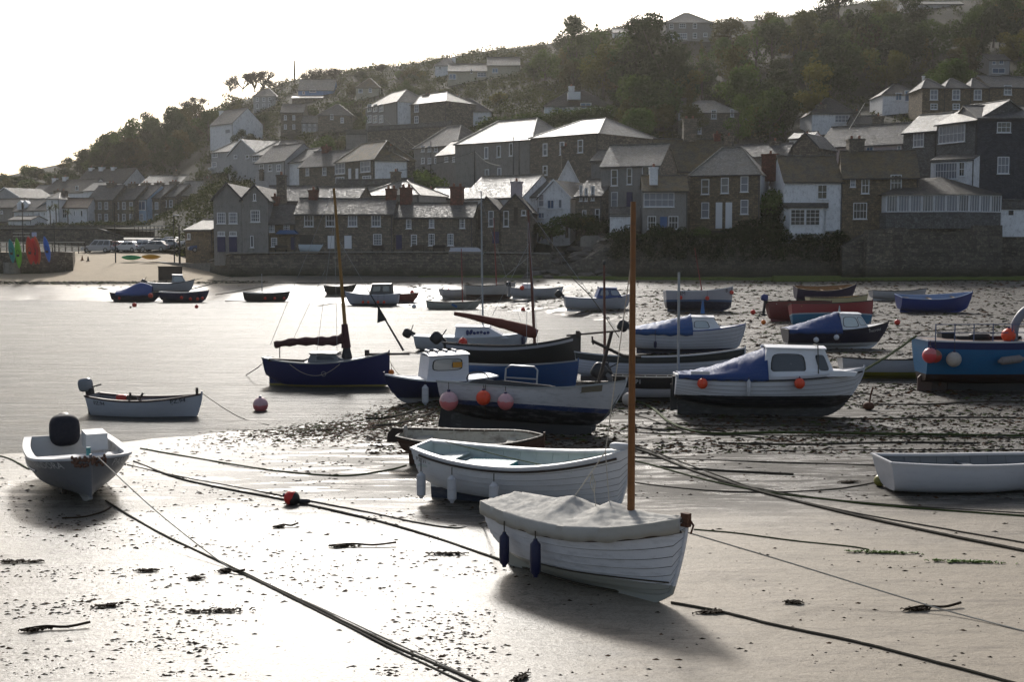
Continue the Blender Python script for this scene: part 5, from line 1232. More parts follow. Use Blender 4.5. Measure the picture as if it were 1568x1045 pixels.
def cabin(bt, x0, x1, z0, h, w0, w1, a=.05, bb=.35, mat=None, win=None, wmat=None, camber=.06, name='cabin', front=True, side=True, roofmat=None, frame=None, openb=False):
    """x0 aft, x1 forward; a/bb: how far the top edge is set in aft / forward"""
    mat = mat or white
    c = MB(); B0 = [(x0, -w0 / 2, z0), (x1, -w0 * .42, z0), (x1, w0 * .42, z0), (x0, w0 / 2, z0)]
    T0 = [(x0 + a, -w1 / 2, z0 + h), (x1 - bb, -w1 * .44, z0 + h * .96), (x1 - bb, w1 * .44, z0 + h * .96), (x0 + a, w1 / 2, z0 + h)]
    if not win or openb is False:
        c.add(B0 + T0, [(0, 1, 5, 4), (1, 2, 6, 5), (2, 3, 7, 6), (3, 0, 4, 7)])
    root = c.build(name, mat, bt.root)
    rb = MB(); n = 6; vs = []
    e = .05
    for (xa, wa, za) in ((x0 + a - e, w1, z0 + h), (x1 - bb + e, w1 * .9, z0 + h * .96)):
        for k in range(n + 1):
            v = -1 + 2 * k / n; vs.append((xa, v * (wa / 2 + e), za + camber * (1 - v * v)))
            vs.append((xa, v * (wa / 2 + e), za + camber * (1 - v * v) + .045))
    m = 2 * (n + 1)
    fs = [(2 * k, 2 * k + 2, m + 2 * k + 2, m + 2 * k) for k in range(n)] + [(2 * k + 1, m + 2 * k + 1, m + 2 * k + 3, 2 * k + 3) for k in range(n)]
    fs += [(2 * k, 2 * k + 1, 2 * k + 3, 2 * k + 2) for k in range(n)] + [(m + 2 * k, m + 2 * k + 2, m + 2 * k + 3, m + 2 * k + 1) for k in range(n)] + [(0, m, m + 1, 1), (2 * n, 2 * n + 1, m + 2 * n + 1, m + 2 * n)]
    rb.add(vs, fs); rb.build('roof', roofmat or mat, root)
    g = wmat or gl
    def panel(q, u0, u1, v0, v1, mt=None, nm='window'):
        P = [Vector(p) for p in q]; f = lambda u, v: (P[0].lerp(P[1], u)).lerp(P[3].lerp(P[2], u), v)
        nr = (P[1] - P[0]).cross(P[3] - P[0]).normalized(); cc = (f(.5, .5)); mid = Vector(((x0 + x1) / 2, 0, z0 + h / 2))
        if nr.dot(cc - mid) < 0: nr = -nr
        um, vm = (u0 + u1) / 2, (v0 + v1) / 2; n_ = 16; pts = []
        for k in range(n_):
            th = 2 * math.pi * k / n_; gx = lambda q_: math.copysign(abs(q_) ** .45, q_)
            pts.append(f(um + (u1 - u0) / 2 * gx(math.cos(th)), vm + (v1 - v0) / 2 * gx(math.sin(th))))
        cen = f(um, vm)
        fb = MB(); vs = [p + nr * .012 for p in pts] + [cen + (p - cen) * 1.09 + nr * .012 for p in pts] + [cen + (p - cen) * 1.09 for p in pts]
        fb.add(vs, [(k, (k + 1) % n_, n_ + (k + 1) % n_, n_ + k) for k in range(n_)] + [(n_ + k, n_ + (k + 1) % n_, 2 * n_ + (k + 1) % n_, 2 * n_ + k) for k in range(n_)])
        wnd = fb.build(nm, frame or rubber, root)
        pb = MB(); pb.add([p + nr * .006 for p in pts], [list(range(n_))]); pb.build('pane', mt or g, wnd)
    sides = ((B0[0], B0[1], T0[1], T0[0]), (B0[3], B0[2], T0[2], T0[3]))
    for q in sides:
        for wv in (win or []): panel(q, *wv)
    if front: panel((B0[1], B0[2], T0[2], T0[1]), .08, .46, .25, .85); panel((B0[1], B0[2], T0[2], T0[1]), .54, .92, .25, .85)
    return root
def cover(bt, t0, t1, hf, mat, drop=.12, name='cover', seed=1, nv=16, nt_=44, wr=.02, over=.03, fall=1.25):
    """canvas stretched over the hull from t0 to t1; hf(t): height of the middle above the gunwale"""
    mb = MB(); vs = []
    for i in range(nt_ + 1):
        t = t0 + (t1 - t0) * i / nt_
        e = s_ = bt.P(t, 1, 1, over); hh = hf(t)
        col_ = []
        for k in range(nv + 1):
            v = -1 + 2 * k / nv; y = v * e.y
            fold = wr * (mn.noise(Vector((t * 9 + seed, v * 2.2, seed))) + .6 * mn.noise(Vector((t * 24, v * 5, seed))))
            rg = abs(mn.noise(Vector((t * 13 + v * 4, v * 3 - t * 5, seed + 4)))) + .7 * abs(mn.noise(Vector((t * 26 - v * 8, v * 6, seed + 7))))
            z = e.z + .03 + hh * (1 - abs(v) ** fall) + (fold - wr * 1.3 * rg) * min(1, (1 - abs(v)) * 4)
            col_.append((e.x, y, z))
        d = drop * (1 + .25 * mn.noise(Vector((t * 14, seed, 1))))
        col_ = [(e.x, -e.y - .012 - .01 * math.sin(t * 90), e.z - d), (e.x, -e.y - .02, e.z - d * .4)] + col_ + [(e.x, e.y + .02, e.z - d * .4), (e.x, e.y + .012 + .01 * math.sin(t * 90), e.z - d)]
        vs += col_
    n = nv + 5
    mb.add(vs, [(i * n + k, (i + 1) * n + k, (i + 1) * n + k + 1, i * n + k + 1) for i in range(nt_) for k in range(n - 1)], 0, True)
    # closing flaps at both ends
    o = mb.build(name, mat, bt.root, sharp=70, fix=False)
    sol = o.modifiers.new('thick', 'SOLIDIFY'); sol.thickness = .012
    return o
def line_thing(name, pts, r, mat, label, cat='rope', group=None, n=5, sm_=5, jit=0.0):
    P = spline(pts, sm_)
    if jit: P = [p + Vector((random.uniform(-jit, jit), random.uniform(-jit, jit), random.uniform(0, jit * .3))) for p in P]
    mb = MB(); mb.tube(P, r, n); o = mb.build(name, mat); tag(o, label, cat, group); return o
# --- buoys and fenders: they hang from boats, so each is a thing of its own
FB = {}
def buoymat(key, a, b=None, split=0.0):
    if key in FB: return FB[key]
    m = NT('buoy_' + key); n1 = m.noise(m.coord(), 7, 5, .65); c = a
    if b is not None:
        tc = m.n('ShaderNodeTexCoord'); sx = m.n('ShaderNodeSeparateXYZ'); m.l(tc.outputs['Object'], sx.inputs[0])
        c = m.mix(m.ramp(m.math('ADD', sx.outputs[2], m.math('MULTIPLY', m.math('SUBTRACT', n1, .5), .1)), [(.42 + split, a), (.58 + split, b)] if False else [(.0, a), (.12, b)]), a, b) if False else m.mix(m.math('GREATER_THAN', m.math('ADD', sx.outputs[2], m.math('MULTIPLY', m.math('SUBTRACT', n1, .5), .12)), split), a, b)
    c = m.mix(m.ramp(n1, [(.55, 0.0), (.75, .5)]), c, (.10, .08, .05)); m.col(c); m.rough(.42); m.bump(n1, .1, .01)
    m.b.inputs['Subsurface Weight'].default_value = .0
    FB[key] = m.mat; return m.mat
RED = ('red', (.62, .035, .02)); ORG = ('orange_red', (.75, .07, .02)); PINK = ('faded_pink', (.60, .16, .17), (.60, .36, .38), .03); PALE = ('chalky', (.45, .40, .35)); WHT = ('white', (.62, .62, .64)); ORANGE = ('orange', (.75, .20, .02))
def buoy(p, r, col, label, line=0.0, group=None, sink=0.0, cat='buoy', dirx=0):
    mb = MB(); prof = [(0, -r)] + [(r * math.cos(a) * 1.0, r * 1.03 * math.sin(a)) for a in [(-math.pi / 2 + math.pi * k / 14) for k in range(1, 14)]] + [(r * .14, r * 1.05), (r * .12, r * 1.2), (0, r * 1.22)]
    mb.lathe(prof, (0, 0, 0), 20)
    o = mb.build('buoy', buoymat(*col)); o.location = p; o.rotation_euler = (random.uniform(-.15, .15), dirx, 0)
    tag(o, label, cat, group)
    c = MB(); c.lathe([(r * .2, r * .92), (r * .17, r * 1.25), (0, r * 1.27)], (0, 0, 0), 10); c.build('eye_collar', navyp, o)
    if line > 0:
        l = MB(); l.tube([(0, 0, r * 1.15), (0, .02, r * 1.15 + line)], .012, 5); l.build('lanyard', ropem, o)
    return o
def fender(p, h, r, mat, label, line=.2, group=None, roll=0):
    mb = MB(); q = h / 2
    mb.lathe([(0, -q), (r * .4, -q), (r * .45, -q + .05 * h), (r, -q + .14 * h), (r * 1.04, 0), (r, q - .14 * h), (r * .45, q - .05 * h), (r * .35, q), (0, q)], (0, 0, 0), 16)
    o = mb.build('fender', mat); o.location = p; o.rotation_euler = (0, roll, 0); tag(o, label, 'fender', group)
    if line: l = MB(); l.tube([(0, 0, q - .01), (0, .03, q + line)], .012, 5); l.build('lanyard', ropem, o)
    return o
def hang(bt, px, py, r, col, label, group=None):
    """round fender hanging at photo position (px,py) on the near side of a boat"""
    t, p, wp = bt.side_at(px, bt.near()); z = at(px, py, wp.y - r).z
    return buoy((wp.x, wp.y - r * .75, z), r, col, label, max(.03, wp.z - z - r * 1.1), group)
def hangf(bt, px, py, h, r, mat, label, group=None):
    t, p, wp = bt.side_at(px, bt.near()); z = at(px, py, wp.y - r).z
    return fender((wp.x, wp.y - r * 1.1, z), h, r, mat, label, max(.03, wp.z - z - h / 2), group)
def on(px, py): return ground(px, py)
def aground(px0, py, L=None):
    g = ground(px0, py); return g
def bpos(cx, yg, sink=.03, water=False):
    """centre of a boat whose near keel line stands at photo row yg"""
    if water: p = onz(cx, yg, 0.0); p.z = -.0 - sink; return p
    g = ground(cx, yg); g.z -= sink; return g
CREAM = (.60, .58, .50); BLACKP = (.012, .012, .014); NAVY = (.012, .016, .075); BLUE = (.015, .10, .30); MARINE = (.012, .05, .20)
canvas = paint('grey_canvas', (.40, .385, .35), .85, .25, (.22, .20, .18)); canvb = paint('royal_blue_canvas', (.012, .045, .17), .65, .4, (.04, .08, .2)); canvm = paint('maroon_canvas', (.055, .012, .016), .8, .4); canvr = paint('rust_canvas', (.14, .035, .022), .85, .5, (.06, .02, .015))
bluef = paint('navy_fender_vinyl', (.005, .008, .05), .5, .2); whitef = paint('white_fender_vinyl', (.52, .52, .54), .5, .4, (.2, .2, .18))
turq = paint('turquoise_paint', (.05, .22, .24), .5, .4); letter_w = paint('pale_lettering', (.55, .55, .55), .5, 0); letter_k = paint('black_lettering', (.015, .015, .02), .5, 0); letter_n = paint('navy_lettering', (.02, .03, .12), .5, 0)
# 1 --- covered clinker dinghy, the nearest boat
c1 = hullmat('dinghy_white', (.66, .67, .71), (.34, .34, .30), .36, None, 0, .5)
b1 = Boat('dinghy', 'white clinker dinghy with a grey canvas cover and tall varnished mast, nearest the camera', (1.30, 20.95, .0), -45, 4.2, 1.78, 1.06, c1, bowH=.34, sternH=.06, tw=.62, rake=.30, run=.30, fore=.12, keel=.10, e0=.42, strakes=9, deck='cov', roll=0, trim=0, rail=darkwood, pw=2.4)
b1.root.location.z = bed1(1.30, 20.95) - .02
def h1(t):
    pk = [(0.0, .02), (.08, .16), (.30, .22), (.42, .34), (.52, .17), (.62, .33), (.78, .16), (.90, .07), (1, .02)]
    return float(np.interp(t, [a for a, b in pk], [b for a, b in pk]))
cover(b1, .0, .985, h1, canvas, .20, seed=3, wr=.022, nt_=110, nv=30, fall=.95)
o, tp = mast(b1, .95, .5, 6.05, .068, varnish)
mb = MB(); mb.lathe([(.30, 1.13), (.22, 1.19), (.14, 1.28), (.10, 1.42), (.09, 1.42)], (.95, 0, 0), 16); mb.build('mast_coat', canvas, b1.root)
mb = MB(); mb.tube([(.95, .0, 1.40), (.95, .12, 1.39), (.62, .36, 1.36)], .025, 6); mb.lathe([(.095, 1.34), (.10, 1.36), (.10, 1.44), (.09, 1.45)], (.95, 0, 0), 12); mb.build('tie', rubber, b1.root)
mb = MB()
for xx, yy in ((-.33, .0), (.48, .0)): mb.tube([(xx, yy, 1.16 + h1((xx + 2.07) / 4.15) - .02), (.30, .1, 2.35)], .009, 5)
mb.tube([(.30, .1, 2.35), (.92, 0, 5.6)], .009, 5); mb.tube([(.05, .05, 1.95), (.0, .05, 1.75), (.10, .05, 1.62), (.12, .05, 1.8), (.05, .05, 1.95)], .01, 5); mb.tube([(.05, .05, 1.9), (.15, .05, 1.3)], .007, 5)
mb.build('cover_halyard', ropew, b1.root)
mb = MB()
for sd in (1, -1): mb.tube([b1.P(.01 + .98 * i / 24, b1.uz(.01 + .98 * i / 24, b1.zs(.01 + .98 * i / 24) - .20), sd, .025) for i in range(25)], .02, 6)
mb.build('rubbing_strake', darkwood, b1.root)
p = b1.P(1, 1, 1, 0)
mb = MB(); mb.box((p.x - .02, 0, p.z - .02), (.14, .10, .22)); mb.box((p.x - .16, 0, p.z - .10), (.30, .13, .05)); mb.tube([(p.x, 0, p.z + .05), (p.x + .1, .04, p.z - .1), (p.x + .02, .08, p.z - .25)], .018, 6); mb.build('stem_fitting', rust, b1.root)
mb = MB()
wl = []
for i in range(24):
    t = .30 + .66 * i / 23; z = .42 - .1 * (1 - t); u = b1.uz(t, z); wl.append(b1.P(t, u, b1.near(), .03))
mb.tube(wl, .014, 5); mb.build('hull_line', ropem, b1.root)
hangf(b1, 772, 842, .62, .085, bluef, 'dark blue fender nearest the stern of the covered dinghy', 'blue fenders on the covered dinghy')
hangf(b1, 820, 855, .66, .09, bluef, 'dark blue fender in the middle of the covered dinghy', 'blue fenders on the covered dinghy')
# 2 --- open white clinker launch
c2 = hullmat('launch_white', (.66, .67, .70), (.03, .04, .07), .26, None, 0, .25)
b2 = Boat('rowing_boat', 'large open white clinker boat with white fenders behind the covered dinghy', (.27, 27.35, 0), -27, 5.2, 2.0, .95, c2, bowH=.42, sternH=.14, tw=.5, rake=.28, run=.25, fore=.15, keel=.16, strakes=9, roll=4, rail=paint('white_gunwale', (.62, .62, .64), .45, .3), inner=paint('pale_green_interior', (.50, .56, .54), .5, .3), railw=.14, thwarts=2, e0=.42)
b2.root.location.z = bed1(.27, 27.35) - .02
mb = MB()
for sd in (1, -1):
    mb.tube([b2.P(i / 20, .93, sd, .03) for i in range(1, 20)], .028, 6)
mb.build('rubbing_strake', darkwood, b2.root)
mb = MB(); mb.box((-.9, 0, .75), (1.1, .9, .35)); mb.build('engine_box', turq, b2.root)
mb = MB(); mb.box((-2.0, 0, .88), (.8, 1.1, .05)); mb.build('stern_bench', b2.inner, b2.root)
p = b2.P(1, 1, 1, 0); mb = MB(); mb.rbox((p.x - .25, 0, p.z + .03), (.5, .16, .16), e=3); mb.build('stem_head', whitef, b2.root)
mb = MB(); mb.rbox((1.9, 0, 1.24), (.22, .2, .14), e=2.5); mb.build('mooring_bitt', turq, b2.root)
mb = MB(); mb.tube([(-2.3, .5, 1.22), (-.5, .05, 1.1), (.9, -.7, 1.18), (2.5, -.05, 1.48)], .012, 5); mb.build('loose_line', ropeg, b2.root)
for px, py, lb in ((646, 743, 'white fender with a black foot nearest the open boat\'s stern'), (691, 749, 'white fender second from the open white boat\'s stern'), (757, 760, 'grubby white fender beside the covered dinghy\'s canvas')):
    hangf(b2, px, py, .62, .10, whitef, lb, 'white fenders on the open white boat')
b2.lettering('PZ 31', .055, .80, .14, letter_k)
# 3 --- old brown dinghy
b3 = Boat('old_dinghy', 'old brown wooden dinghy with peeling white inside and a lifted rudder', bpos(724, 714), -12, 3.85, 1.6, .70, paint('peeling_brown_hull', (.07, .03, .018), .7, .7, (.14, .11, .08)), bowH=.12, sternH=.08, tw=.6, rake=.05, run=.3, keel=.12, strakes=7, roll=7, rail=darkwood, inner=paint('peeling_cream_interior', (.42, .40, .34), .7, .9, (.08, .05, .03)), thwarts=2, e0=.40, pw=3.4)
p = b3.P(0, 1, 1, 0); mb = MB(); mb.prism([(p.x - .02, .62), (p.x + .05, 1.0), (p.x - .22, 1.02), (p.x - .38, .85), (p.x - .42, .6)], -.02, .02); mb.build('rudder', darkwood, b3.root)
mb = MB(); mb.box((p.x + .12, 0, p.z + .02), (.04, .16, .34)); mb.box((p.x + .02, .2, p.z - .02), (.03, .30, .22)); mb.build('transom_block', paint('pale_wood_block', (.35, .33, .3), .7, .5), b3.root)
# 4 --- grey motor boat, bow on
g4 = hullmat('grey', (.145, .15, .165), (.30, .31, .31), .30, None, 0, .2)
b4 = Boat('motor_boat', 'grey open motor boat bow on, with a hooded outboard and PANDORA on its bow', bpos(120, 752), -64, 4.8, 2.4, .80, g4, bowH=.22, sternH=.05, tw=.85, rake=.12, run=.05, fore=.10, keel=.18, roll=0, rail=paint('pale_grey_gunwale', (.50, .50, .52), .4, .3), inner=paint('white_moulded_interior', (.60, .60, .60), .45, .3), railw=.16, thwarts=1, e0=.24, pw=3.5)
r4 = outboard(b4, 0, 1.0, 0, cowlk)
mb = MB(); mb.rbox((-2.1, -.05, 1.20), (.60, .74, .80), e=3.0); mb.build('motor_hood', canvb if False else paint('navy_motor_hood', (.006, .007, .016), .8, .2), b4.root)
mb = MB(); p = b4.P(1, 1, 1, 0)
for i in range(60):
    a = random.uniform(-.4, .12); sd = random.choice((1, -1)); q = b4.P(.995 + a * .12, random.uniform(.86, 1.02), sd, .03); mb.rbox(q, (.09, .06, .06), e=2.2, rot=(random.random() * 3, random.random() * 3, 0))
mb.build('bow_rope_padding', paint('tangled_brown_rope', (.14, .07, .045), .9, .6), b4.root)
mb = MB(); mb.tube([b4.P(i / 30, .70, sd, .018) for i in range(0, 19)] if False else [b4.P(i / 30, .72, b4.near(), .018) for i in range(0, 20)], .028, 6); mb.tube([b4.P(i / 30, .72, -b4.near(), .018) for i in range(0, 20)], .028, 6); mb.build('rubbing_strake', g4, b4.root)
mb = MB(); mb.box((-1.2, .55, 1.05), (.9, .5, .4)); mb.build('console', b4.inner, b4.root)
mb = MB(); mb.tube([(p.x - .35, 0, p.z), (p.x - .35, 0, p.z + .18)], .05, 8); mb.build('mooring_post', turq, b4.root)
mb = MB(); mb.box((-.9, -.35, .05), (2.4, .10, .32)); mb.box((-.9, .35, .05), (2.4, .10, .32)); mb.build('bilge_keels', darkwood, b4.root)
b4.lettering('PANDORA', .80, .84, .21, letter_w, -1); b4.lettering('PANDORA', .80, .84, .21, letter_w, 1)
# 5 --- PZ 94
b5 = Boat('motor_boat', 'white open boat PZ 94 with black gunwales and a grey outboard, afloat', bpos(225, 636, .28, True), -9, 4.05, 1.6, .80, hullmat('pz', (.50, .51, .56), None, dirt=.2), bowH=.22, sternH=.12, tw=.7, rake=.20, keel=.06, rail=paint('black_maroon_rail', (.035, .012, .016), .5, .3), railw=.09, thwarts=2, inner=paint('grey_boat_inside', (.22, .22, .23), .6, .4), run=.1, e0=.34)
outboard(b5, -8, 1.05, 0, cowls)
b5.lettering('PZ.94', .14, .80, .19, letter_k); b5.lettering('PZ.94', .83, .86, .20, letter_k)
mb = MB(); mb.rbox((-.85, -.1, .86), (.42, .28, .28), e=4); mb.build('fuel_can', paint('red_fuel_can', (.45, .03, .02), .4, .2), b5.root)
mb = MB()
for xx, dx in ((-.35, 0), (-.1, .22)): mb.tube([(xx, -.55, .75), (xx + dx, -.5, 1.12)], .04, 7)
mb.tube([(1.86, 0, 1.0), (1.86, 0, 1.28)], .05, 8); mb.rbox((-.4, -.3, .9), (.35, .3, .25), e=3); mb.build('gear', darkwood, b5.root)
# 6 --- blue sloop
b6 = Boat('sailing_boat', 'navy blue sailing boat afloat with a maroon furled sail and wooden mast', bpos(500, 591, .34, True), -6, 5.35, 2.0, 1.18, hullmat('navy', (.008, .015, .095), (.30, .24, .06), .42, None, 0, .12), bowH=.42, sternH=.16, tw=.35, rake=.02, run=.55, keel=.2, deck=paint('grey_deck', (.16, .17, .18), .5, .3), rail=paint('grey_toe_rail', (.28, .29, .3), .5, .3), e0=.36)
cabin(b6, -.65, 1.0, 1.40, .30, 1.25, 1.05, .12, .5, paint('grey_cabin_side', (.14, .15, .16), .5, .3), [(.25, .75, .3, .75)], camber=.05, front=False)
mb = MB(); mb.prism([(-2.35, 1.4), (-.8, 1.34), (-.8, 1.48), (-2.3, 1.52)], -.55, .55); mb.build('cockpit_coaming', darkwood, b6.root)
o6, tp6 = mast(b6, .92, 1.5, 7.1, .085, paint('golden_mast_wood', (.26, .13, .02), .4, .4), -.072)
mb = MB(); pts = [(.85, 0, 2.15), (-.2, 0, 2.18), (-1.2, 0, 2.2), (-2.35, 0, 2.05)]
mb.tube(spline([(.78, 0, 2.35), (.3, 0, 2.24), (-.5, 0, 2.22), (-1.4, 0, 2.18), (-2.2, 0, 2.05)], 5), [.22 + .03 * math.sin(i * 1.7) - .004 * i for i in range(21)], 10); mb.tube([(.86, 0, 1.95), (.80, 0, 2.95)], [.20, .13], 10); mb.build('furled_sail', canvm, b6.root)
mb = MB(); mb.lathe([(.26, 1.45), (.14, 2.0), (.1, 2.05)], (.88, 0, 0), 10); mb.build('mast_boot', canvas if False else rubber, b6.root)
mb = MB(); mb.tube([(1.7, 0, 1.68), (3.55, 0, 1.72)], .05, 8); mb.box((1.75, 0, 1.75), (.16, .2, .25)); mb.build('bowsprit', darkwood, b6.root)
mb = MB(); a6 = Vector((3.3, 0, 1.85)); c6 = Vector((.50, 0, 6.6)); m6 = a6.lerp(c6, .40)
mb.tube([a6, a6.lerp(c6, .55)], [.05, .022], 7); mb.prism([(m6.x + .05, m6.z), (m6.x + .02, m6.z - .75), (m6.x + .42, m6.z - .62)], -.02, .02); mb.build('furled_jib', rubber, b6.root)
stays(b6, [(a6, c6), (tp6 - Vector((0, 0, .4)), Vector((.7, .9, 1.5))), (tp6 - Vector((0, 0, .4)), Vector((.7, -.9, 1.5))), (tp6 - Vector((0, 0, 1.2)), Vector((-.2, -.95, 1.45))), (tp6, Vector((-2.4, 0, 2.05))), (Vector((0, 0, 5.2)), Vector((-1.4, 0, 2.3)))], .008)
stays(b6, [((-2.0, 0, 2.0), (-2.0, 0, 1.45))], .022, rubber, 'mainsheet')
mb = MB(); mb.lathe([(.09, 0), (.11, .02), (.09, .04)], (0, 0, 0), 14, rot=(R(90), 0, 0)); t_ = .6; q = b6.P(.52, .72, -1, .03); po = mb.build('porthole', steel, b6.root); po.location = q
mb = MB(); mb.tube(spline([b6.P(.25 + .04 * i, .95 - .28 * math.sin(i / 10 * math.pi), -1, .03) for i in range(11)], 2), .012, 5); mb.build('side_line', ropew, b6.root)
buoy(onz(596, 568, .55) * 1.0 if False else b6.world((2.8, -.12, .95)), .12, ORANGE, 'small orange buoy at the bow of the navy sailing boat', .2)
# 7 --- wheelhouse boat behind the workboat
b7 = Boat('motor_boat', 'small navy boat with a white wheelhouse and clear windows, bow towards the open water', bpos(672, 614), 200, 4.2, 1.9, .72, hullmat('navyw', (.012, .018, .07), (.22, .22, .22), .2), bowH=.25, sternH=.1, tw=.8, rake=.35, keel=.15, deck=paint('white_deck', (.55, .56, .58), .5, .3), rail=white, e0=.3)
wcl = see_glass()
w7 = cabin(b7, -.95, .65, .80, 1.0, 1.5, 1.4, .0, .12, paint('white_wheelhouse', (.62, .62, .66), .4, .2), [(.18, .88, .46, .88)], wcl, front=False)
mb = MB(); mb.box((-.5, .76, 1.45), (.36, .01, .2)); mb.build('sticker', paint('amber_sticker', (.55, .25, .02), .5, .3), b7.root)
mb = MB()
for k in range(4): mb.box((-.6 + k * .35, 0, 1.93), (.08, .5, .08))
mb.tube([(.4, -.4, 1.88), (.4, -.4, 1.98), (0, -.4, 1.98), (0, -.4, 1.88)], .02, 6); mb.build('roof_rail', steel, b7.root)
hangf(b7, 652, 605, .75, .12, whitef, 'long white fender under the white wheelhouse')
# 8 --- big workboat
b8 = Boat('workboat', 'weathered white workboat with a dark bottom, a lifting rudder and round fenders', bpos(812, 664), -10, 5.75, 2.2, 1.10, hullmat('work', (.50, .50, .52), (.010, .010, .013), .80, (.015, .035, .12), .94, .6), bowH=.42, sternH=.03, trim=2.5, tw=.88, rake=.85, trake=.25, run=.25, keel=.35, roll=-7, rail=paint('grey_rail', (.30, .31, .31), .6, .4), inner=paint('dark_grey_inside', (.12, .13, .13), .6, .4), e0=.26, thwarts=2, railw=.08, pw=3.0, fore=.1)
mb = MB(); mb.prism([(-2.95, .05), (-2.35, .0), (-2.3, .95), (-2.85, .95)], -.03, .03); mb.build('rudder', rubber, b8.root)
mb = MB(); mb.prism([(-2.2, .0), (-.2, -.02), (1.9, .0), (1.9, .35), (-2.2, .6)], -.07, .07); mb.build('keel_skeg', black, b8.root)
mb = MB(); mb.tube([(-.9, .0, 1.45), (-.9, 0, 2.0), (-.75, 0, 2.1), (.0, 0, 2.1), (.1, 0, 2.0), (.1, 0, 1.5)], .03, 7); mb.tube([(-.9, 0, 1.72), (.1, 0, 1.72)], .025, 6); mb.build('handrail', steel, b8.root)
mb = MB(); mb.prism([(-2.1, 1.33), (-1.8, 1.55), (-.9, 1.62), (.65, 1.55), (.7, 1.46), (-.3, 1.38)], -.75, .35); mb.build('canvas_dodger', paint('dark_grey_canvas', (.055, .055, .06), .8, .4), b8.root)
mb = MB(); mb.tube([(-2.2 + .25 * k, -.5, 1.38 + .25 * math.sin(k / 6 * math.pi)) for k in range(7)], .025, 6); mb.build('cover_hoop', steel, b8.root)
mb = MB(); mb.tube([(.35 * math.cos(a) - 1.75, -.15, 1.62 + .22 * math.sin(a)) for a in [k * math.pi / 8 for k in range(17)]], .02, 6); mb.build('steering_wheel', rubber, b8.root)
q = b8.P(.81, .93, b8.near(), .02); mb = MB(); mb.add([b8.P(.78, .88, b8.near(), .026), b8.P(.885, .88, b8.near(), .026), b8.P(.885, .98, b8.near(), .026), b8.P(.78, .98, b8.near(), .026)], [(0, 1, 2, 3)]); mb.build('brown_name_board', paint('brown_board', (.16, .14, .10), .6, .4), b8.root)
mb = MB(); mb.tube([(2.0, -.1, 1.55), (2.35, -.1, 3.35)], .055, 8); mb.build('post', darkwood, b8.root)
mb = MB(); mb.tube([(1.75, -.1, 3.02), (2.75, -.1, 2.6), (3.3, -.1, 2.6)], .05, 7); mb.tube([(1.8, -.1, 2.9), (1.75, -.1, 3.15)], .03, 6); mb.build('cross_bar', darkwood, b8.root)
mb = MB(); q = [b8.P(.27, 1 - k * .12, b8.near(), .03) for k in range(7)]; mb.tube(q, .015, 5); mb.build('side_line', ropem, b8.root)
hang(b8, 688, 615, .29, PINK, 'big faded pink round fender at the workboat\'s stern', 'round fenders on the workboat')
hang(b8, 739, 610, .225, ORG, 'bright orange red round fender between the two pink ones', 'round fenders on the workboat')
hang(b8, 775, 616, .25, PINK, 'faded pink round fender right of the orange red one', 'round fenders on the workboat')
# 9 --- blue open boat
b9 = Boat('rowing_boat', 'bright blue open boat with grey inside, lying behind the workboat', bpos(782, 602), -7, 5.3, 1.9, 1.02, hullmat('bright_blue', (.008, .06, .19), (.008, .012, .05), .32, None, 0, .3), bowH=.22, sternH=.10, tw=.7, rake=.12, keel=.12, rail=paint('grey_rail2', (.20, .22, .25), .5, .3), inner=paint('grey_inside2', (.13, .14, .15), .6, .4), roll=-5)
# 10 --- black lugger
b10 = Boat('sailing_boat', 'long black wooden lugger with a white inner strake, brown mast and bowsprit', bpos(784, 580), -5, 6.0, 2.1, 1.25, hullmat('blacklug', (.016, .017, .018), None, dirt=.3), bowH=.52, sternH=.12, tw=.6, rake=.02, keel=.25, upper=None, rail=black, inner=paint('mahogany_inside', (.05, .022, .015), .6, .4), roll=-4, run=.3)
mb = MB()
vs = []
for i in range(27):
    t = .02 + .93 * i / 26; wdt = .055 + .0 * t
    vs += [b10.P(t, .955, -1, .012), b10.P(t, .86 + .05 * t, -1, .014)]
mb.add(vs, [(2 * i, 2 * i + 1, 2 * i + 3, 2 * i + 2) for i in range(26)]); mb.build('white_strake', paint('grey_white_strake', (.34, .34, .37), .5, .3), b10.root, fix=False)
o, tp = mast(b10, 1.05, .6, 6.9, .075, paint('red_brown_mast', (.12, .035, .02), .5, .4), -.055)
mb = MB(); mb.tube(spline([(1.1, 0, 2.0), (.5, 0, 2.2), (-.3, 0, 2.42), (-1.1, 0, 2.6), (-1.9, 0, 2.78), (-2.6, 0, 2.9)], 4), [.20, .22, .26, .28, .27, .25, .24, .23, .21, .22, .2, .18, .17, .16, .15, .13, .12, .11, .10, .09, .08], 10); mb.build('furled_sail', canvr, b10.root)
mb = MB(); mb.tube([(2.4, 0, 1.95), (4.75, 0, 2.18)], .045, 8); mb.build('bowsprit', darkwood, b10.root)
mb = MB(); mb.box((2.9, 0, 2.02), (.18, .2, .28)); mb.tube([(-2.9, -.2, 2.3), (-3.0, -.2, 2.9)], .04, 6) if False else None; mb.build('stem_post', darkwood, b10.root)
stays(b10, [(tp, Vector((4.6, 0, 2.2))), (tp - Vector((0, 0, .3)), Vector((1.2, -.9, 1.4))), (tp - Vector((0, 0, .3)), Vector((.7, -.95, 1.4))), (tp - Vector((0, 0, .3)), Vector((1.0, .9, 1.4))), (Vector((.8, 0, 6.2)), Vector((-.9, 0, 2.8))), (Vector((.8, 0, 5.5)), Vector((-2.2, 0, 3.0)))], .010)
outboard(b10, -48, 1.15, .25)
hang(b10, 709, 519, .19, RED, 'red round fender inside the black lugger\'s stern') if False else buoy(b10.world((-2.2, 0, 1.62)), .20, RED, 'red round fender stowed in the black lugger\'s stern')
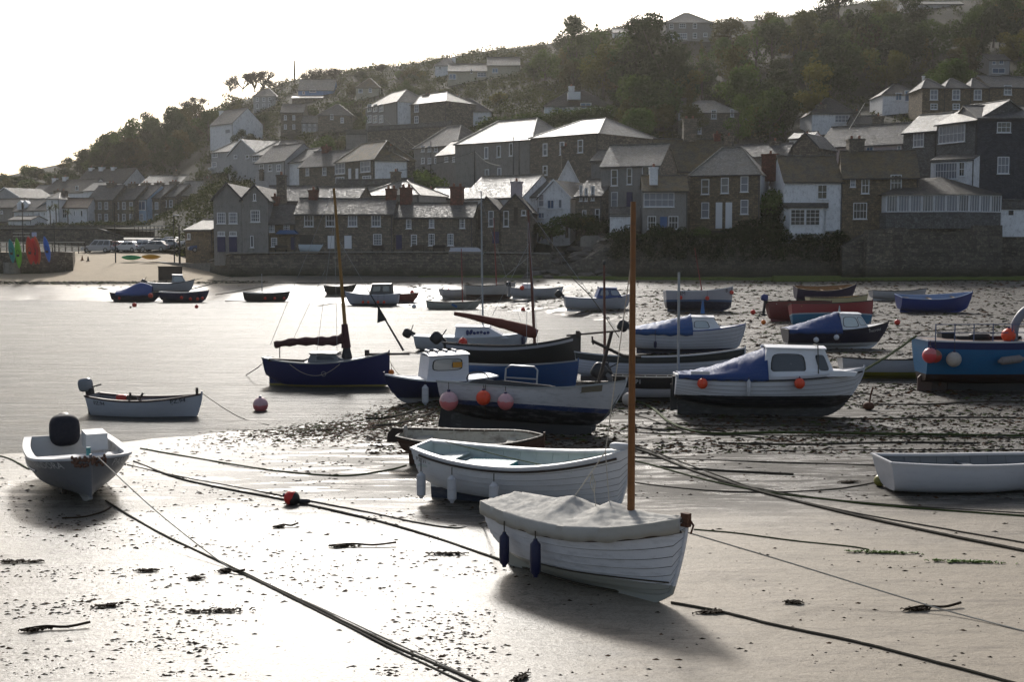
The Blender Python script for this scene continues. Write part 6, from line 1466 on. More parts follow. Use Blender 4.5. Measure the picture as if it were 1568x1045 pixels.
# 11 --- white trimaran like cabin boat
b11 = Boat('sailing_boat', 'white cabin sailing boat with silver mast and blurred blue emblem', bpos(722, 537, .22, True), -3, 6.3, 2.3, .92, hullmat('white11', (.52, .53, .57), None, dirt=.25), bowH=.22, sternH=.05, tw=.75, rake=.3, keel=.1, deck=paint('white_deck', (.55, .56, .58), .5, .3), rail=paint('white_rail', (.55, .56, .6), .4, .2), e0=.3)
cabin(b11, -.9, 2.1, .95, .62, 1.7, 1.4, .1, 1.1, paint('white_wheelhouse', (.62, .62, .66), .4, .2), None, front=False, name='cabin')
mb = MB()
for k in range(7): mb.rbox((-.15 + k * .19, -.83, 1.28 + .03 * math.sin(k * 2.1)), (.17, .02, .30 if k < 2 else .16), e=2.6, rot=(-.2, .5 * math.sin(k), 0))
mb.build('emblem', letter_n, b11.root)
mast(b11, .65, .9, 8.2, .055, paint('silver_mast', (.33, .35, .38), .35, .1, metal=.4), -.012)
stays(b11, [((.55, 0, 8.6), (3.0, 0, 1.1)), ((.55, 0, 8.6), (.6, -1.0, 1.1))], .008)
outboard(b11, -62, 1.1, 0)
hangf(b11, 801, 522, .55, .10, bluef, 'dark fender on the bow of the white cabin sailing boat')
# 12 --- long gig
b12 = Boat('gig', 'long white open gig with a black top strake and a dark mast', bpos(1010, 583), -2, 7.3, 1.9, .95, hullmat('gig', (.50, .51, .56), (.04, .03, .03), .22, None, 0, .25), bowH=.38, sternH=.20, tw=.45, rake=.1, keel=.12, upper=paint('gig_black_strake', (.02, .025, .025), .5, .3), urows=2, rail=paint('pale_grey_gunwale', (.50, .50, .52), .4, .3), inner=paint('gig_inside', (.35, .36, .37), .6, .4), roll=-5, strakes=9)
o, tp = mast(b12, -2.35, .5, 4.6, .07, paint('red_brown_mast', (.12, .035, .02), .5, .4), -.01)
mb = MB(); mb.rbox((-2.4, 0, 5.1), (.14, .14, .2)); mb.build('mast_head', black, b12.root)
line_thing('mooring_line', [at(832, 357, 60), at(870, 418, 57), at(905, 455, 56), at(948, 517, 55.0)], .022, ropem, 'dark slanting stay running down behind the leaning post', 'rope')
# 13 --- small black and white boat with outboards
b13 = Boat('motor_boat', 'small black and white open boat with a tilted outboard beside the blue covered cruiser', bpos(1018, 615), -3, 3.9, 1.7, .85, hullmat('w13', (.45, .46, .50), (.04, .035, .03), .2, None, 0, .3), bowH=.15, sternH=.04, tw=.8, rake=.2, keel=.1, upper=black, urows=3, rail=black, roll=-3, thwarts=2)
outboard(b13, -58, 1.25, .0); outboard(b13, -20, .9, .5)
b13.lettering('P1', .24, .80, .22, letter_w)
# 14 --- blue covered cruiser
b14 = Boat('cabin_cruiser', 'white clinker cabin cruiser with a blue canvas over the cockpit and a black bottom', bpos(1177, 636), -4, 6.35, 2.35, 1.10, hullmat('cruiser', (.56, .57, .61), (.008, .009, .013), .74, None, 0, .2), bowH=.30, sternH=.04, tw=.80, rake=.62, trake=-.05, run=.35, keel=.28, deck=paint('white_deck', (.55, .56, .58), .5, .3), rail=paint('white_rail', (.55, .56, .6), .4, .2), strakes=10, roll=-3, e0=.28, pw=2.8, fore=.2)
cabin(b14, -.35, 2.1, 1.42, .90, 1.75, 1.42, .18, .35, white, [(.12, .60, .14, .80), (.80, .94, .22, .78)], gl, camber=.08, front=True)
mb = MB(); mb.prism([(-.5, 1.33), (2.7, 1.42), (2.8, 1.56), (2.2, 1.60), (-.5, 1.54)], -.85, .85); mb.build('coaming', white, b14.root)
cover(b14, .01, .475, lambda t: .08 + .86 * max(0, (t - .06) / .415) ** 1.25, canvb, .14, seed=9, wr=.05, nt_=36, fall=2.2)
mb = MB(); mb.tube([b14.P(.01 + .98 * i / 20, .955, sd, .03) for i in range(21)] if False else [b14.P(.01 + .98 * i / 20, .93, -1, .03) for i in range(21)], .03, 6); mb.build('rubbing_strake', black, b14.root)
mb = MB(); mb.box((-3.22, 0, 1.0), (.10, .3, .7)); mb.box((-3.22, 0, .62), (.22, .05, .9)); mb.build('rudder', black, b14.root)
mb = MB(); mb.box((-2.4, -1.02, 1.50), (.62, .03, .1)); mb.build('name_board', whitef, b14.root)
mb = MB(); mb.tube([(-3.05, .3, 1.3), (-3.05, .3, 4.9)], .045, 8); mb.build('pole', steel, b14.root)
mb = MB(); mb.tube([(1.5, -.9, 1.5), (1.5, -.75, 2.42), (1.5, 0, 2.46)], .018, 5); mb.build('fender_line', ropem, b14.root)
hang(b14, 1075, 588, .175, ORG, 'orange red round fender near the cruiser\'s stern', 'orange fenders on the blue covered cruiser')
hang(b14, 1223, 588, .175, ORG, 'orange red round fender below the cruiser\'s cabin window', 'orange fenders on the blue covered cruiser')
hangf(b14, 1147, 594, .55, .07, whitef, 'slim white fender amidships on the blue covered cruiser')
# 15
b15 = Boat('cabin_cruiser', 'white cabin cruiser with a pale blue cover and tilted black outboard', bpos(1054, 541), -2, 6.0, 2.2, 1.15, hullmat('c15', (.50, .51, .56), (.012, .018, .06), .30, None, 0, .25), bowH=.30, sternH=.04, tw=.8, rake=.35, keel=.15, deck=paint('white_deck', (.55, .56, .58), .5, .3), rail=paint('blue_rail', (.03, .07, .25), .5, .2), e0=.3, strakes=8)
cabin(b15, .05, 1.75, 1.25, .72, 1.6, 1.3, .08, .5, white, [(.10, .62, .25, .75)], wcl, front=False)
cover(b15, .01, .52, lambda t: .06 + .72 * max(0, (t) / .52), paint('light_blue_canvas', (.02, .08, .24), .6, .5, (.012, .02, .07)), .25, seed=5, wr=.05, fall=1.9)
outboard(b15, -60, 1.3, 0); hangf(b15, 1004, 528, .38, .08, bluef, 'small blue fender on the pale blue covered cruiser')
mb = MB(); mb.prism([(.62, 2.15), (.85, 2.15), (.78, 2.85), (.70, 2.85)], -.03, .03); mb.build('blue_flag_staff', bluep, b15.root)
# 16
b16 = Boat('cabin_cruiser', 'navy cabin cruiser with a dark blue cover, white boot line and two white fenders', bpos(1280, 534), 4, 5.9, 2.1, 1.0, hullmat('c16', (.010, .011, .035), (.52, .52, .54), .38, None, 0, .2), bowH=.40, sternH=.02, tw=.8, rake=.6, keel=.12, deck=paint('white_deck', (.55, .56, .58), .5, .3), rail=black, e0=.3, trim=0)
cabin(b16, .0, 1.7, 1.12, .86, 1.55, 1.3, .05, .55, white, [(.10, .66, .2, .82), (.74, .95, .3, .82)], wcl, front=True)
cover(b16, .01, .505, lambda t: .04 + .9 * max(0, t / .5), canvb, .2, seed=15, wr=.04, fall=1.8)
b16.lettering('THOMAS', .85, .80, .20, letter_w)
hang(b16, 1249, 521, .15, WHT, 'small round white fender nearer the navy cruiser\'s stern', 'white round fenders on the navy cruiser')
hang(b16, 1281, 517, .15, WHT, 'small round white fender under the navy cruiser\'s cabin', 'white round fenders on the navy cruiser')
mb = MB(); mb.lathe([(.0, 0), (.09, .0), (.02, .45), (0, .45)], (.15, 0, 1.98), 8); mb.build('horn', steel, b16.root)
# 17
b17 = Boat('rowing_boat', 'long open boat with a crimson hull above a bright turquoise blue bottom', bpos(1275, 501), 4, 5.9, 1.9, 1.5, hullmat('crim', (.26, .02, .028), (.01, .13, .24), .85, (.35, .40, .45), .93, .25), bowH=.36, sternH=.1, tw=.5, rake=.25, keel=.05, roll=-14, rail=darkwood, inner=paint('yellow_inside', (.42, .28, .05), .6, .4), e0=.5, pw=2.6)
b17b = Boat('rowing_boat', 'dark red boat stern on, leaning against the crimson and blue boat', bpos(1226, 492), 8, 5.0, 1.8, 1.35, hullmat('dred', (.15, .02, .022), None, dirt=.4), bowH=.1, sternH=.05, tw=.5, rake=.3, keel=.05, roll=-14, rail=darkwood, e0=.5)
outboard(b17b, 10, 1.1, 0, paint('blue_outboard_cowl', (.02, .03, .15), .4, .2))
b18 = Boat('rowing_boat', 'pale yellow and white open boat behind the crimson one', bpos(1282, 480), 7, 5.0, 1.7, 1.2, hullmat('yel', (.50, .44, .25), None, dirt=.3), bowH=.25, sternH=.05, keel=.1, rail=darkwood, inner=paint('yellow_inside', (.42, .28, .05), .6, .4))
b19 = Boat('rowing_boat', 'purple navy open boat with a brown wooden inside below the ledge', bpos(1262, 462), 6, 5.6, 1.9, 1.15, hullmat('pnavy', (.03, .022, .065), None, dirt=.3), bowH=.42, sternH=.15, keel=.1, rail=darkwood, inner=paint('tan_inside', (.28, .15, .06), .6, .4), roll=12)
b20 = Boat('rowing_boat', 'low white open boat beached near the algae ledge', bpos(1376, 460), 5, 5.2, 1.6, .75, hullmat('w20', (.40, .40, .42), None, dirt=.4), bowH=.3, sternH=.1, keel=.08, rail=darkwood, inner=paint('grey_inside2', (.13, .14, .15), .6, .4), roll=-6)
b21 = Boat('rowing_boat', 'royal blue rowing boat with pale blue inside and wooden seats', bpos(1430, 478), 5, 6.1, 2.1, 1.15, hullmat('royal', (.012, .04, .22), None, dirt=.2), bowH=.42, sternH=.12, keel=.1, rail=paint('pale_blue_rail', (.16, .24, .42), .5, .2), inner=paint('pale_blue_inside', (.20, .27, .42), .6, .3), roll=8, thm=paint('scrubbed_seat_wood', (.35, .24, .12), .6, .3), tw=.8)
# 22 --- blue workboat at the edge
g22 = bpos(1530, 598)
b22 = Boat('fishing_boat', 'turquoise blue fishing boat with rails, big round fenders and a brown bottom', (g22.x + .2, g22.y, g22.z), 2, 6.9, 2.4, 1.75, hullmat('fish', (.010, .12, .27), (.035, .016, .012), .75, None, 0, .3), bowH=.3, sternH=.05, tw=.8, rake=.3, keel=.3, upper=paint('fish_navy', (.010, .02, .10), .5, .2), urows=1, deck=paint('brown_deck', (.12, .07, .05), .6, .4), rail=paint('white_rail', (.55, .56, .6), .4, .2), e0=.28, trake=.1, run=.1)
mb = MB(); mb.prism([(-3.5, .0), (-2.95, -.02), (-2.9, .75), (-3.2, .85), (-3.5, .55)], -.04, .04); mb.build('rudder', paint('brown_rudder', (.10, .06, .05), .7, .5), b22.root)
mb = MB(); mb.prism([(-2.3, -.05), (3.0, -.05), (3.0, .4), (-2.3, .6)], -.07, .07); mb.build('keel_skeg', black, b22.root)
mb = MB()
for q in range(4): a = q * math.pi / 2 + .4; mb.rbox((-2.65, .16 * math.cos(a), .38 + .16 * math.sin(a)), (.05, .14, .22), rot=(a, 0, .4), e=2.2)
mb.tube([(-2.65, 0, .38), (-2.2, 0, .42)], .04, 6); mb.build('propeller', rust, b22.root)
mb = MB()
for k in range(9):
    x = -3.2 + k * .75; mb.tube([(x, -1.0, 1.95), (x, -1.0, 2.75)], .022, 6)
for z in (2.72, 2.40): mb.tube([(-3.2, -1.0, z), (3.0, -1.0, z)], .018, 6)
mb.build('guard_rail', paint('blue_grey_rail', (.10, .13, .22), .5, .3), b22.root)
mb = MB(); mb.box((-.2, .2, 2.08), (3.8, 1.1, .28)); mb.box((-2.3, .3, 2.15), (.5, .5, .4)); mb.rbox((-1.2, -.3, 2.2), (.8, .4, .25)); mb.build('deck_gear', rubber, b22.root)
mb = MB(); mb.tube(spline([(.05, -.55, 2.0), (.12, -.55, 2.7), (.5, -.5, 3.2), (1.0, -.5, 3.35), (1.8, -.5, 3.35)], 5), .17, 12); mb.build('vent_pipe', paint('grey_vent_pipe', (.20, .20, .23), .5, .3), b22.root)
mb = MB(); mb.prism([(.35, 2.0), (.6, 2.5), (2.6, 2.2), (2.6, 2.0)], -.7, .7); mb.build('hatch', paint('grey_hatch', (.17, .17, .19), .5, .3), b22.root)
gg = 'round fenders at the turquoise fishing boat\'s stern'
hang(b22, 1413, 545, .29, PINK if False else ('red_faded', (.62, .05, .06), (.58, .16, .17), .10), 'big red round fender with a faded top at the fishing boat\'s stern corner', gg)
hang(b22, 1431, 546, .25, ('brown_red', (.42, .045, .03), (.25, .11, .06), .06), 'dull red brown round fender beside the big red one', gg)
hang(b22, 1458, 551, .285, PALE, 'chalky grey round fender with worn marks on the fishing boat', gg)
t, p, wp = b22.side_at(1546, -1); fender((wp.x, wp.y - .15, at(1546, 551, wp.y).z), 1.0, .15, paint('grey_cylinder_fender', (.22, .19, .18), .7, .6), 'grey cylinder fender slung level along the fishing boat', 0, None, R(83))
buoy(b22.world((-.25, -.8, 2.28)), .27, ORG, 'orange red round fender lying on the fishing boat\'s deck')
# 23 24
b23 = Boat('rowing_boat', 'white dinghy with a yellow bottom behind the turquoise fishing boat', bpos(1382, 580), -3, 5.4, 1.7, .80, hullmat('w23', (.42, .42, .44), (.22, .20, .015), .30, None, 0, .3), bowH=.1, sternH=.1, keel=.05, rail=darkwood, inner=paint('brown_inside', (.12, .07, .05), .6, .4), roll=-6)
b24 = Boat('rowing_boat', 'plain white dinghy cut by the edge of the view, beached on clean sand', bpos(1506, 751), 4, 5.0, 1.8, .74, hullmat('w24', (.52, .53, .57), (.16, .15, .10), .06, None, 0, .2), bowH=.12, sternH=.06, tw=.75, rake=.2, trake=.22, keel=.03, rail=paint('pale_grey_gunwale', (.50, .50, .52), .4, .3), inner=paint('dim_inside', (.16, .17, .18), .6, .3), railw=.08, e0=.22, run=.05)
# far boats
b25 = Boat('sailing_boat', 'low cream open boat with a short red mast afloat in the far shallows', bpos(694, 474, .12, True), 3, 4.9, 1.7, .72, hullmat('cr25', (.40, .39, .36), None, dirt=.3), bowH=.15, sternH=.15, tw=.3, keel=.05, rail=black)
mast(b25, .85, .4, 5.2, .06, paint('red_mast', (.20, .03, .025), .5, .3), -.02)
mb = MB(); mb.box((.1, -.85, .5), (.55, .05, .22), rot=(0, .5, 0)); mb.build('blue_patch', bluep, b25.root)
b26 = Boat('rowing_boat', 'small white dinghy with grey inside on the far shore', bpos(702, 457), 25, 3.9, 1.7, .8, hullmat('w26', (.46, .46, .48), None, dirt=.3), bowH=.3, keel=.08, rail=paint('grey_rail2', (.20, .22, .25), .5, .3))
b27 = Boat('sailing_boat', 'white boat with a brown bottom and tall red mast on the far shore', bpos(750, 460), 12, 5.2, 2.0, 1.3, hullmat('w27', (.42, .41, .40), (.05, .02, .015), .62, None, 0, .3), bowH=.4, sternH=.1, keel=.2, rail=darkwood, run=.4)
mast(b27, .7, .8, 7.4, .07, paint('red_mast', (.20, .03, .025), .5, .3), -.04)
b28 = Boat('motor_boat', 'pale grey boat with a low cuddy and black outboard on the far shore', bpos(822, 458), 8, 5.2, 1.9, .95, hullmat('w28', (.42, .43, .47), None, dirt=.3), bowH=.15, keel=.12, rail=paint('grey_rail2', (.20, .22, .25), .5, .3), deck=paint('grey_deck', (.16, .17, .18), .5, .3))
cabin(b28, -1.9, -.2, 1.0, .5, 1.3, 1.1, .5, .5, white, None, front=False); outboard(b28, 0, 1.0); b28.root.rotation_euler.z = R(188) if False else b28.root.rotation_euler.z
buoy(b28.world((-1.6, -.95, 1.15)), .22, ORG, 'orange buoy on the pale grey boat with the cuddy')
b29 = Boat('motor_boat', 'white and blue boat with an open wheelhouse and tilted outboard, far shore', bpos(915, 475, .1), 4, 5.6, 2.1, 1.0, hullmat('w29', (.46, .47, .52), None, dirt=.3), bowH=.3, keel=.12, rail=paint('blue_rail', (.03, .07, .25), .5, .2), deck=paint('white_deck', (.55, .56, .58), .5, .3))
cabin(b29, -.2, 2.0, 1.15, .8, 1.5, 1.3, .3, .5, paint('blue_cabin', (.03, .07, .22), .5, .3), [(.1, .5, .25, .8), (.6, .95, .25, .8)], wcl, front=False); outboard(b29, -50, 1.3)
b30 = Boat('sailing_boat', 'black open boat with a short stump mast and three red fenders', bpos(409, 462, .15, True), 0, 4.7, 1.8, .9, hullmat('k30', (.02, .02, .028), None, dirt=.2), bowH=.2, sternH=.15, keel=.1, rail=paint('grey_rail2', (.20, .22, .25), .5, .3)); mast(b30, -.5, .4, 2.6, .05, steel)
for px, lb in ((406, 'near the middle'), (421, 'towards the bow'), (435, 'at the bow')): hang(b30, px, 457, .14, RED, f'small red fender {lb} of the black stump masted boat', 'red fenders on the black stump masted boat')
b31 = Boat('cabin_cruiser', 'white fishing cruiser with a dark wheelhouse, bow to the left, and red fenders', bpos(570, 468, .1, True), 177, 5.2, 2.1, 1.05, hullmat('w31', (.40, .42, .50), (.02, .03, .08), .28, None, 0, .3), bowH=.25, keel=.12, rail=white, deck=paint('white_deck', (.55, .56, .58), .5, .3))
cabin(b31, -2.0, .2, 1.2, .95, 1.6, 1.4, .1, .3, paint('dark_wheelhouse', (.05, .055, .065), .5, .3), [(.08, .42, .3, .85), (.52, .9, .3, .85)], wcl, front=False)
for px, lb in ((556, 'nearest the bow'), (564, 'second from the bow'), (579, 'in the middle'), (588, 'nearest the stern')): hang(b31, px, 463, .13, ORG, f'small orange red fender {lb} of the dark wheelhouse cruiser', 'fenders on the dark wheelhouse cruiser')
b32 = Boat('rowing_boat', 'red open boat partly behind the dark wheelhouse cruiser', bpos(616, 463), 2, 3.2, 1.5, .75, hullmat('r32', (.16, .025, .02), None, dirt=.3), bowH=.15, keel=.08)
b33 = Boat('rowing_boat', 'tiny dark boat lying behind the blue sailing boat\'s mast', bpos(521, 451), 0, 3.3, 1.5, .75, hullmat('k33', (.02, .02, .02), None), bowH=.25, keel=.08)
b34 = Boat('sailing_boat', 'white boat with navy bottom and a short leaning mast on the far mud', bpos(1070, 477), 3, 5.6, 2.0, 1.55, hullmat('w34', (.38, .38, .42), (.012, .016, .04), .78, (.05, .10, .2), .95, .3), bowH=.4, sternH=.05, keel=.1, rail=white, tw=.75, rake=.2, roll=-6)
mast(b34, .4, .9, 4.3, .05, paint('red_mast', (.20, .03, .025), .5, .3), -.16); b34.lettering('LIM', .22, .84, .42, letter_k); b34.lettering('8', .90, .86, .42, letter_k)
for px, py, lb in ((1041, 456, 'near the stern'), (1083, 457, 'amidships'), (1120, 448, 'at the bow')): hang(b34, px, py, .17, RED, f'red fender {lb} of the white and navy short masted boat', 'red fenders on the white and navy short masted boat')
b35 = Boat('cabin_cruiser', 'navy boat under a blue tent cover with a red buoy, left end of the harbour', bpos(208, 462, .1), 4, 4.9, 1.9, .85, hullmat('n35', (.012, .015, .05), None), bowH=.15, keel=.1, deck=black, rail=black)
cover(b35, .12, .85, lambda t: .15 + .9 * math.exp(-((t - .62) / .3) ** 2), paint('mid_blue_canvas', (.03, .07, .24), .6, .4, (.08, .12, .3)), .25, seed=4, fall=1.8)
hang(b35, 231, 453, .25, RED, 'red round fender at the bow of the blue tented boat'); hang(b35, 183, 457, .13, RED, 'small red fender at the stern of the blue tented boat')
b36 = Boat('motor_boat', 'pale grey boat with a clear windscreen and outboard beside the dark box', bpos(262, 449, .0), 14, 4.9, 1.9, .95, hullmat('w36', (.34, .35, .38), (.02, .02, .03), .25, None, 0, .3), bowH=.4, keel=.12, rail=rubber, deck=paint('white_deck', (.55, .56, .58), .5, .3))
cabin(b36, .1, 1.6, 1.15, .8, 1.3, 1.1, .1, .4, paint('grey_frame', (.35, .36, .38), .5, .2), [(.08, .9, .15, .85)], wcl, front=False); outboard(b36, -60, 1.0)
b37 = Boat('rowing_boat', 'navy open boat with a pale rail and four red fenders', bpos(283, 463, .05), 3, 4.8, 1.9, .95, hullmat('n37', (.015, .02, .07), None), bowH=.2, sternH=.1, tw=.9, keel=.1, rail=paint('pale_grey_gunwale', (.50, .50, .52), .4, .3))
for px, py, lb in ((278, 456, 'near the stern'), (292, 458, 'in the middle'), (303, 458, 'second from the bow'), (310, 457, 'at the bow')): hang(b37, px, py, .16, RED, f'red fender {lb} of the navy open boat', 'red fenders on the navy open boat')
# boats on the quay
def quayboat(name, label, px, py, D, yaw, L, mat, upside=False, **k):
    p = at(px, py, D); b = Boat(name, label, p, yaw, L, 1.5, .75, mat, **k)
    if upside: b.root.rotation_euler = (math.pi, 0, R(yaw)); b.root.location.z = p.z + .95
    return b
quayboat('rowing_boat', 'white and pale blue rowing boat standing on the quay in front of the dark opening', 475, 388, 150.6, -8, 2.9, hullmat('q1', (.42, .50, .56), None), roll=-22, bowH=.25)
quayboat('upturned_boat', 'upturned white boat with a red stripe on the quay edge', 714, 391, 150.4, 0, 4.3, hullmat('q2', (.50, .50, .54), None), True, bowH=.1, upper=paint('red_band', (.35, .04, .02), .5, .2), urows=1)
quayboat('upturned_boat', 'upturned red dinghy on a low wall above the rocks', 909, 374, 155, 5, 2.9, hullmat('q3', (.28, .02, .03), None), True, bowH=.1)
# free buoys
def fbuoy(px, py, r, col, label, water=False):
    g = onz(px, py, 0) if water else ground(px, py); buoy((g.x, g.y, g.z + r * (.75 if water else .95)), r, col, label)
fbuoy(399, 629, .27, PINK, 'pink mooring buoy floating between the two boats afloat', True)
fbuoy(206, 470, .22, RED, 'red mooring buoy floating before the blue tented boat', True); fbuoy(200, 472, .1, ('dark', (.03, .02, .02)), 'tiny dark float beside a red mooring buoy', True)
fbuoy(301, 472, .17, RED, 'red mooring buoy floating before the navy open boat', True); fbuoy(801, 477, .2, RED, 'small red buoy floating alone in mid harbour', True)
fbuoy(634, 472, .2, WHT, 'white buoy floating by the red open boat', True); fbuoy(631, 451, .22, RED, 'red buoy on the far sand above the red open boat')
fbuoy(687, 448, .2, ORG, 'orange red buoy on the sand behind the small white dinghy')
fbuoy(1153, 482, .2, RED, 'red buoy on the mud beside the crimson boat'); fbuoy(1169, 497, .17, ORANGE, 'orange pear shaped buoy on the mud below the red one'); fbuoy(1374, 498, .2, RED, 'red buoy on the mud ahead of the navy cruiser')
fbuoy(963, 622, .25, PALE, 'chalky white buoy among seaweed behind the tall mast'); fbuoy(1347, 745, .14, ('weedy_yellow', (.22, .20, .04)), 'weedy yellow buoy beside the plain white dinghy')
g = ground(447, 773); buoy((g.x, g.y, g.z + .14), .175, ('red_black', (.01, .01, .012), (.60, .02, .015), .0), 'bright red and black buoy lying on the pale sand', dirx=-1.1)
mb = MB(); mb.rbox((.16, 0, -.03), (.34, .10, .12), e=2.4); o = mb.build('buoy_shackle', black); o.location = (g.x + .1, g.y, g.z + .1); o.parent = None; tag(o, 'dark weedy shackle lying against the red and black buoy', 'shackle')
# ================================================================== TREES
rng = np.random.default_rng(5)
def leaf_cloud(centres, radii, per, size, squash=.8):
    """many small leaf faces spread through blobs; returns vertex and face arrays"""
    V = []
    for c, r in zip(centres, radii):
        n = int(per * r * r) + 6
        d = rng.normal(size=(n, 3)); d /= np.linalg.norm(d, axis=1)[:, None]
        rad = r * rng.uniform(.55, 1.06, n) ** .6
        p = np.array(c) + d * rad[:, None] * np.array([1, 1, squash])
        nr = d + rng.normal(size=(n, 3)) * .55; nr /= np.linalg.norm(nr, axis=1)[:, None]
        u = np.cross(nr, rng.normal(size=(n, 3))); u /= np.linalg.norm(u, axis=1)[:, None] + 1e-9; v = np.cross(nr, u)
        s = (size * rng.uniform(.6, 1.4, n))[:, None]
        V.append(np.stack([p - u * s, p - v * s * .6, p + u * s, p + v * s * .6], 1))
    V = np.concatenate(V); return V.reshape(-1, 3)
def leaf_mesh(name, V, mat):
    n = len(V) // 4; me = bpy.data.meshes.new(name)
    me.vertices.add(len(V)); me.vertices.foreach_set('co', V.astype(np.float32).ravel())
    me.loops.add(n * 4); me.loops.foreach_set('vertex_index', np.arange(n * 4, dtype=np.int32))
    me.polygons.add(n); me.polygons.foreach_set('loop_start', np.arange(0, n * 4, 4, dtype=np.int32))
    me.update(calc_edges=True); me.materials.append(mat); me.validate(); return me
bark = paint('tree_bark', (.06, .05, .04), .9, .5)
LM = {'dark': leafmat('evergreen_leaves', [(.006, .015, .005), (.014, .030, .008), (.028, .052, .013)], .12), 'green': leafmat('mid_green_leaves', [(.014, .036, .007), (.034, .074, .013), (.07, .125, .022)]),
      'olive': leafmat('olive_autumn_leaves', [(.035, .040, .008), (.08, .08, .016), (.14, .115, .025)]), 'brown': leafmat('russet_leaves', [(.030, .026, .010), (.058, .046, .016), (.08, .065, .024)])}
def limbs(h, spread, n=6, r=.16, top=.7):
    m = MB(); m.tube([(0, 0, -1.0), (.05, 0, h * .25), (-.05, .08, h * .5), (.05, 0, h * top)], [r * 1.3, r, r * .75, r * .35], 7)
    for k in range(n):
        a = k * 2.4 + random.random(); z = h * random.uniform(.22, .5); q = spread * random.uniform(.5, .9)
        m.tube([(0, 0, z), (q * .5 * math.cos(a), q * .5 * math.sin(a), z + h * .12), (q * math.cos(a), q * math.sin(a), z + h * .3)], [r * .5, r * .35, r * .12], 5, caps=False)
    return m
PROT = {}
def proto(kind, shape, i):
    key = (kind, shape, i)
    if key in PROT: return PROT[key]
    if shape == 'round': h, w_, nb, r0 = 7.5, 3.0, 15, 1.45
    elif shape == 'tall': h, w_, nb, r0 = 10, 2.2, 15, 1.35
    elif shape == 'bush': h, w_, nb, r0 = 3.0, 1.9, 10, 1.0
    else: h, w_, nb, r0 = 9, 1.4, 14, .9
    cs, rs = [], []
    for k in range(nb):
        a = rng.uniform(0, 6.28); f = (k + .5) / nb
        if shape == 'cone': rr = w_ * (1 - f) * 1.1; z = h * (.15 + .85 * f); r = r0 * (1.15 - f * .85)
        elif shape == 'bush': rr = w_ * math.sqrt(f) * .8; z = h * (.3 + .35 * rng.uniform(0, 1) * (1 - .4 * f)); r = r0 * rng.uniform(.7, 1.1)
        else: zz = rng.uniform(-1, 1); rr = w_ * math.sqrt(max(.05, 1 - zz * zz)) * rng.uniform(.35, 1); z = h * (.60 + .30 * zz); r = r0 * rng.uniform(.65, 1.15)
        cs.append((rr * math.cos(a), rr * math.sin(a), z)); rs.append(r)
    V = leaf_cloud(cs, rs, 95 if shape != 'bush' else 150, .19 if shape != 'bush' else .15)
    PROT[key] = (leaf_mesh('crown', V, LM[kind]), limbs(h, w_, 6).build('trunk_tmp', bark).data, h)
    for o in [o for o in bpy.data.objects if o.name.startswith('trunk_tmp')]: bpy.data.objects.remove(o)
    return PROT[key]
TREES = []
def tree(p, kind, shape, i, sc, label, group, name=None):
    me, tr, h = proto(kind, shape, i)
    nm = name or {'bush': 'bush', 'cone': 'conifer_tree'}.get(shape, 'tree')
    root = empty(nm, p, (0, 0, random.uniform(0, 6.28)), label, 'bush' if shape == 'bush' else 'tree', group)
    root.scale = (sc * random.uniform(.9, 1.15), sc * random.uniform(.9, 1.15), sc * random.uniform(.85, 1.15))
    c = bpy.data.objects.new('crown' if shape != 'bush' else 'foliage', me); C.objects.link(c); c.parent = root
    t = bpy.data.objects.new('trunk' if shape != 'bush' else 'stems', tr); C.objects.link(t); t.parent = root
    return root
HB = [h for h in HOUSES if len(h) > 7]
def blocked(px, top, bot, halfw, D):
    for h in HB:
        x0, x1, yr, yb, hd = h[7], h[8], h[9], h[10], h[6]
        if hd > D - 2 and px + halfw > x0 and px - halfw < x1 and top < yb - 3 and bot > yr: return True
        if abs(hd + 4 - D) < 9 and px > x0 - 1 and px < x1 + 1: return True
    return False
KW = {'dark': 'dark evergreen', 'green': 'mid green', 'olive': 'yellowish olive', 'brown': 'russet brown'}; SW = {'round': 'round crowned', 'tall': 'tall full crowned', 'bush': 'low bushy', 'cone': 'narrow pointed'}
LABELS = {}
def auto_label(px, py, kind, shape, sc):
    best = min(HB, key=lambda h: abs(h[1] - px) + abs(h[2] - py) * 1.3)
    dx, dy = px - best[1], py - best[2]
    rel = ('above' if dy < 0 else 'below') if abs(dy) > abs(dx) * .7 else ('right of' if dx > 0 else 'left of')
    words = best[3].split(); short = ' '.join(words[:8])
    while short.split()[-1] in ('with', 'a', 'and', 'the', 'of', 'in', 'its', 'by', 'beside', 'behind', 'on', 'two', 'to', 'broad', 'big', 'three', 'at', 'front', 'wide', 'large', 'bright', 'from', 'for', 'small', 'pointed', 'directly', 'before', 'speckled'): short = ' '.join(short.split()[:-1])
    art = 'the '
    size = 'big' if sc > 1.15 else 'small' if sc < .8 else ''
    lb = ' '.join((f'{size} {KW[kind]} {SW[shape]} ' + ('bush' if shape == 'bush' else 'tree') + f' {rel} {art}{short}').split()[:16])
    return lb
def plant(px, py, kind, shape, sc, i=0, D=None, label=None, group='trees and bushes on the hillside', check=True):
    p = hit(px, py) if D is None else at(px, py, D)
    if p is None: return None
    h = proto(kind, shape, i)[2] * sc; s = F / p.y
    if check and p.y > 330 and py - h * s * .9 < skyrow(px) - 10: return None
    if check and blocked(px, py - h * s, py, 2.6 * sc * s * .8, p.y): return None
    lb = label or auto_label(px, py, kind, shape, sc)
    k = LABELS.get(lb, 0); LABELS[lb] = k + 1
    p = p.copy(); p.z -= .3
    TREES.append(1)
    return tree(p, kind, shape, i, sc, lb, group)
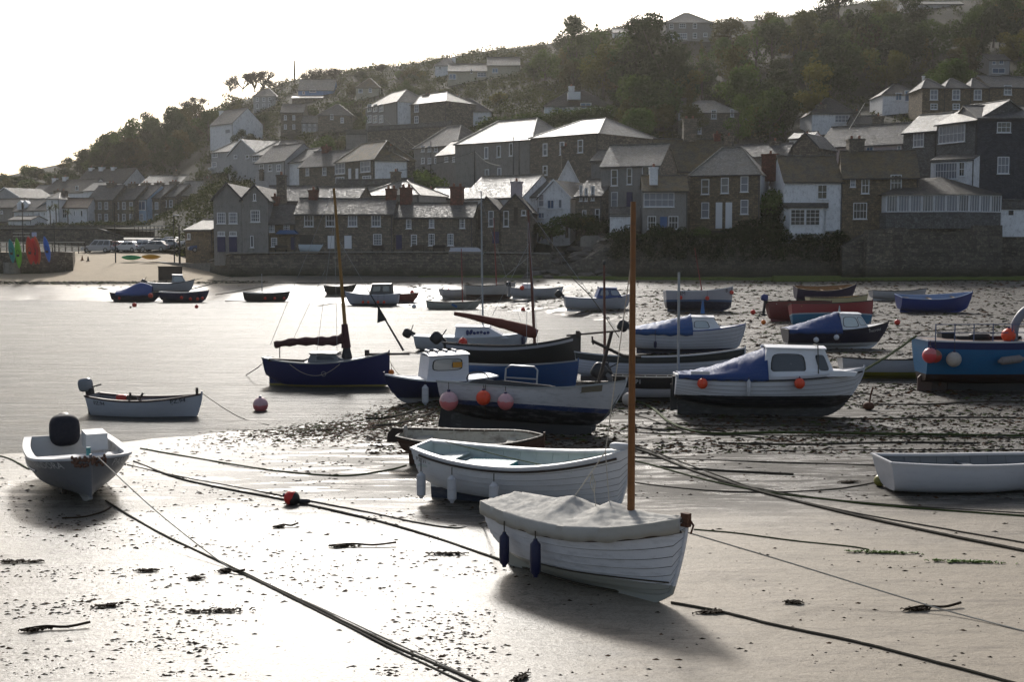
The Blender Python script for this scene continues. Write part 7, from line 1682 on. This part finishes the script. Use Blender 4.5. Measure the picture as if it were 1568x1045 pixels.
# the wood at the foot of the ridge
random.seed(21)
SKY = [(0, 264), (60, 258), (120, 240), (170, 215), (230, 185), (300, 168), (340, 150), (400, 135), (500, 122), (620, 105), (700, 92), (800, 80), (880, 66), (1000, 46), (1100, 34), (1250, 22), (1330, 8), (1600, -30)]
skyrow = lambda x: float(np.interp(x, [a for a, b in SKY], [b for a, b in SKY]))
n_ = 0
for _ in range(900):
    if n_ >= 44: break
    px = random.uniform(125, 325); lo = skyrow(px) + 12; py = random.uniform(lo, 292 - max(0, 220 - px) * .1)
    if py < lo: continue
    if plant(px, py, random.choice(['dark', 'dark', 'brown', 'green']), random.choice(['round', 'tall', 'round']), random.uniform(1.0, 1.5), random.randrange(2)): n_ += 1
# the great wood on the right hand hill
n_ = 0
for _ in range(6000):
    if n_ >= 118: break
    px = random.uniform(860, 1600); py = random.uniform(max(skyrow(px) + 14, -5), 225)
    if plant(px, py, random.choices(['dark', 'green', 'olive', 'brown'], [5, 4, 2, 1.5])[0], random.choice(['round', 'tall', 'round', 'cone']), random.uniform(1.0, 1.75), random.randrange(2)): n_ += 1
# bushes and trees between the middle houses
n_ = 0
for _ in range(3000):
    if n_ >= 92: break
    px = random.uniform(330, 1000); py = random.uniform(skyrow(px) + 4, 262)
    if plant(px, py, random.choices(['dark', 'green', 'olive', 'brown'], [3, 4, 2, 2])[0], random.choice(['round', 'bush', 'bush', 'bush', 'round']), random.uniform(.65, 1.15) * (1.5 if random.random() < .2 else 1), random.randrange(2)): n_ += 1
n_ = 0
for _ in range(800):
    if n_ >= 16: break
    px = random.uniform(-20, 130); py = random.uniform(skyrow(px) + 5, 300)
    if plant(px, py, random.choice(['brown', 'green', 'dark']), 'bush', random.uniform(1.2, 2.0), random.randrange(2)): n_ += 1
# particular ones
plant(150, 242, 'dark', 'cone', .85, 0, None, 'dark pointed fir tree alone on the skyline', check=False)
for a_ in ((590, 214, 'green', 'round', 1.15, 'dense round green tree below the stone villas'), (643, 316, 'green', 'bush', 2.3, 'big round bright green bush behind the rubble cottage'), (1283, 78, 'dark', 'round', 2.1, 'huge dark rounded evergreen near the top of the hill'),
           (1010, 190, 'dark', 'tall', 2.3, 'very tall dark pine mass beside the chapel hall'), (975, 172, 'dark', 'tall', 2.0, 'tall dark pine left of the darkest one'), (1478, 92, 'green', 'round', 1.7, 'leafy bright green tree high at the village edge'), (1400, 70, 'dark', 'tall', 1.8, 'tall dark tree under the skyline building'),
           (880, 92, 'dark', 'round', 1.5, 'dark round tree standing on the skyline left of the villa'), (835, 128, 'green', 'round', 1.2, 'round pale rimmed tree left of the dark roofed bungalow'), (1016, 226, 'olive', 'tall', 1.0, 'yellow green tree in front of the half hidden stone house'),
           (1130, 232, 'green', 'tall', 1.0, 'light green tree right of the half hidden stone house'), (1060, 232, 'olive', 'tall', .95, 'yellowish tree hiding the stone house\'s corner'), (420, 318, 'green', 'bush', 1.4, 'green bush above the warehouse roofs'), (360, 280, 'green', 'round', .6, 'small green tree above the twin gabled warehouse')):
    plant(a_[0], a_[1], a_[2], a_[3], a_[4], 1, None, a_[5], check=False)
# bushes along the garden wall on the right shore
for k, (px, py, sc, kd) in enumerate(((942, 372, .8, 'dark'), (958, 372, .9, 'dark'), (975, 374, .8, 'green'), (1008, 372, 1.0, 'dark'), (1030, 374, .9, 'dark'), (1048, 373, .8, 'dark'), (1072, 366, .7, 'green'), (1096, 368, .6, 'dark'), (1118, 368, .8, 'dark'), (1143, 372, 1.05, 'dark'), (1160, 366, 1.35, 'dark'), (1182, 372, 1.2, 'dark'), (1190, 350, 1.5, 'dark'),
                                       (1178, 330, 1.3, 'green'), (1216, 372, .7, 'dark'), (1240, 378, .8, 'dark'), (1262, 376, .8, 'dark'), (1282, 374, .7, 'dark'), (845, 366, .9, 'green'), (868, 350, .9, 'green'), (893, 352, 1.0, 'dark'), (913, 362, 1.0, 'dark'), (826, 358, .8, 'dark'), (897, 348, .8, 'olive'))):
    plant(px, py, kd, 'bush', sc, k % 2, 151.2 if px > 930 and py > 360 else (154.5 if px > 930 else 158), None, 'bushes along the shore wall gardens', check=False)
# palm trees
palm = leafmat('palm_leaf', [(.03, .04, .012), (.05, .06, .018), (.08, .09, .03)])
for px, py, hh, lb in ((77, 342, 4.2, 'thin palm tree left of its twin before the white cottage'), (86, 342, 4.6, 'thin palm tree right of its twin before the white cottage'), (104, 344, 3.2, 'short palm tree in front of the reddish roofed cottage'), (202, 342, 3.4, 'bushy palm tree before the blue terrace house')):
    p = at(px, py, 268); p.z = land(p.x, p.y)
    m = MB(); m.tube([(0, 0, -1), (.05, 0, hh * .5), (0, 0, hh)], [.16, .13, .12], 6); root = m.build('palm_tree', bark); root.location = p; tag(root, lb, 'palm tree', None)
    f = MB()
    for q in range(34):
        a = q * 2.39; e = random.uniform(-.4, 1.2); L = 1.5; b = Vector((0, 0, hh)); prev = b; d = Vector((math.cos(a) * math.cos(e), math.sin(a) * math.cos(e), math.sin(e))); sdv = Vector((-math.sin(a), math.cos(a), 0)) * .09
        p1 = b + d * L * .5; p2 = b + d * L * .9 - Vector((0, 0, .35))
        f.add([b - sdv, b + sdv, p1 + sdv, p1 - sdv, p2], [(0, 1, 2, 3), (3, 2, 4)])
    f.build('fronds', palm, root)
# bare trees on the skyline
def twigs(seed, h, gen=6):
    random.seed(seed); m = MB()
    def br(p, d, L, r, g):
        q = p + d * L; m.tube([p, (p + q) / 2 + Vector((random.uniform(-.05, .05) * L,) * 3), q], [r, r * .85, r * .7], 4 if g < 3 else 3, caps=False)
        if g == gen: return
        for _ in range(2 + (g < 4) if g > 0 else 6):
            nd = (d + Vector((random.uniform(-1, 1), random.uniform(-1, 1), random.uniform(-.3, .5))) * .95).normalized(); br(q, nd, L * random.uniform(.66, .9) * (2.3 if g == 0 else 1), r * .74, g + 1)
    br(Vector((0, 0, -.5)), Vector((0, 0, 1)), h * .1, .22, 0); return m
tw = [twigs(s_, 8).build('bare_branches', bark).data for s_ in (3, 8, 14)]
for o in [o for o in bpy.data.objects if o.name.startswith('bare_branches')]: bpy.data.objects.remove(o)
for k, (px, py, sc, lb) in enumerate(((352, 142, .9, 'leftmost'), (372, 138, 1.15, 'second'), (390, 138, 1.3, 'tall third'), (404, 136, 1.2, 'fourth'), (416, 138, .9, 'small'), (476, 128, 1.0, 'lone broad'), (492, 124, 1.0, 'twin'), (513, 120, .9, 'right hand'), (300, 168, .9, 'low'), (285, 178, 1.0, 'thin'), (970, 50, 1.0, 'wide'), (982, 48, 1.0, 'broad twin'), (585, 108, .6, 'tiny'), (195, 210, .8, 'faint'), (205, 204, .7, 'faintest'))):
    p = hit(px, py + 4)
    if p is None: p = at(px, py, 410)
    o = bpy.data.objects.new('bare_tree', tw[k % 3]); C.objects.link(o); o.location = p; o.scale = (sc, sc, sc); o.rotation_euler = (0, 0, k * 1.3)
    tag(o, f'{lb} leafless tree on the skyline ' + ('near the twin bay villa' if px < 430 and px > 320 else 'beside the ribbed mast' if px < 560 and px > 430 else 'above the wood' if px < 320 else 'near the shining bungalow' if px > 900 else 'above the brown house'), 'tree', 'bare trees on the skyline')
random.seed(33)
# scrub and hedges covering the hillside: nobody could count it
cs, rs = [], []
for _ in range(9500):
    px = random.uniform(-150, 1700); D = random.uniform(165, 435); x = (px - 784) / F * D
    if mn.noise(Vector((x * .05, D * .05, 9))) < -.22: continue
    if px < 250 and D < 262: continue
    if any(px > h[7] - 3 and px < h[8] + 3 and abs(D - h[6] - 3) < 8 for h in HB): continue
    r = random.uniform(.6, 1.5); cs.append((x, D, land(x, D) + r * .25)); rs.append(r)
for _ in range(4200):
    px = random.uniform(300, 1050); D = random.uniform(215, 425); x = (px - 784) / F * D
    if any(px > h[7] - 4 and px < h[8] + 4 and abs(D - h[6] - 3) < 9 for h in HB): continue
    r = random.uniform(.9, 2.1); cs.append((x, D, land(x, D) + r * .2)); rs.append(r)
V = leaf_cloud(cs, rs, 13, .27, .75); o = bpy.data.objects.new('undergrowth', leaf_mesh('undergrowth', V, leafmat('scrub_leaves', [(.008, .017, .005), (.022, .034, .009), (.05, .058, .018)], .2))); C.objects.link(o); o['kind'] = 'stuff'
# hedge strip before the far cottages
cs, rs = [], []
for _ in range(260):
    px = random.uniform(-60, 330); D = random.uniform(263, 272); x = (px - 784) / F * D; r = random.uniform(.5, 1.1); cs.append((x, D, land(x, D) + .4)); rs.append(r)
V = leaf_cloud(cs, rs, 26, .2, .8); o = bpy.data.objects.new('hedge', leaf_mesh('hedge', V, LM['dark'])); C.objects.link(o); tag(o, 'long dark hedge in front of the white cottages at the far end', 'hedge')
cs, rs = [], []
for _ in range(150):
    px = random.uniform(750, 900); D = random.uniform(182, 186); x = (px - 784) / F * D; r = random.uniform(.6, 1.2)
for _ in range(230):
    f = random.random(); px = 735 + 200 * f; x_, D = None, 232; p = at(px, 192 - 22 * f, D); cs.append((p.x, D + random.uniform(-2, 2), p.z + random.uniform(-1.2, .6))); rs.append(random.uniform(.8, 1.5))
V = leaf_cloud(cs, rs, 26, .2, .8); o = bpy.data.objects.new('hedge', leaf_mesh('hedge', V, LM['green'])); C.objects.link(o); tag(o, 'long clipped green hedge above the chapel roofs', 'hedge')
# ivy on the foundation walls (right shore)
cs, rs = [], []
for _ in range(420):
    px = random.uniform(930, 1300); f = random.random() ** 1.6; py = 362 + 34 * f; p = at(px, py, 149.4 - f * .8); cs.append((p.x, p.y, p.z)); rs.append(random.uniform(.3, .65))
V = leaf_cloud(cs, rs, 60, .14, .8); o = bpy.data.objects.new('ivy', leaf_mesh('ivy', V, LM['dark'])); C.objects.link(o); tag(o, 'dark ivy hanging over the boulder retaining wall', 'ivy')
# ================================================================== ROPES, KELP, HAZE
def gp(px, py, up=.015): p = ground(px, py); p.z += up; return p
for pts, lb in line_thing_later: line_thing('overhead_cable', [at(*q) for q in pts], .035, ropew if 'white' in lb or 'pale' in lb else rubber, lb, 'cable')
RG = 'mooring ropes lying on the sand'
def rope(pts, r, mat, label, group=RG, jit=.006, name='mooring_rope'):
    P = [gp(*p, r * .7) if len(p) == 2 else (p[0] if len(p) == 1 else at(*p)) for p in pts]
    return line_thing(name, P, r, mat, label, 'rope', group, 6, 9, jit)
bowd = b1.world(b1.P(.99, .97, -1, .05)); bow4 = b4.world(b4.P(.985, 1, 1, .05))
rope([(162, 768), (240, 815), (350, 868), (470, 926), (600, 990), (742, 1052), (800, 1085)], .021, ropem, 'thick dark rope running from the grey motor boat to the near edge')
rope([(352, 872), (400, 894), (480, 934), (610, 1000), (720, 1052), (760, 1080)], .017, ropem, 'dark rope lying close beside the thick one in the foreground')
rope([(bow4,), (bow4.lerp(gp(352, 872), .5) - Vector((0, 0, .10)),), (352, 872), (392, 890), (480, 928), (600, 984), (735, 1046), (790, 1075)], .012, ropew, 'pale taut line from the grey motor boat\'s bow down to the sand', jit=0)
rope([(205, 708), (285, 737), (440, 768), (560, 795), (650, 820), (760, 857), (880, 895), (990, 915)], .026, ropem, 'long dark rope passing the red buoy and under the covered dinghy')
rope([(195, 713), (270, 730), (430, 760), (560, 785), (640, 802), (700, 810), (735, 803), (752, 797, 22.9)], .018, ropem, 'rope curving up to the covered dinghy\'s stern')
rope([(1028, 925), (1100, 938), (1190, 960), (1300, 983), (1390, 1005), (1540, 1045), (1620, 1068)], .024, ropem, 'dark rope leading away from the covered dinghy\'s forefoot')
rope([(215, 688), (330, 708), (420, 722), (520, 730), (590, 722), (622, 714)], .022, ropeg, 'green weedy rope curving to the open white boat\'s stern')
rope([(-30, 695), (10, 702), (45, 720)], .02, ropeg, 'short green rope behind the grey motor boat')
rope([(95, 795), (128, 793), (155, 786), (170, 778)], .02, weed, 'short brown stalk bending from the rope by the grey boat')
rope([(925, 600), (990, 622), (1025, 648), (1062, 662), (1110, 666), (1200, 664), (1400, 667), (1600, 670)], .045, ropeg, 'thick green weeded rope stretching right across the mud')
rope([(925, 628), (985, 640), (1060, 665), (1130, 668), (1170, 672)], .02, ropem, 'thin dark rope curving by the mast onto the mud')
rope([(925, 680), (985, 692), (1060, 722), (1140, 748), (1230, 772), (1330, 796), (1450, 822), (1600, 852)], .035, ropem, 'heavy weed hung rope running out to the near corner')
rope([(925, 676), (985, 688), (1080, 722), (1180, 757), (1300, 785), (1450, 812), (1600, 838)], .018, ropem, 'thin dark rope beside the heavy weed hung one')
rope([(925, 698), (985, 710), (1080, 736), (1180, 756), (1300, 770), (1430, 782), (1600, 794)], .024, ropeg, 'green tinged rope crossing the clean sand')
rope([(1100, 738), (1240, 762), (1400, 777), (1600, 789)], .016, ropem, 'thin rope parallel to the green tinged one')
rope([(bowd,), (1200, 860, 20.3), (1330, 900, 19.8), (1450, 936, 19.2), (1568, 968)], .013, ropew, 'pale taut line from the covered dinghy\'s bow to the corner', jit=0)
rope([(1062, 812), (1130, 818), (1220, 830), (1300, 838), (1330, 843)], .015, ropeg, 'thin green line on the sand ahead of the covered dinghy')
rope([(925, 730), (985, 742), (1080, 752), (1180, 755), (1280, 750), (1340, 740)], .016, ropem, 'thin rope bending up to the weedy yellow buoy')
rope([(925, 652), (985, 664), (1200, 668), (1600, 672)], .02, ropem, 'straight dark rope under the thick green one')
rope([(1160, 692), (1350, 690), (1600, 690)], .017, ropem, 'thin straight rope above the plain white dinghy')
rope([(925, 690), (985, 702), (1150, 708), (1345, 714)], .022, ropem, 'dark straight rope ending near the plain white dinghy')
rope([(1010, 716), (1100, 722), (1215, 728)], .03, ropem, 'short weedy rope on wet mud right of the mast')
for k, (x0, y0, x1, y1) in enumerate(((1130, 600, 1330, 604), (1320, 620, 1600, 616), (960, 655, 1110, 662), (1200, 640, 1600, 642), (1350, 508, 1600, 500), (1140, 546, 1330, 540), (1330, 560, 1420, 548), (1050, 556, 1180, 552), (1000, 650, 1300, 655), (1100, 680, 1500, 680))):
    rope([(x0, y0), ((x0 * 2 + x1) / 3, y0 * .66 + y1 * .34 + 2), ((x0 + 2 * x1) / 3, y0 * .33 + y1 * .67 - 1), (x1, y1)], .03, ropem, ('weed covered rope on the mud ' + ['below the cruiser cover', 'under the fishing boat', 'behind the open boat', 'below the fishing boat', 'behind the fishing boat rails', 'behind the navy cruiser', 'behind the yellow bottomed dinghy', 'between the two cruisers', 'in front of the cruiser\'s keel', 'far above the white dinghy'][k]))
rope([(310, 603, 44.5), (345, 627, 42), (375, 643), (412, 652)], .014, ropem, 'mooring line from PZ 94 down into the shallow water', jit=0)
rope([(406, 552, 54.5), (395, 563, 53), (377, 575)], .02, ropem, 'short line slanting from the sailing boat\'s stern to the water', jit=0)
rope([(596, 552, 52), (612, 575, 49), (640, 590, 48)], .014, ropem, 'line from the sailing boat\'s bow to the white wheelhouse boat', jit=0)
rope([(1315, 572, 43), (1360, 545, 45), (1402, 515, 47)], .05, ropeg, 'weed hung rope slanting from the cruiser\'s bow to the fishing boat', jit=.02)
rope([(560, 643), (600, 640), (640, 628), (680, 615)], .04, ropem, 'weedy rope at the water\'s edge before the wheelhouse boat'); rope([(570, 654), (620, 648), (665, 632), (690, 625)], .035, ropem, 'second weedy rope nearer than the first at the water\'s edge')
for k, (x0, y0, x1, y1) in enumerate(((252, 437, 345, 419), (290, 444, 360, 424), (330, 452, 420, 436), (318, 430, 410, 432), (345, 462, 430, 446), (345, 434, 640, 432))):
    rope([(x0, y0), ((x0 + x1) / 2, (y0 + y1) / 2 + 1), (x1, y1)], .045, ropem, 'dark rope on the far beach ' + ['nearest the dark barrier', 'behind the navy open boat', 'left of the stump masted boat', 'below the harbour wall\'s corner', 'reaching the stump masted boat', 'along the foot of the harbour wall'][k])
rope([(480, 470, 118), (505, 466, 118), (522, 462, 119)], .03, ropem, 'short slanting line in the water left of the tall mast', jit=0)
# kelp and driftwood
def kelp(px, py, L, yaw, label, n=26, mat=None, w_=.10, stalk=True):
    g = gp(px, py, 0); m = MB()
    if stalk: m.tube(spline([(-L / 2, 0, .03), (-L / 6, .05, .05), (L / 6, -.02, .04), (L / 2, .04, .07)], 5), [.022] * 16, 6)
    for k in range(n * 2):
        x = random.gauss(-L * .3 if stalk else 0, L * (.10 if stalk else .28)); y = random.gauss(0, w_ * .6); a = random.uniform(0, 6.28)
        d = Vector((math.cos(a), math.sin(a) * .6, 0)) * random.uniform(.02, .06); s_ = Vector((-d.y, d.x, 0)) * random.uniform(.3, .7); q = Vector((x, y, random.uniform(.004, .02)))
        p1 = q + d + Vector((0, 0, random.uniform(.005, .03))); p2 = p1 + Vector((d.x + random.uniform(-.02, .02), d.y + random.uniform(-.02, .02), -.012))
        m.add([q - s_, q + s_, p1 + s_ * 1.3, p1 - s_ * .8, p2 + s_ * .4], [(0, 1, 2, 3), (3, 2, 4)])
    o = m.build('kelp', mat or weed, fix=False); o.location = g; o.rotation_euler = (0, 0, R(yaw)); sol = o.modifiers.new('t', 'SOLIDIFY'); sol.thickness = .012
    tag(o, label, 'kelp', 'torn kelp on the sand')
for a_ in ((1430, 934, 1.0, 12, 'brown kelp stalk with a curled holdfast on clean sand, far right foreground'), (335, 938, .8, 4, 'ragged flat kelp bundle in the lower part of the pale sand'), (30, 862, .7, 0, 'dark kelp heap at the left edge of the sand'), (225, 876, .3, 10, 'small kelp tuft beside the two foreground ropes'),
           (555, 838, 1.3, 3, 'long straight kelp stalk before the open white boat'), (685, 850, .6, 0, 'kelp clump left of the blue fenders'), (355, 878, .5, -20, 'kelp knot where the pale line meets the ropes'), (1085, 940, .3, 10, 'small kelp scrap near the covered dinghy\'s forefoot'),
           (440, 808, .45, 12, 'bent kelp stalk below the red and black buoy'), (298, 888, .2, 0, 'round kelp knot near the middle of the pale sand'), (165, 930, .4, 20, 'kelp scrap in the lower left sand'), (85, 965, 1.0, 14, 'long dark line of kelp in the lower left corner'),
           (798, 1040, .3, 60, 'kelp frond standing at the very bottom edge'), (495, 660, .8, 10, 'kelp mound at the water\'s edge behind the pale sand'), (1300, 740, .4, 10, 'kelp scrap left of the weedy yellow buoy'), (1215, 925, .2, 0, 'tiny kelp scrap on clean sand'), (1352, 848, .9, -8, 'bright green weed strand on the clean sand'), (1480, 862, 1.2, -10, 'second bright green weed strand nearer the edge')):
    gr = 'green weed' in a_[4]; stk = 'stalk' in a_[4] or 'line' in a_[4]
    kelp(*a_, n=60 if gr else 30, mat=paint('vivid_green_weed', (.09, .15, .01), .6, .4) if gr else weed, stalk=stk, w_=.035 if gr else .05)
p = gp(1330, 628); mb = MB(); mb.tube([(0, 0, 0), (.06, 0, .5), (.14, 0, .8)], .03, 6); mb.rbox((0, 0, .12), (.4, .3, .28), e=2.3); mb.build('anchor', rust).location = p; tag(bpy.data.objects['anchor'], 'rusty weed hung anchor stuck in the mud right of the cruiser', 'anchor')
# haze over harbour and hill
mb = MB(); mb.box((20, 330, 51), (1500, 760, 105)); hz = mb.build('haze', [])
hz.data.materials.clear(); hm = bpy.data.materials.new('haze'); hm.use_nodes = True; t = hm.node_tree; t.nodes.clear()
ou = t.nodes.new('ShaderNodeOutputMaterial'); pv = t.nodes.new('ShaderNodeVolumePrincipled'); pv.inputs['Color'].default_value = (1, .97, .90, 1); pv.inputs['Density'].default_value = .00010; pv.inputs['Anisotropy'].default_value = .7
t.links.new(pv.outputs[0], ou.inputs['Volume']); hz.data.materials.append(hm); hz['kind'] = 'stuff'
